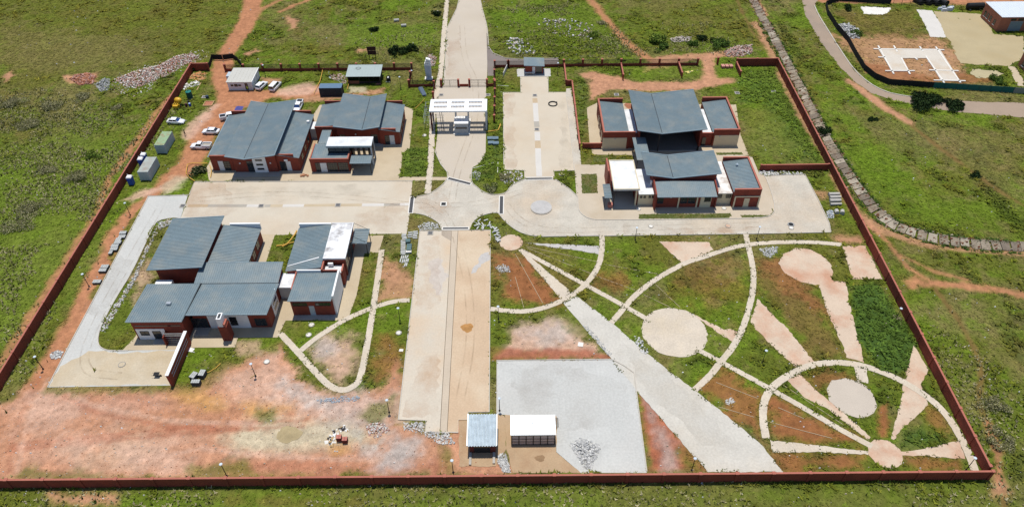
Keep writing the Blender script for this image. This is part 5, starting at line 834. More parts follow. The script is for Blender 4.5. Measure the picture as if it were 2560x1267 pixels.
def car(kind, paint, label, x, y, rz, group='cars parked in the north west yard'):
    t = at0(thing({'sedan':'parked_car','suv':'parked_car','van':'minibus','pickup':'pickup_truck','double':'pickup_truck'}[kind], label, {'sedan':'car','suv':'car','van':'van'}.get(kind, 'pickup'), (0,0,0), group))
    L = {'sedan':2.2,'suv':2.15,'van':2.35,'pickup':2.6,'double':2.6}[kind]; hw = .88; hood = {'sedan':.92,'suv':1.02,'van':1.05,'pickup':1.05,'double':1.05}[kind]; rear = {'sedan':.98,'suv':1.05,'van':1.1,'pickup':.98,'double':.98}[kind]
    loft([(-L,hw*.86,.42,rear-.22,.12),(-L+.15,hw*.96,.3,rear,.08),(-L*.5,hw,.26,rear,.05),(0,hw,.24,rear-.02,.05),(L*.45,hw,.26,hood,.06),(L-.3,hw*.95,.3,hood-.14,.1),(L,hw*.78,.4,hood-.34,.16)]).build('body', paint, t, True)
    if kind == 'sedan': b0, b1, t0, t1, zt = -1.75, 1.0, -1.05, .3, 1.43
    elif kind == 'suv': b0, b1, t0, t1, zt = -2.05, .95, -1.75, .2, 1.62
    elif kind == 'van': b0, b1, t0, t1, zt = -2.28, 1.35, -2.15, .65, 1.85
    elif kind == 'pickup': b0, b1, t0, t1, zt = -.35, 1.35, -.2, .75, 1.65
    else: b0, b1, t0, t1, zt = -.95, 1.35, -.75, .75, 1.68
    zb = max(rear, hood)-.06; iw = .8; tw = .64
    MB().hexa([(b0,-iw,zb),(b1,-iw,zb),(b1,iw,zb),(b0,iw,zb)], [(t0,-tw,zt-.05),(t1,-tw,zt-.05),(t1,tw,zt-.05),(t0,tw,zt-.05)]).build('windows', GLASS, t)
    MB().hexa([(t0-.06,-tw-.03,zt-.05),(t1+.06,-tw-.03,zt-.05),(t1+.06,tw+.03,zt-.05),(t0-.06,tw+.03,zt-.05)], [(t0+.05,-tw+.06,zt),(t1-.08,-tw+.06,zt),(t1-.08,tw-.06,zt),(t0+.05,tw-.06,zt)]).build('roof', paint, t)
    e = .012; MB().hexa([(b1-.04,-iw+.05,zb),(b1+e,-iw+.05,zb),(b1+e,iw-.05,zb),(b1-.04,iw-.05,zb)], [(t1-.04,-tw+.05,zt-.06),(t1+e,-tw+.05,zt-.06),(t1+e,tw-.05,zt-.06),(t1-.04,tw-.05,zt-.06)]).build('windscreen', WSC, t)
    for s in (-1, 1):     # pillars
        for (xa, xb) in ((b0, t0), (b1, t1), ((b0+b1)/2, (t0+t1)/2)):
            MB().hexa([(xa-.05,s*iw-.015,zb),(xa+.05,s*iw-.015,zb),(xa+.05,s*iw+.015,zb),(xa-.05,s*iw+.015,zb)], [(xb-.04,s*tw-.015,zt-.04),(xb+.04,s*tw-.015,zt-.04),(xb+.04,s*tw+.015,zt-.04),(xb-.04,s*tw+.015,zt-.04)]).build('pillar', paint, t)
        MB().box(L*.45-.15 if kind != 'van' else 1.2, L*.45+.05 if kind != 'van' else 1.35, s*.98-.1, s*.98+.1, zb, zb+.16).build('mirror', paint, t)
        MB().box(L-.25, L-.02, s*.6-.17, s*.6+.17, hood-.46, hood-.3).build('headlight', LAMPM, t); MB().box(-L+.0, -L+.1, s*.66-.12, s*.66+.12, rear-.45, rear-.2).build('tail_light', TAIL, t)
        for wx in (-L*.6, L*.6):
            wl = MB().tube([(wx,s*.7,.33),(wx,s*.93,.33)], .33, 14).build('wheel', TYRE, t); MB().tube([(wx,s*.9,.33),(wx,s*.95,.33)], .2, 10).build('rim', RIM, wl)
    MB().box(L-.12, L+.04, -.75, .75, .35, .52).build('bumper', CARD if kind in ('pickup','double') else paint, t)
    if kind in ('pickup', 'double'):
        xb = b0-.12; m = MB().box(-L+.12, xb, -.66, .66, rear+.003, rear+.012); m.build('load_bed', CARD if kind == 'double' else M('bed_liner', (.34,.31,.26)), t)
        for s in (-1, 1): MB().box(-L+.05, xb, s*.78-.09, s*.78+.09, rear-.05, rear+.3).build('bed_side', paint, t)
        MB().box(-L+.0, -L+.1, -.85, .85, rear-.1, rear+.3).build('tailgate', paint, t); MB().box(xb, xb+.08, -.8, .8, rear-.05, rear+.3).build('bed_front', paint, t)
    place(t, x, y, rz, 0.0); return t
R_ = math.radians
def cpx(a, b): v = G(a, b); return v.x, v.y
car('sedan', CARW, 'white sedan parked alone near the west wall', *cpx(441,308), R_(-4)); car('sedan', CARW, 'white sedan parked between the pickup and the large red block', *cpx(529,333), R_(176)); car('pickup', CARW, 'white single cab pickup with empty load bed by the red block', *cpx(505,370), R_(178))
car('suv', CARW, 'white car parked against the side of the site office', *cpx(655,219), R_(72)); car('van', CARW, 'white minibus to the right of the car by the site office', *cpx(689,221), R_(76)); car('double', CARW, 'white double cab pickup facing the camera behind the red block', *cpx(747,271), R_(-92)); car('double', CARW, 'pickup half hidden behind the left wing of the red block', *cpx(577,296), R_(20))

# ================================================================== people
def person(label, x, y, rz, top, legs, skin, hat, stride=.18, arm=.25):
    t = at0(thing('person', label, 'person')); me = bpy.data.meshes.new('body')
    J = [(0,0,.95),(0,0,1.15),(0,0,1.38),(0,0,1.5),(0,.02,1.6),(0,.03,1.72), (.09,0,.92),(.1,stride*.5,.5),(.1,stride,.08),(.1,stride+.14,.04), (-.09,0,.92),(-.1,-stride*.3,.5),(-.1,-stride,.08),(-.1,-stride+.14,.04),
         (.19,0,1.4),(.25,-.05,1.12),(.24,arm*.5,.9),(.24,arm*.5+.04,.8), (-.19,0,1.4),(-.25,.05,1.12),(-.24,arm,.95),(-.24,arm+.05,.86)]
    E_ = [(0,1),(1,2),(2,3),(3,4),(4,5),(0,6),(6,7),(7,8),(8,9),(0,10),(10,11),(11,12),(12,13),(2,14),(14,15),(15,16),(16,17),(2,18),(18,19),(19,20),(20,21)]
    rad = [.15,.14,.16,.06,.1,.09, .1,.07,.05,.045, .1,.07,.05,.045, .07,.05,.04,.045, .07,.05,.04,.045]
    me.from_pydata(J, E_, []); o = bpy.data.objects.new('body', me); COL.objects.link(o); o.modifiers.new('s', 'SKIN'); sv = me.skin_vertices[0].data
    for i, r in enumerate(rad): sv[i].radius = (r, r*.85)
    sv[0].use_root = True; sb = o.modifiers.new('d', 'SUBSURF'); sb.levels = 1
    dg = bpy.context.evaluated_depsgraph_get(); m2 = bpy.data.meshes.new_from_object(o.evaluated_get(dg)); o.modifiers.clear(); o.data = m2; bpy.data.meshes.remove(me)
    m2.materials.clear()
    for mm in (skin, top, legs, M('boot', (.03,.025,.02))): m2.materials.append(mm)
    for f in m2.polygons:
        c = f.center; f.use_smooth = True; f.material_index = 3 if c.z < .1 else 2 if c.z < .95 and abs(c.x) < .2 else 1 if .93 < c.z < 1.46 or (abs(c.x) > .15 and c.z > 1.0) else 0
    o.parent = t; MB().cyl((0,.03), .12, 1.7, 1.82, 12, .07).build('hat', hat, t); MB().cyl((0,.05), .15, 1.69, 1.71, 12).build('hat_brim', hat, t)
    m = MB()
    for s in (-1, 1): m.box(s*.035-.012, s*.035+.012, .1, .125, 1.63, 1.65)
    m.box(-.015, .015, .11, .14, 1.58, 1.62); m.build('face_features', M('dark_feature', (.03,.02,.015)), t); place(t, x, y, rz); return t
SKIN = M('skin_brown', (.14,.075,.045), .6)
person('person in yellow green vest standing at the site office door', *cpx(621,229), 2.6, M('hivis', (.42,.62,.05), .7), M('dark_trousers', (.02,.022,.03)), SKIN, M('hat_dark', (.05,.05,.06)), .03, .1)
person('person in dark clothes walking across the yard near the white sedan', *cpx(464,339), 2.2, M('brown_shirt', (.06,.045,.03)), M('dark_trousers', (.02,.022,.03)), SKIN, M('hat_dark', (.05,.05,.06)))

# ================================================================== lamp posts, signs, drains
def lamp(px, py, label, h=3.4):
    p = G(px, py); t = at0(thing('lamp_post', label, 'lamp', (0,0,0), 'garden lamp posts')); MB().cyl((0,0), .18, 0, .08, 12).cyl((0,0), .1, .08, .4, 10, .07).build('base', BLACK, t); MB().cyl((0,0), .07, .5, h, 8, .045).build('pole', DKMET, t)
    m = MB().cyl((0,0), .27, h+.1, h+.17, 14, .2).build('lamp_head', M('lamp_white', (.52,.58,.63), .4), t); MB().cyl((0,0), .12, h, h+.1, 10, .2).build('globe', LAMPM, m); place(t, p.x, p.y); return t
for px, py, lb in ((1905,907,'lamp post in the triangular lawn above the garden arc'),(1246,797,'lamp post beside the east edge of the parade strip'),(1000,801,'lamp post beside the west edge of the parade strip'),(1588,600,'lamp post on the lawn edge below the station road, left one'),(1891,598,'lamp post on the lawn edge below the station road, right one'),(108,922,'lamp post beside the red track at the far lower left'),(223,716,'lamp post by the red track halfway up the west wall'),(326,538,'lamp post at the top of the service road verge'),(2237,802,'lamp post in the tall lush grass by the east wall'),(1133,1180,'lamp post against the south wall left of the pump house'),(1249,1026,'lamp post at the corner of the pale south yard'),(567,1189,'lamp post at the south wall below the bare red ground'),(639,940,'lamp post on rough ground south of the house block'),(973,1030,'lamp post in the rubble left of the parade strip'),(1729,1175,'lamp post at the south wall beside the grey garden road'),(2415,1174,'lamp post in the south east corner of the walls'),(1002,221,'lamp post on the grass right of the open canteen shed'),(1394,186,'lamp post on the grass right of the kiosk'),(664,191,'lamp post behind the minibus by the north fence'),(1032,205,'lamp post beside the step in the north west fence')): lamp(px, py, lb)
# service poles lying / leaning
t = thing('sign_board', 'dark maroon two panel sign board on posts outside the north fence', 'sign', (-40.3, 197.2)); MAR = M('maroon_board', (.05,.018,.016), .6); box(t, 'panel', MAR, -41.7, -39.1, 197.15, 197.25, 2.75, 3.9); box(t, 'panel', MAR, -41.6, -39.1, 197.15, 197.25, 1.4, 2.65)
for x in (-41.3, -39.4): box(t, 'post', DKMET, x-.06, x+.06, 197.26, 197.36, 0, 3.8)
t = thing('entrance_monument', 'tall grey stepped concrete sign pylon beside the entrance drive', 'monument', (-23, 185.2)); MB().hexa([(-23.6,185,0),(-22.2,185,0),(-22.2,186,0),(-23.6,186,0)], [(-23.9,185,4.3),(-22.1,185,4.3),(-22.1,186,4.3),(-23.9,186,4.3)]).build('shaft', M('pylon_grey', (.5,.53,.58), .7), t)
for i, z in enumerate((4.3, 5.0, 5.7)): MB().hexa([(-23.9+.25*i,185.02,z),(-22.1+.02*i,185.02,z),(-22.1,185.98,z),(-23.9+.25*i,185.98,z)], [(-23.8+.25*i,185.02,z+.68),(-22.2,185.02,z+.35),(-22.2,185.98,z+.35),(-23.8+.25*i,185.98,z+.68)]).build('stepped_top', WHITE, t)
box(t, 'footing', CONCW, -24.1, -21.9, 184.6, 186.3, 0, .3)
def grate(a, b, label, wd=.75):
    A_, B_ = G(*a).xy, G(*b).xy; d = (B_-A_).normalized(); nr = Vector((-d.y, d.x)); t = thing('drain_grate', label, 'drain', (*A_, 0), 'line drains across the drives'); P = ribbon_poly([A_, B_], wd+.45); MB().prism(P, .0, .085).build('frame', CONCW, t); MB().prism(ribbon_poly([A_+d*.2, B_-d*.2], wd), .08, .095).build('grating', M('grate_iron', (.06,.06,.062), .6, .15, 2, 12), t)
grate((1119,446),(1178,461),'slanting line drain where the entrance drive meets the junction'); grate((1312,447.5),(1382,446),'line drain below the east parking lot'); grate((1031,492),(1026,534),'line drain at the right end of the west parking lot'); grate((1254,490),(1253,536),'upright line drain between the junction and the roundabout'); grate((1105,571.5),(1173,571),'line drain at the head of the parade strip', .55)
def catch(px, py, label, s=.55, mat=None):
    p = G(px, py); t = at0(thing('catch_pit', label, 'drain', (0,0,0), 'square catch pits')); MB().box(-s-.2, s+.2, -s-.2, s+.2, 0, .09).build('surround', mat or CONC, t); MB().box(-s, s, -s, s, .085, .105).build('grid', M('pit_iron', (.11,.11,.112), .6, .2, 2, 9), t); place(t, p.x, p.y)
for px, py, lb in ((653,515,'left catch pit on the west lot drain line'),(845,513,'right catch pit on the west lot drain line'),(457,515,'catch pit at the head of the service road'),(1342,324,'catch pit midway down the east lot drain line'),(1337,239,'catch pit at the top of the east lot drain line'),(1103,238,'catch pit left of the drive inside the gate'),(1220,238,'catch pit right of the drive inside the gate'),(1843,233,'square pit on the lawn right of the hall'),(1541,237,'square pit behind the hall left wing'),(511,243,'square pit cover beside the dirt track'),(1934,229,'square pit far out on the north east lawn'),(1076,583,'grid at the top left corner of the parade strip')): catch(px, py, lb, .45)
p = G(1109,511); t = at0(thing('inspection_pit', 'open black inspection pit with white rim in the junction paving', 'drain')); MB().box(-.75,.75,-.75,-.5,0,.15).box(-.75,.75,.5,.75,0,.15).box(-.75,-.5,-.5,.5,0,.15).box(.5,.75,-.5,.5,0,.15).build('rim', CONCW, t); MB().box(-.5,.5,-.5,.5,.075,.085).build('hole', BLACK, t); place(t, p.x, p.y)
def manhole(px, py, label, r=.55, mat=None, z=.075):
    p = G(px, py); t = at0(thing('manhole', label, 'manhole', (0,0,0), 'round manholes')); MB().tube([(r*math.cos(a*.524), r*math.sin(a*.524), z) for a in range(12)], .09, 5, True).build('ring', CONC, t); MB().cyl((0,0), r-.02, 0, z+.02, 16).build('cover', mat or CONCW, t); place(t, p.x, p.y)
for px, py, lb, mt in ((1627,566,'left manhole on the station road',None),(1820,565,'middle manhole on the station road with stained edge',PINKP),(1978,570,'pale manhole at the right end of the station road',None),(305,911,'manhole in the sandy service yard',SAND),(779,812,'upper of two manholes on the lawn below the annexe',None),(772,837,'lower of two manholes on the lawn below the annexe',None),(997,832,'manhole on rough ground left of the parade strip',None),(667,904,'manhole on the rough lawn below the house block',None),(1061,339,'pale stone manhole on the lawn left of the gatehouse',None),(1404,436,'manhole in the bare bed right of the east lot',PINKP),(1596,523,'manhole on the apron under the cream windows',None),(1810,521,'manhole on the apron left of the station door',None)): manhole(px, py, lb, .5 if mt is None else .6, mt)
p = G(1977,562); t = at0(thing('open_manhole', 'open black manhole at the right end of the station road', 'manhole')); MB().tube([(.65*math.cos(a*.524), .6*math.sin(a*.524), .1) for a in range(12)], .12, 5, True).build('broken_rim', STONE, t); MB().cyl((0,0), .5, .04, .09, 14).build('hole', BLACK, t); place(t, p.x, p.y)
p = G(1353,519.5); t = thing('roundabout_island', 'round raised pale stone island in the roundabout', 'roundabout', (p.x, p.y)); MB().cyl((p.x,p.y), 2.45, 0, .22, 40).build('kerb_ring', KERB, t); MB().cyl((p.x,p.y), 2.28, .22, .27, 40).build('stone_top', M('island_stone', A(214,210,205), .95, .16, 1, 7), t)
p = G(1382,261); t = thing('pipe_coil', 'black coil of plastic pipe lying on the east parking lot', 'coil', (p.x, p.y)); m = MB()
for k in range(4): m.tube([(p.x+(1.0+.07*k)*math.cos(a*.314), p.y+(1.0+.07*k)*math.sin(a*.314), .14+.07*(k % 2)) for a in range(20)], .06, 6, True)
m.build('loops', BLACK, t); MB().tube([(p.x+.9,p.y+.5,.2),(p.x+1.2,p.y+.95,.15),(p.x+1.0,p.y+1.2,.1)], .05).build('loose_end', BLACK, t)

# ================================================================== stacks, stones, rubble
PAL = M('wrapped_paver', A(206,208,204), .7, .12, 2, 8); PALD = M('paver_side', (.05,.055,.06), .85, .2)
def pallet(x, y, w_, d, h, rz, label, group, top=None, side=None):
    t = at0(thing('paver_pallet', label, 'pallet', (0,0,0), group)); MB().box(-w_/2, w_/2, -d/2, d/2, .12, h).build('stack', side or PALD, t); nx = max(2, int(w_/.32)); m = MB()
    for i in range(nx):
        a = -w_/2+w_*i/nx
        for j in range(2): m.box(a+.015, a+w_/nx-.015, -d/2+d*j/2+.015, -d/2+d*(j+1)/2-.015, h-.02, h+.02+random.uniform(0,.03))
    m.build('top_course', top or PAL, t); MB().box(-w_/2, w_/2, -d/2, -d/2+.1, 0, .12).box(-w_/2, w_/2, d/2-.1, d/2, 0, .12).build('bearers', TIMB, t); return place(t, x, y, rz)
names = ['top','second','third','fourth','fifth','sixth','seventh','eighth','ninth','lowest']
for i, (a, b, w_) in enumerate([(552,260,1.45),(536,320,1.45),(480,366,1.1),(468,411,1.45),(425,466,1.5),(409,516,1.5),(356,572,.75),(264,793,1.5),(231,851,1.5),(139,1031,1.6)]):
    v = G(220+a/6.335, 540+b/6.335, .55); pallet(v.x, v.y, w_, .95, .55, R_(2), '%s paver pallet counting down the service road verge' % names[i], 'paver pallets along the service road')
for (a, b, rz, lb) in ((755,690,-.35,'left of the three dark paver pallets on the rough lawn'),(945,640,-.12,'right of the three dark paver pallets on the rough lawn'),(800,835,0,'front one of the three dark paver pallets on the rough lawn')):
    v = G(400+a/9.05, 860+b/9.05, .95); pallet(v.x, v.y, 1.5 if rz == 0 else 1.0, .8 if rz == 0 else 1.35, .95, rz, lb, 'dark pallets south of the house')
GRN = M('green_wrap', (.09,.15,.15), .5, .15, 2, 6)
for (a, b, lb) in ((630,430,'upper green wrapped pallet beside the laid out kerb stones'),(665,560,'middle green wrapped pallet beside the laid out kerb stones'),(655,640,'lower green wrapped pallet beside the laid out kerb stones')):
    v = G(960+a/10.56, 560+b/10.56, .7); pallet(v.x, v.y, 1.0, 1.0, .7, .03, lb, 'green pallets by the parade strip', GRN, GRN)
v = G(1022,632); pallet(v.x, v.y, 1.2, .8, .5, .1, 'small cream topped pallet below the green wrapped ones', 'green pallets by the parade strip', CONCW, STONE)
for i, (a, b) in enumerate(((1225,345),(1239,345),(1227,356),(1240,357))): v = G(a, b, .5); pallet(v.x, v.y, 1.4, 1.15, .55, .02, ['upper left','upper right','lower left','lower right'][i]+' of the four blue grey pallets right of the gatehouse', 'blue grey pallets by the gatehouse', M('blue_wrap', A(128,150,165), .5, .1, 2, 6), GRN)
for (a, b, h, lb) in ((845,640,1.0,'left red brick pallet on the bare ground by the south wall'),(1030,705,.95,'right red brick pallet on the bare ground by the south wall')):
    v = G(780+a/12.67, 1040+b/12.67, h); pallet(v.x, v.y, .85, .8, h, .05, lb, 'red brick pallets', BRICKR, M('brick_side', (.12,.03,.025)))
KS = MB().box(-.5, .5, -.12, .12, 0, .2); ksm = KS.build('kerb_stone', M('loose_kerb', A(222,222,216), .9, .1, 2, 8)); ks_mesh = ksm.data; first = [ksm]
def kstone(px, py, rz, label, z=0.0):
    if first: o = first.pop()
    else: o = ksm.copy(); COL.objects.link(o)
    v = G(px, py, .15); tag(o, label, 'kerb stone', 'loose kerb stones beside the parade strip'); place(o, v.x, v.y, rz, z); return o
ORD = ['first','second','third','fourth','fifth','sixth','seventh','eighth','ninth','tenth','eleventh','twelfth','thirteenth','fourteenth','fifteenth','sixteenth','seventeenth']
for i_, y_ in enumerate((270,298,332,358,388,436,472,504,538,570,605,640,672,706,736,762,798)): kstone(960+(525+random.uniform(-12,12)+(-25 if y_ > 420 else 10))/10.56, 560+y_/10.56, R_(random.uniform(-8,8)), ORD[i_]+' pale kerb stone from the top of the ladder row left of the parade strip')
for i_, (a, b) in enumerate(((700,215),(705,255),(675,295),(690,340),(830,195),(835,228),(838,258),(815,297),(818,328),(820,368))): kstone(960+a/10.56, 560+b/10.56, R_(random.uniform(-8,8)), ORD[i_ % 4 if i_ < 4 else i_-4]+' from the top in the '+('left' if i_ < 4 else 'right')+' column of kerb stones at the strip corner')
for i_, (a, b) in enumerate(((465,870),(510,880),(565,865),(615,865),(435,960),(490,980),(540,970),(590,965),(635,955),(555,1070),(598,1065))): kstone(960+a/10.56, 560+b/10.56, R_(80+random.uniform(-8,8)), ORD[i_ if i_ < 4 else i_-4 if i_ < 9 else i_-9]+' from the left in the '+('upper' if i_ < 4 else 'middle' if i_ < 9 else 'lowest')+' row of lengthwise kerb stones below the ladder row')
for i in range(34):
    if i < 16: px, py = random.uniform(1190,1232), random.uniform(550,572)
    else: k = (i-16)/17; px, py = 1234+14*k+random.uniform(-4,4), 566+36*k+random.uniform(-3,3)
    kstone(px, py, random.uniform(-1.4,1.4), 'loose pale kerb stone in the jumble right of the parade strip', random.choice((0,.05,.15)))
for i, (a, b) in enumerate(((2055,452),(2040,458),(2028,466),(2036,475))): pass
PIPE = M('pipe_concrete', (.44,.42,.38), .9, .12, 1, 6)
def cpipe(p, q, r, label, grp):
    P, Q = Vector(p), Vector(q); t = thing('concrete_pipe', label, 'pipe', p, grp); d = (Q-P); m = MB(); n = 14; up = Vector((0,0,1)); e1 = d.normalized().cross(up).normalized(); e2 = e1.cross(d.normalized()); rings = []
    for (c, rr) in ((P, r), (Q, r), (Q, r*.78), (P, r*.78)): rings += [c+(e1*math.cos(6.283*j/n)+e2*math.sin(6.283*j/n))*rr for j in range(n)]
    fs = []
    for k in range(4): fs += [(k*n+j, ((k+1)%4)*n+j, ((k+1)%4)*n+(j+1)%n, k*n+(j+1)%n) for j in range(n)]
    m.add(rings, fs).build('barrel', PIPE, t, False); MB().tube([P+d*.02, P+d*.06], r+.05, n).build('socket', PIPE, t)
for i, (a, b, lb) in enumerate(((2070,489,'topmost concrete pipe in the row by the east wall'),(2073,497,'second concrete pipe in the row by the east wall'),(2073,505,'third concrete pipe in the row by the east wall'),(2075,513,'lowest concrete pipe in the row by the east wall'))):
    v = G(a, b); r = .4 if i < 3 else .3; cpipe((v.x,v.y,r), (v.x+2.5,v.y+.05,r), r, lb, 'concrete pipes in a row')
v = G(2090,533); cpipe((v.x,v.y-.5,.45), (v.x+.1,v.y+.5,.45), .45, 'left short concrete pipe ring below the pipe row', 'short pipe rings'); v = G(2102,533); cpipe((v.x,v.y-.6,.45), (v.x+.35,v.y+.35,.45), .45, 'right short concrete pipe ring below the pipe row', 'short pipe rings')
for (a, b, lb) in ((985,55,'cream concrete pipe end in the northern grass, left one'),(1003,68,'cream concrete pipe end in the northern grass, right one'),(1085,35,'grey pipe half sunk in the bush near the footpath')): v = G(a, b); cpipe((v.x,v.y,.45), (v.x+1.6,v.y+.3,.45), .45, lb, 'pipes lying in the grass')

def heap(name, label, cat, poly, n, size, mats, h=.5, flat=.6):
    """uncountable stones: a mound of angular pieces"""
    P = [tuple(p) for p in GP(poly)]; a = np.array(P); m = MB(); k = 0; cx, cy = a.mean(0)
    while k < n:
        x, y = random.uniform(a[:,0].min(), a[:,0].max()), random.uniform(a[:,1].min(), a[:,1].max())
        if not inside(np.array([x]), np.array([y]), P)[0]: continue
        e = min(1, seg_dist(np.array([x]), np.array([y]), P, True)[0]/1.2); z = h*e*random.uniform(.5, 1); s = size*random.uniform(.5, 1.5); k += 1
        th = random.uniform(0, 6.28); c, s_ = math.cos(th), math.sin(th); lx, ly, lz = s, s*random.uniform(.4,.9), s*flat*random.uniform(.5,1)
        q = [(x+c*u*lx-s_*v*ly, y+s_*u*lx+c*v*ly) for u, v in ((-.5,-.5),(.5,-.5),(.5,.5),(-.5,.5))]; tilt = [random.uniform(-.25,.25)*s for _ in range(4)]
        zb = max(z-lz*.7, -.05)
        m.hexa([(*p, zb+d) for p, d in zip(q, tilt)], [(p[0]*.8+x*.2, p[1]*.8+y*.2, zb+lz+d) for p, d in zip(q, tilt)])
    o = m.build(name, mats[0], None)
    for mm in mats[1:]: o.data.materials.append(mm)
    mi = np.repeat([random.randrange(len(mats)) for _ in range(n)], 6).astype(np.int32); o.data.polygons.foreach_set('material_index', mi); return tag(o, label, cat, kind='stuff')
BRK = M('broken_brick', (.42,.25,.20), .9, .25, 2, 9); LIME = M('lime_rubble', (.50,.43,.37), .95, .2, 2, 9); SOILH = M('heap_soil', A(196,132,100), .95, .2, .6, 4)
heap('stone_pile', 'pile of broken grey kerb pieces spilt on the pale south yard', 'rubble', [(1425,1105),(1450,1095),(1470,1098),(1498,1110),(1500,1125),(1488,1150),(1478,1172),(1462,1175),(1448,1150),(1428,1120)], 520, .32, [STONE, STONEL], .35, .35)
heap('stone_pile', 'pile of grey crushed stone between pump house and shed slab', 'rubble', [(1243,1140),(1262,1130),(1272,1160),(1278,1180),(1258,1180),(1246,1160)], 330, .24, [STONEL, STONE], .35)
heap('rubble_heap', 'long heap of white and red building rubble outside the north west corner', 'rubble', [(284,200),(330,180),(400,162),(440,140),(478,133),(500,142),(460,165),(420,190),(370,210),(340,222),(310,215)], 2400, .34, [LIME, LIME, BRK, BRK, SOILH, CONCW], .4)
heap('rubble_spread', 'thin spread of pale rubble scraps around the north west rubble heap', 'rubble', [(255,215),(330,172),(420,150),(480,126),(530,128),(510,150),(440,185),(380,225),(330,245),(280,235)], 500, .3, [LIME, BRK, CONCW, STONEL], .06, .4); heap('soil_heap', 'low red soil heap in the western field', 'soil heap', [(176,198),(190,188),(225,184),(240,192),(232,210),(200,214)], 900, .45, [SOILH, SOILH, BRK], .6); heap('gravel_heap', 'grey gravel heap beside the red soil heap in the field', 'gravel heap', [(235,212),(262,196),(276,198),(272,225),(255,232)], 300, .3, [STONE], .4)
heap('rubble_heap', 'reddish rubble heap outside the short north east wall', 'rubble', [(1810,130),(1840,115),(1880,112),(1882,135),(1850,143),(1815,142)], 380, .45, [BRK, LIME], .6); heap('rubble_heap', 'pale rubble beside the dark bushes north of the hall', 'rubble', [(1676,98),(1700,92),(1730,93),(1722,105),(1680,106)], 160, .4, [LIME], .6)
heap('rubble_heap', 'brick rubble heap behind the entrance monument', 'rubble', [(1068,140),(1082,135),(1092,145),(1088,165),(1070,168)], 170, .4, [BRK, LIME], .5); heap('rubble_heap', 'brick and paper rubble beside the dark navy container', 'rubble', [(818,190),(850,185),(868,195),(864,212),(840,204)], 150, .35, [BRK, LIME], .3)
heap('rubble_heap', 'rubble heap overgrown with weeds inside the far compound', 'rubble', [(2096,62),(2120,60),(2150,75),(2148,98),(2120,98),(2105,80)], 260, .5, [STONEL, STONE], .7); heap('rubble_heap', 'scattered broken brick and stone left of the parade strip foot', 'rubble', [(915,1060),(960,1055),(975,1075),(940,1095),(920,1085)], 200, .28, [BRK, LIME, STONEL], .25)
heap('stone_pile', 'grey stone edging along the curve of the service road', 'rubble', [(395,556),(425,548),(436,556),(400,575),(372,620),(345,690),(315,740),(285,790),(262,830),(250,825),(290,760),(335,690),(372,605)], 520, .34, [STONE, STONEL, M('tan_stone', (.36,.3,.22), .9, .2, 1, 6)], .15)
heap('stone_pile', 'heart shaped patch of loose white stones on the garden lawn', 'stones', [(1898,622),(1945,615),(1944,632),(1925,645),(1910,638)], 320, .22, [STONEL, STONE], .15); heap('stone_pile', 'loose white stones on the red bed near the first garden circle', 'stones', [(1238,668),(1258,660),(1275,668),(1276,680),(1250,682)], 220, .2, [STONEL, STONE], .12)
heap('stone_pile', 'small scatter of white stones on the rusty lawn by the garden road', 'stones', [(1812,1002),(1828,994),(1840,1000),(1832,1010),(1816,1012)], 70, .22, [STONEL], .1); heap('stone_pile', 'white stones beside the track at the lower left', 'stones', [(124,885),(145,874),(158,880),(150,895),(130,898)], 150, .28, [STONEL, STONE], .25)
heap('stone_pile', 'white boulders along the cross wall of the grey yard', 'stones', [(1898,428),(1960,430),(2006,433),(2006,437),(1915,439),(1898,436)], 170, .38, [STONEL], .3); heap('stone_pile', 'loose stones on the weedy island right of the junction', 'stones', [(1180,428),(1200,430),(1203,448),(1186,452)], 110, .3, [STONE, STONEL], .2)
heap('stone_pile', 'pale stones and weeds at the corner of the east lot', 'stones', [(1250,430),(1290,428),(1308,432),(1306,448),(1270,464),(1250,450)], 170, .36, [STONEL, M('tan_stone', (.36,.3,.22))], .2); heap('stone_pile', 'grey gravel bed above the head of the parade strip', 'stones', [(1044,565),(1070,554),(1090,558),(1102,572),(1050,575)], 260, .26, [STONE, STONEL], .15)
heap('stone_pile', 'rubble bed at the lower left corner of the parade strip', 'stones', [(1010,1055),(1062,1055),(1062,1078),(1120,1082),(1140,1110),(1100,1110),(1060,1085),(1010,1075)], 330, .28, [STONE, STONEL, LIME], .15); heap('stone_pile', 'bluish gravel ridge below the looped garden path', 'stones', [(790,1000),(850,990),(900,990),(895,1002),(800,1008)], 170, .24, [M('blue_gravel', A(190,198,205), .95, .15, 1, 8)], .12)
heap('stone_pile', 'loose stones by the pipes near the east wall', 'stones', [(2066,528),(2082,526),(2086,545),(2068,545)], 100, .32, [STONEL, M('blue_gravel', A(190,198,205))], .25); heap('stone_pile', 'grey rubble strip along the edge of the garden road', 'stones', [(1455,812),(1470,815),(1530,885),(1520,890)], 200, .22, [STONE, STONEL], .1); heap('stone_pile', 'loose white rocks on the lawn edge below the plaza circle', 'stones', [(1585,835),(1605,850),(1620,880),(1612,890),(1590,862)], 80, .3, [STONEL], .2)
heap('stone_pile', 'white boulders scattered in the weeds left of the kiosk link road', 'stones', [(1262,100),(1300,95),(1330,110),(1340,135),(1290,138),(1265,120)], 90, .6, [STONEL, LIME], .35); heap('stone_pile', 'pale rocks scattered in the rubble field above the kiosk', 'stones', [(1330,50),(1420,45),(1500,70),(1480,100),(1380,90)], 130, .5, [STONEL, LIME, M('tan_stone', (.36,.3,.22))], .3)
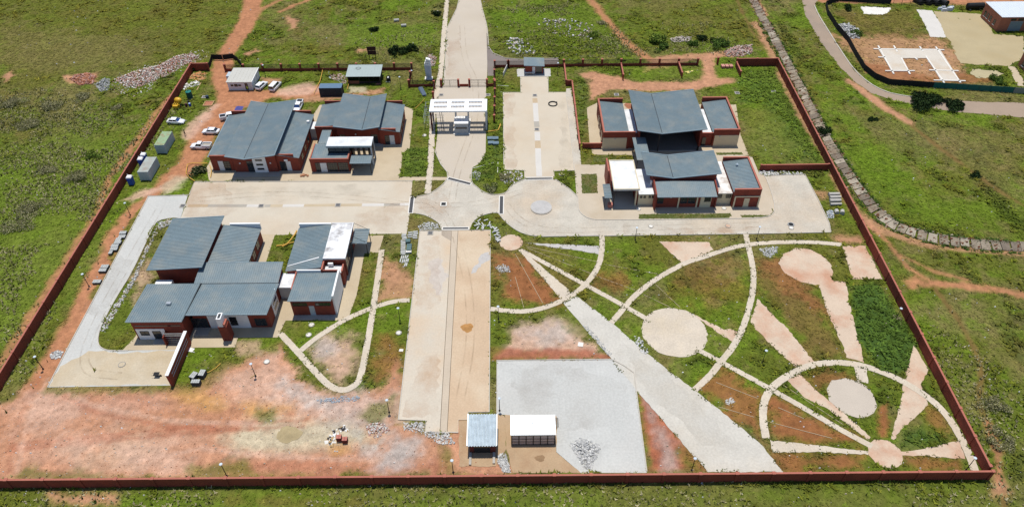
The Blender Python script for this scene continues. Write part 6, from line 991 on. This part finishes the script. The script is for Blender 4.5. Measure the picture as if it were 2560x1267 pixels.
heap('timber_pile', 'orange timber and board offcuts piled in the north west corner', 'timber pile', [(474,190),(495,180),(515,185),(512,200),(500,205),(480,200)], 110, .7, [TIMB, M('orange_ply', A(226,160,104), .8, .15)], .4, .12); heap('litter_pile', 'torn white sheeting and litter lying beside the west wall', 'litter', [(452,218),(470,208),(495,200),(500,210),(480,218),(458,225)], 60, .7, [WHITE, CONCW], .15, .1)
heap('litter_pile', 'timber scraps and litter around the red brick pallets', 'litter', [(812,1105),(835,1075),(862,1062),(872,1078),(850,1080),(830,1115)], 60, .5, [TIMB, WHITE, DKMET, CONCW], .12, .12)
def mound(name, label, cat, px, py, rx, ry, h, mat):
    p = G(px, py); m = MB(); n, k = 28, 8; vs_ = [(p.x, p.y, h)]
    for j in range(1, k+1):
        r = j/k
        for i in range(n):
            a = 6.283*i/n; q = 1+.12*math.sin(3*a+px)+.06*math.sin(7*a); vs_.append((p.x+rx*r*q*math.cos(a), p.y+ry*r*q*math.sin(a), h*(.5+.5*math.cos(math.pi*r))*random.uniform(.93,1.07)))
    fs = [(0, 1+i, 1+(i+1)%n) for i in range(n)]
    for j in range(k-1): fs += [(1+j*n+i, 1+(j+1)*n+i, 1+(j+1)*n+(i+1)%n, 1+j*n+(i+1)%n) for i in range(n)]
    return tag(m.add(vs_, fs).build(name, mat, None, True), label, cat)
mound('sand_pile', 'small orange sand pile on the parade strip', 'sand pile', 1168, 819, 1.35, 1.3, .4, M('orange_sand', A(206,152,92), .95, .2, 1.5, 8)); mound('sand_pile', 'larger pale sand pile on the bare southern ground', 'sand pile', 724, 1085, 1.9, 1.6, .5, M('pale_sand', A(196,176,134), .95, .12, 1, 6)); mound('sand_pile', 'low pale sand pile left of the larger one', 'sand pile', 707, 1083, .9, 1.3, .3, M('pale_sand', A(196,176,134))); mound('sand_pile', 'brown sand pile on the slab in front of the cage shed', 'sand pile', 1350, 1145, 1.0, .75, .22, M('brown_sand', A(172,140,106), .95, .15, 1.5, 8)); mound('soil_mound', 'brown soil mound behind the left wing of the hall', 'soil heap', 1571, 265, 1.2, 1.6, .6, SOILH)
# yellow barrier netting
def netting(pts, label, w_=.35, h=.35):
    P = [G(a, b) for a, b in pts]; m = MB(); p0 = None
    for i, p in enumerate(P): q = Vector((p.x, p.y, h*(1 if i % 2 else .5))); P[i] = q
    m.tube(P, [w_*random.uniform(.3,.5) for _ in P], 6); return tag(m.build('barrier_net', ORNET), label, 'netting')
netting([(1216,331),(1232,330),(1245,327),(1250,318),(1251,312)], 'crumpled yellow barrier net right of the gatehouse'); netting([(706,618),(718,613),(728,600),(738,588),(742,578)], 'yellow barrier net strung across the lawn by the annexe'); netting([(692,616),(705,616),(720,610),(736,608)], 'yellow barrier net trailing on the annexe lawn'); netting([(508,935),(525,930),(540,920),(552,910)], 'yellow net trailing from the dark pallets', .2, .2); netting([(488,455),(475,448),(466,435),(470,415),(480,410),(520,412)], 'yellow barrier net round the weedy pit by the lot corner', .22, .5); netting([(785,236),(792,222),(800,206),(805,190),(808,172)], 'yellow barrier net from the fence to the dark container', .2, .5); netting([(868,226),(872,215),(870,205),(871,195)], 'yellow barrier net hanging beside the canteen shed', .2, .5); netting([(1035,275),(1050,262),(1062,248)], 'thin yellow net strip on the lawn left of the gatehouse', .12, .2); netting([(525,415),(530,430),(527,445)], 'yellow net beside the red block corner', .2, .4)
def plank(a, b, label, w_=.18, mat=None, h=.06, name='plank', cat='plank'):
    return tag(MB().prism(ribbon_poly([G(*a).xy, G(*b).xy], w_), .02, .02+h).build(name, mat or TIMB), label, cat, 'loose planks and boards')
plank((492,226),(505,203),'long plank leaning across the grass by the water tank', .25); plank((466,197),(488,199),'plank lying below the timber pile', .2); plank((1445,860),(1458,862),'cream board lying on the gravel above the pale yard', 1.0, CONCW, name='board'); plank((998,875),(1008,876),'cream board on rough ground beside the parade strip', .6, CONCW, name='board'); plank((466,872),(484,876),'white board lying at the foot of the screen wall', .9, WHITE, name='board'); plank((640,935),(625,945),'plank beside the lamp post south of the house', .15)
plank((1258,192),(1273,160),'pale plank leaning towards the north fence', .12, CONCW, 1.2, 'leaning_pole', 'pole'); plank((1238,214),(1272,216),'pale pole lying on the lawn east of the gate', .1, CONCW, name='pole', cat='pole'); plank((1183,421),(1242,405),'pale strip of edging across the weedy island', .12, CONCW, name='pole', cat='pole'); plank((1245,406),(1244,432),'short pale strip on the weedy island', .12, CONCW, name='pole', cat='pole'); plank((822,178),(826,197),'grey sheet lying behind the canteen shed', .6, ZINC, name='sheet', cat='sheet')
for i in range(3): v = G(1389+i*2.8, 1052); tag(MB().box(v.x-.05, v.x+.05, v.y-1.6+.2*i, v.y+.6, .08, .16).build('steel_bar', DKMET), ['left','middle','right'][i]+' of the three dark bars beside the cage shed', 'bar', 'bars beside the shed')
t = thing('cable_drum', 'black rounded fuel bowser with white fitting right of the canteen shed', 'tank', cpx(971,202)); v = G(971,204); MB().tube([(v.x-.1,v.y+1.1,.6),(v.x+.2,v.y-.5,.6)], .6, 14).build('tank_body', BLACK, t); MB().box(v.x-.1, v.x+.2, v.y-.3, v.y+.4, 1.15, 1.3).build('fitting', WHITE, t); box(t, 'cradle', STEEL, v.x-.6, v.x+.6, v.y-.7, v.y-.5, 0, .3)
t.name = 'fuel_tank'
v = G(945,208); tag(MB().prism([(v.x-.6,v.y-1),(v.x+.9,v.y-.8),(v.x+.8,v.y+1.2),(v.x-.2,v.y+1)], 0, .12).build('brick_patch', BRICKR), 'low pile of orange bricks beside the canteen shed', 'bricks')
v = G(690,1103); t = thing('wheelbarrow', 'black wheelbarrow standing in the sandy service yard', 'wheelbarrow', cpx(394,940)); v = G(394,940); MB().hexa([(v.x-.3,v.y-.25,.35),(v.x+.3,v.y-.25,.35),(v.x+.3,v.y+.25,.35),(v.x-.3,v.y+.25,.35)], [(v.x-.5,v.y-.4,.7),(v.x+.5,v.y-.4,.7),(v.x+.5,v.y+.4,.7),(v.x-.5,v.y+.4,.7)]).build('tray', BLACK, t); MB().tube([(v.x+.6,v.y-.05,.2),(v.x+.6,v.y+.05,.2)], .2, 10).build('wheel', TYRE, t); MB().tube([(v.x+.5,v.y-.2,.25),(v.x-.9,v.y-.3,.6)], .03).tube([(v.x+.5,v.y+.2,.25),(v.x-.9,v.y+.3,.6)], .03).build('handles', DKMET, t)
t = thing('roof_trusses', 'dark blue steel roofing sheets stacked on the grass left of the gate', 'sheets', cpx(1056,232)); v = G(1056,232)
for i in range(4): MB().hexa([(v.x-1.4+.1*i,v.y+2.2,.1+.1*i),(v.x-.5+.1*i,v.y+2.4,.1+.1*i),(v.x+1.3,v.y-2+.1*i,.1+.1*i),(v.x+.3,v.y-2.2,.1+.1*i)], [(v.x-1.4+.1*i,v.y+2.2,.17+.1*i),(v.x-.5+.1*i,v.y+2.4,.17+.1*i),(v.x+1.3,v.y-2+.1*i,.17+.1*i),(v.x+.3,v.y-2.2,.17+.1*i)]).build('sheet', M('navy_sheet', (.08,.11,.15), .4, .3, 2, 6, .6), t)
t.name = 'roof_sheet_stack'
v = G(1722,182); 
for i in range(6): 
    a = v+Vector((random.uniform(-1.4,1.4), random.uniform(-1,1), 0)); tag(MB().hexa([(a.x-.4,a.y-.25,0),(a.x+.4,a.y-.2,0),(a.x+.35,a.y+.25,0),(a.x-.4,a.y+.2,0)], [(a.x-.3,a.y-.18,.22),(a.x+.3,a.y-.12,.24),(a.x+.25,a.y+.16,.22),(a.x-.3,a.y+.12,.2)]).build('yellow_bag', M('bag_yellow', (.7,.6,.2), .7)), 'yellow bag lying on the lawn behind the hall', 'bag', 'yellow bags on the lawn')
for i in range(3): v = G(1808+10*i, 163, .8); pallet(v.x, v.y, .95, 1.4, .7, .05, ['left','middle','right'][i]+' of three red brick stacks by the dirt opening', 'brick stacks by the opening', M('brick_top_pink', (.5,.24,.19)), BRICKR)
v = G(762,440); t = thing('paver_pallet', 'small orange brick pile on the apron before the red blocks', 'bricks', v); m = MB()
for i in range(14): x, y = v.x+random.uniform(-.9,.9), v.y+random.uniform(-.4,.4); m.box(x-.2, x+.2, y-.12, y+.12, .05, .25+random.uniform(0,.25))
m.build('bricks', M('orange_brick', (.42,.2,.11), .9, .2, 2, 8), t); t.name = 'brick_pile'
v = G(597,271,2.2).xy.to_3d(); t = thing('gazebo', 'small purple blue tent roof behind the large red block', 'tent', v); MB().add([(v.x-1,v.y-1,2.1),(v.x+1,v.y-1,2.1),(v.x+1,v.y+1,2.1),(v.x-1,v.y+1,2.1),(v.x,v.y,2.9)], [(0,1,4),(1,2,4),(2,3,4),(3,0,4),(0,3,2,1)]).build('canopy', M('tent_blue', (.09,.09,.3), .7), t)
for a, b in ((-.9,-.9),(.9,-.9),(.9,.9),(-.9,.9)): MB().tube([(v.x+a,v.y+b,0),(v.x+a,v.y+b,2.1)], .03, 5).build('pole', STEEL, t)
# temporary gate over the dirt track
t = thing('temporary_gate', 'black shade cloth gate across the dirt track at the north west opening', 'gate', cpx(555,152)); BC = M('black_cloth', (.018,.017,.016), .9)
for (a, b) in (((531,150),(558,151)),((559,151),(586,148))):
    A_, B_ = G(*a).xy, G(*b).xy; MB().prism(ribbon_poly([A_, B_], .05), .15, 1.75).build('cloth_panel', BC, t); MB().tube([(*A_,0),(*A_,1.9),(*B_,1.9),(*B_,0)], .05, 5).build('frame', M('rust_frame', (.2,.09,.06)), t)
t = thing('shade_cloth_run', 'black shade cloth strung from the dirt track gate to the fence', 'fence', cpx(590,150)); Pn = [G(a, b).xy for a, b in ((586,149),(595,155),(603,165),(611,176))]
for A_, B_ in zip(Pn, Pn[1:]): MB().prism(ribbon_poly([A_, B_], .05), .1, 1.6).build('cloth_panel', BC, t)
for A_ in Pn: MB().tube([(*A_,0),(*A_,1.8)], .05, 5).build('post', DKMET, t)
t = thing('shade_cloth_run', 'short black shade cloth flap between the corner wall and the track gate', 'fence', cpx(528,158)); Pn = [G(a, b).xy for a, b in ((520,178),(527,165),(531,151))]
for A_, B_ in zip(Pn, Pn[1:]): MB().prism(ribbon_poly([A_, B_], .05), .1, 1.5).build('cloth_panel', BC, t)

# ================================================================== far compound, bank, bushes
t = thing('shade_cloth_fence', 'long black and green shade cloth fence round the far compound', 'fence', cpx(2068,40)); FP = [G(a, b).xy for a, b in ((2225,12),(2097,4),(2063,15),(2068,38),(2091,74),(2119,106),(2137,140),(2159,176),(2185,197),(2220,212),(2331,220),(2531,233),(2600,238))]; GC = M('green_cloth', (.015,.10,.085), .8); PALC = M('pale_mesh', (.2,.21,.18), .8); acc = 0
for i, (A_, B_) in enumerate(zip(FP, FP[1:])):
    n = max(1, round((B_-A_).length/3))
    for j in range(n):
        a = A_.lerp(B_, j/n); b = A_.lerp(B_, (j+1)/n); MB().prism(ribbon_poly([a, b], .05), .05, 1.75).build('cloth_panel', GC if i == 10 else PALC if i > 10 else BC, t); MB().tube([(*a,0),(*a,1.85)], .05, 5).build('post', DKMET, t)
t = thing('wire_fence', 'open wire fence with dark posts along the far compound top', 'fence', cpx(2330,20)); a, b = G(2232,12).xy, G(2462,28).xy
for i in range(12): q = a.lerp(b, i/11); MB().tube([(*q,0),(*q,1.7)], .06, 5).build('post', DKMET, t)
for z in (.4, 1.0, 1.6): MB().tube([(*a,z),(*b,z)], .025, 4).build('wire', DKMET, t)
for i, (px, py) in enumerate(((2300,13),(2320,14),(2340,15),(2360,17))):
    v = G(px, py); t = thing('black_pipe', ['leftmost','second','third','rightmost'][i]+' of the four big black pipes behind the far compound', 'pipe', v, 'black pipes behind the compound'); n = 14; P0, P1 = Vector((v.x-.8,v.y+3.2,.95)), Vector((v.x+.6,v.y,.95)); MB().tube([P0, P1], .95, n).build('barrel', BLACK, t); MB().tube([P0.lerp(P1,.94), P0.lerp(P1,1.01)], 1.02, n).build('collar', BLACK, t)
v = G(2436,24); t = thing('black_tank', 'long black tank lying beside the far brick building', 'tank', v); MB().tube([(v.x-2.8,v.y,1.1),(v.x-2.6,v.y,1.1),(v.x+2.6,v.y+.3,1.1),(v.x+2.8,v.y+.3,1.1)], [.7,1.0,1.0,.7], 16).build('barrel', BLACK, t); MB().box(v.x-1.8, v.x-1.5, v.y-.9, v.y+.9, 0, .3).box(v.x+1.5, v.x+1.8, v.y-.6, v.y+1.2, 0, .3).build('cradle', CONC, t)
v = G(2372,27); 
for i, (dx, dy, s) in enumerate(((0,0,1.0),(-1.8,-.3,.8),(-2.6,.8,.7),(-1.2,1.6,.7),(1.0,1.0,.9))): tag(MB().hexa([(v.x+dx-s,v.y+dy-s*.6,0),(v.x+dx+s,v.y+dy-s*.5,0),(v.x+dx+s*.9,v.y+dy+s*.6,0),(v.x+dx-s,v.y+dy+s*.5,0)], [(v.x+dx-s*.8,v.y+dy-s*.5,s*1.1),(v.x+dx+s*.8,v.y+dy-s*.4,s),(v.x+dx+s*.8,v.y+dy+s*.4,s*1.1),(v.x+dx-s*.8,v.y+dy+s*.4,s)]).build('cement_block', M('pale_bag', (.45,.47,.5), .8, .15, 2, 6)), ['big grey wrapped block','low white block','leftmost white block','rear white block','right grey block'][i]+' at the top of the far compound strip slab', 'block', 'blocks in the far compound')
# slab with ground beams
t = thing('foundation_slab', 'white angular foundation slab with projecting ground beams in the far compound', 'slab', cpx(2260,150)); FS = GP(Z7([(930,490),(1540,490),(1740,805),(1550,800),(1412,582),(1165,582),(1230,708),(1065,708)])); MB().prism(FS, 0, .16).build('slab', M('new_concrete', A(236,226,210), .9, .06, .3, 3, tint=A(220,190,150), tscale=.12), t)
for a, b in (((885,490),(1585,500)),((930,460),(1085,738)),((1085,460),(1120,520)),((1340,467),(1375,515)),((1500,470),(1745,825)),((930,572),(1010,572)),((1000,707),(1292,707)),((1160,580),(1245,740)),((1290,575),(1320,598)),((1400,560),(1590,835)),((1435,700),(1725,707)),((1480,800),(1795,807))): MB().prism(ribbon_poly(GP(Z7([a, b])), .45), 0, .22).build('ground_beam', CONCW, t)
def brick_house(name, label, x0, x1, y0, y1, h, roofm, wins):
    t = thing(name, label, 'building', (x0, y0)); walls(t, x0, x1, y0, y1, h, BRICKW); roofslab(t, 'roof', x0-.3, x1+.3, y0-.5, y1+.3, h+.1, h+.1, h+.15, h+.15, 'y', .8, .08, roofm, .03); return t
t = brick_house('brick_building', 'red brick building with bright white roof at the far top right', 149.2, 172, 211.2, 221.2, 4.7, ZINCB, 0)
for y in (213.2, 215.6, 217.4, 219): w_ = window(t, y, y+.9, 1.2, 2.6, 149.2, 1, 2, 'x'); MB().box(149.0, 149.2, y-.1, y+1, 1.0, 1.12).build('sill', CONCW, w_)
d = box(t, 'roller_door', M('roller_grey', (.2,.26,.3), .5, .05), 152.5, 156.3, 211.12, 211.2, 0, 3.2); 
for i in range(9): MB().box(152.5, 156.3, 211.09, 211.12, .1+i*.34, .14+i*.34).build('slat_line', FRAME, d)
for x in (152.4, 154.6, 156.8, 159): window(t, x, x+1.4, 3.5, 4.0, 211.2, 3, 1)
t = brick_house('brick_building', 'red brick building cut by the right edge of the photo', 145.2, 165, 178, 190.2, 4.4, ZINCB, 0)
for y in (180.5, 184, 187.5): w_ = window(t, y, y+1.1, 1.0, 2.5, 145.2, 1, 2, 'x'); MB().box(145.0, 145.2, y-.1, y+1.2, .8, .92).build('sill', CONCW, w_)
# concrete slab bank along the channel
t = thing('slab_bank', 'sloping bank of weathered concrete slabs along the drainage channel', 'embankment', (*BANK[0], 0)); bl = [Vector(p) for p in BANK]; tot = sum((b-a).length for a, b in zip(bl, bl[1:]))
def along(s):
    for a, b in zip(bl, bl[1:]):
        L = (b-a).length
        if s <= L: return a.lerp(b, s/L), (b-a)/L
        s -= L
    return bl[-1], (bl[-1]-bl[-2]).normalized()
SLM = [SLABC, M('bank_slab_pale', (.36,.31,.24), .92, .22, .6, 4, tint=(.22,.18,.13), tscale=.5), M('bank_slab_dark', (.18,.145,.11), .92, .25, .6, 4)]
s = 0; dl = 1.85
while s < tot-dl:
    a, d1 = along(s+.05); b, d2 = along(s+dl-.05); n1_ = Vector((d1.y, -d1.x)); n2_ = Vector((d2.y, -d2.x)); w0, w1 = -1.0+random.uniform(-.22,.22), 1.15+random.uniform(-.3,.25); j = random.uniform(-.13,.13)
    q = [a+n1_*w1, b+n2_*w1, b+n2_*w0, a+n1_*w0]; zz = [-.6+j, -.6-j, .06, .06]
    MB().hexa([(p.x, p.y, z) for p, z in zip(q, zz)], [(p.x, p.y, z+.14) for p, z in zip(q, zz)]).build('slab', random.choices(SLM, (5,2,2))[0], t); s += dl+random.choice((.02,.05,.1,.2,.35))
m = MB(); nn = 0
for i in range(1300):
    a, d = along(random.uniform(0, tot-1)); n_ = Vector((d.y, -d.x)); q = a+n_*random.choice((random.gauss(1.5, .5), random.gauss(-1.25, .25), random.uniform(-1, 1.1))); s_ = abs(random.gauss(0, .12))+.06; off = (q-a).dot(n_); z = -.6*min(1, max(0, (off+1)/2.1))+(.12 if abs(off) < 1.1 else 0)-.02; nn += 1
    m.hexa([(q.x-s_,q.y-s_*.7,z),(q.x+s_,q.y-s_*.6,z),(q.x+s_*.8,q.y+s_*.7,z),(q.x-s_*.9,q.y+s_*.6,z)], [(q.x-s_*.6,q.y-s_*.4,z+s_),(q.x+s_*.6,q.y-s_*.4,z+s_*.8),(q.x+s_*.5,q.y+s_*.4,z+s_),(q.x-s_*.6,q.y+s_*.4,z+s_*.8)])
o = m.build('bank_rubble', M('brown_earth_clod', A(164,122,90), .95, .2, 1, 6)); o.data.materials.append(M('tan_stone', (.36,.3,.22))); o.data.materials.append(M('dark_clod', A(138,84,60), .95, .2)); o.data.polygons.foreach_set('material_index', np.repeat(rng.choice(3, nn, p=[.45,.3,.25]), 6).astype(np.int32)); tag(o, 'brown earth clods and stones fallen along the slab bank', 'rubble', kind='stuff')
# bushes
def bush(px, py, r, h, n, cols, label, name='bush', squash=1.0, leaf=.3):
    n = int(n*1.4); gry = cols[0][0] > .2; n = int(n*(1.8 if gry else 1)); leaf = leaf*(.6 if gry else 1.35 if r > 2.3 else 1); h = h*(.8 if gry else 1)
    p = G(px, py); t = thing(name, label, 'bush', (p.x, p.y), None); V = []; C = []
    cl = [(rng.normal(0, .45, 2)*r, rng.uniform(.25, .75)*h, rng.uniform(.35, .6)*r) for _ in range(9)]
    for i in range(n):
        (cx, cy), cz, cr = cl[i % 9]; dv = rng.normal(0, 1, 3); dv /= np.linalg.norm(dv); rr = cr*rng.uniform(.6, 1.05); c = np.array([cx, cy*squash, cz])+dv*np.array([rr, rr*squash, rr*.8*h/max(r,.1)]); c[2] = max(c[2], .05)
        u = rng.normal(0, 1, 3); u /= np.linalg.norm(u); v_ = np.cross(u, dv+rng.normal(0,.4,3)); v_ /= np.linalg.norm(v_)+1e-6; s_ = leaf*rng.uniform(.6, 1.4)
        V += [c-u*s_*.5, c+u*s_*.5+v_*s_*.3, c+v_*s_]; C += [np.array(cols[rng.integers(len(cols))])*rng.uniform(.7,1.3)]*3
    V = np.array(V)+np.array([0,0,-.02]); me = bpy.data.meshes.new('foliage'); me.vertices.add(len(V)); me.vertices.foreach_set('co', V.astype(np.float32).ravel()); fill(me, np.arange(len(V), dtype=np.int32), 3); colattr(me, np.array(C)); me.materials.append(LEAFM)
    o = bpy.data.objects.new('foliage', me); COL.objects.link(o); o.parent = t
    m = MB()
    for k in range(4): a = 1.57*k+.4; m.tube([(0,0,0),(r*.2*math.cos(a),r*.2*math.sin(a),h*.35),(r*.45*math.cos(a),r*.45*math.sin(a),h*.7)], [.07,.05,.02], 5)
    o = m.build('stem', M('bark', (.09,.065,.045), .9), None); o.parent = t; return t
DG = [A(48,68,36), A(66,86,44), A(36,54,30)]; MG = [A(92,120,52), A(112,138,58), A(70,96,44)]; GG = [A(184,177,132), A(156,154,100), A(204,195,158), A(116,122,66)]; LG = [A(130,150,60), A(150,165,75), A(90,120,45)]
for px, py, r, h, n, cs, lb in ((990,132,2.0,2.0,1400,DG,'left dark bush behind the north fence near the sign board'),(1029,128,1.6,2.0,1000,DG,'right dark bush behind the north fence'),(1010,133,1.5,1.3,800,DG,'low dark bush between the two bushes behind the fence'),(936,76,1.3,1.1,700,DG,'dark bush on the bright green patch north of the fence'),(1092,38,1.6,1.5,800,DG,'bush beside the footpath at the top'),
    (1645,105,2.4,1.8,1500,LG,'big light green bush north of the hall'),(1660,122,2.0,1.4,1000,MG,'green bush under the light green bush'),(1755,100,1.8,1.4,900,DG,'dark green bush right of the pale rubble'),(1800,112,2.6,1.5,1300,MG,'wide green bush near the reddish rubble heap'),(1730,112,1.6,1.1,700,MG,'small green bush below the pale rubble'),(1488,90,1.8,1.2,800,LG,'light green bush in the rubble field north of the kiosk'),
    (2335,262,4.6,1.5,3200,DG,'broad dark bush overhanging the tar road'),(2390,268,2.6,1.3,1300,DG,'right hand dark bush beside the tar road'),(2305,258,2.0,1.7,900,DG,'left hand dark bush beside the tar road'),(2118,24,1.6,1.3,700,DG,'dark bush inside the top of the far compound'),(2135,85,1.8,1.1,700,MG,'green bush on the compound rubble heap'),(2490,200,1.6,1.0,600,MG,'small bush near the green end of the compound fence'),(2500,210,1.2,.8,400,MG,'low plants against the green compound fence'),
    (212,243,2.2,1.4,900,GG,'grey shrub beside the gravel heap in the field'),(125,270,2.6,1.6,1200,GG,'round grey shrub in the western field'),(30,262,3.4,1.7,1500,GG,'wide grey shrub at the left edge of the field'),(70,310,3.2,1.5,1400,GG,'grey shrub mass lower in the western field'),(185,450,3.2,1.8,1500,GG,'tall grey shrub left of the toilets in the field'),(110,430,2.4,1.2,900,GG,'grey shrub left of the tall grey shrub'),(55,568,3.2,1.3,1300,GG,'grey shrub low in the western field'),(80,530,3,1.3,1200,GG,'grey shrub above the lowest one in the field'),(235,390,1.6,1.0,700,LG,'yellow green bush near the footpath in the field'),(290,272,1.4,.8,500,GG,'small grey shrub outside the west wall'),
    (497,430,2.0,1.4,1100,DG+GG[:1],'weedy bush inside the yellow net by the lot corner'),(480,177,1.3,1.0,600,DG,'dark bush in the corner of the north west wall'),(1225,470,1.6,.9,700,GG+MG,'grey green bush on the weedy island'),(1262,445,1.5,.8,700,GG,'pale bush at the right of the weedy island'),
    (2060,330,1.8,1.1,700,DG,'dark bush beside the slab bank'),(2180,300,1.2,.5,350,DG,'dark low bush in the field right of the slab bank'),(2440,440,1.4,.6,450,DG,'dark low bush beside the brown path on the right'),(1505,60,1.4,1.0,500,GG,'grey shrub in the rubble field north of the kiosk'),(2243,800,1.0,.9,400,GG,'small pale shrub at the lamp in the tall grass'),(2480,1010,2.2,1.2,900,GG,'grey shrub outside the east wall, upper one'),(2500,1100,2.2,1.2,900,GG,'grey shrub outside the east wall, lower one')):
    bush(px, py, r, h, n, cs, lb)
# litter: single stones and papers scattered over the fields
rk = []; m = MB()
for i in range(1700):
    px, py = random.uniform(0,2560), random.uniform(0,1267); v = G(px, py); g = int(gidx(np.array([v.x]), np.array([v.y]))[0])
    if PM[g]: continue
    s_ = random.uniform(.06,.18)*(1.3 if py < 200 else 1); z = float(ZH[g]); m.hexa([(v.x-s_,v.y-s_*.7,z),(v.x+s_,v.y-s_*.6,z),(v.x+s_*.8,v.y+s_*.7,z),(v.x-s_*.9,v.y+s_*.6,z)], [(v.x-s_*.6,v.y-s_*.4,z+s_),(v.x+s_*.6,v.y-s_*.4,z+s_*.8),(v.x+s_*.5,v.y+s_*.4,z+s_),(v.x-s_*.6,v.y+s_*.4,z+s_*.8)])
o = m.build('scattered_stones', STONEL); o.data.materials.append(WHITE); o.data.materials.append(M('tan_stone', (.36,.3,.22), .9, .2, 1, 6)); o.data.polygons.foreach_set('material_index', np.repeat(rng.choice(3, len(m.f)//6, p=[.3,.1,.6]), 6).astype(np.int32)); tag(o, 'loose stones and scraps of litter strewn over fields and bare ground', 'stones', kind='stuff')
m = MB(); BR = [tuple(p) for p in GP([(0,1010),(120,975),(440,972),(560,920),(700,860),(830,985),(960,960),(1000,1050),(1170,1085),(1250,1178),(0,1198)])]; a = np.array(BR); xx = rng.uniform(a[:,0].min(), a[:,0].max(), 6000); yy = rng.uniform(a[:,1].min(), a[:,1].max(), 6000); kk = inside(xx, yy, BR); nn = 0
for x, y in zip(xx[kk], yy[kk]):
    s_ = abs(random.gauss(0, .035))+.025; z = float(ZH[int(gidx(np.array([x]), np.array([y]))[0])])-.01; nn += 1; m.hexa([(x-s_,y-s_*.7,z),(x+s_,y-s_*.6,z),(x+s_*.8,y+s_*.7,z),(x-s_*.9,y+s_*.6,z)], [(x-s_*.6,y-s_*.4,z+s_),(x+s_*.6,y-s_*.4,z+s_*.8),(x+s_*.5,y+s_*.4,z+s_),(x-s_*.6,y+s_*.4,z+s_*.8)])
o = m.build('soil_clods', SOILH); o.data.materials.append(M('dark_clod', A(138,84,60), .95, .2)); o.data.materials.append(LIME); o.data.polygons.foreach_set('material_index', np.repeat(rng.choice(3, nn, p=[.4,.2,.4]), 6).astype(np.int32)); tag(o, 'clods and pebbles strewn over the bare red ground', 'clods', kind='stuff')
# weeds in the channel and along path edges
x = []; y = []
for i in range(420):
    a, d = along(random.uniform(20, tot-2)); n_ = Vector((d.y, -d.x)); q = a+n_*random.choice((random.uniform(1.0, 2.6), random.uniform(-1.5, -.9)))
    for k in range(10): x.append(q.x+random.gauss(0,.3)); y.append(q.y+random.gauss(0,.25))
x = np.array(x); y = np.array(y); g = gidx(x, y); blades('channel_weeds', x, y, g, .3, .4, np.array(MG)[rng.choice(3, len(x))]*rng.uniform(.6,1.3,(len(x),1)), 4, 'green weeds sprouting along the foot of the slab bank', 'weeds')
for o in list(bpy.data.objects):
    if '_o' in o: del o['_o']
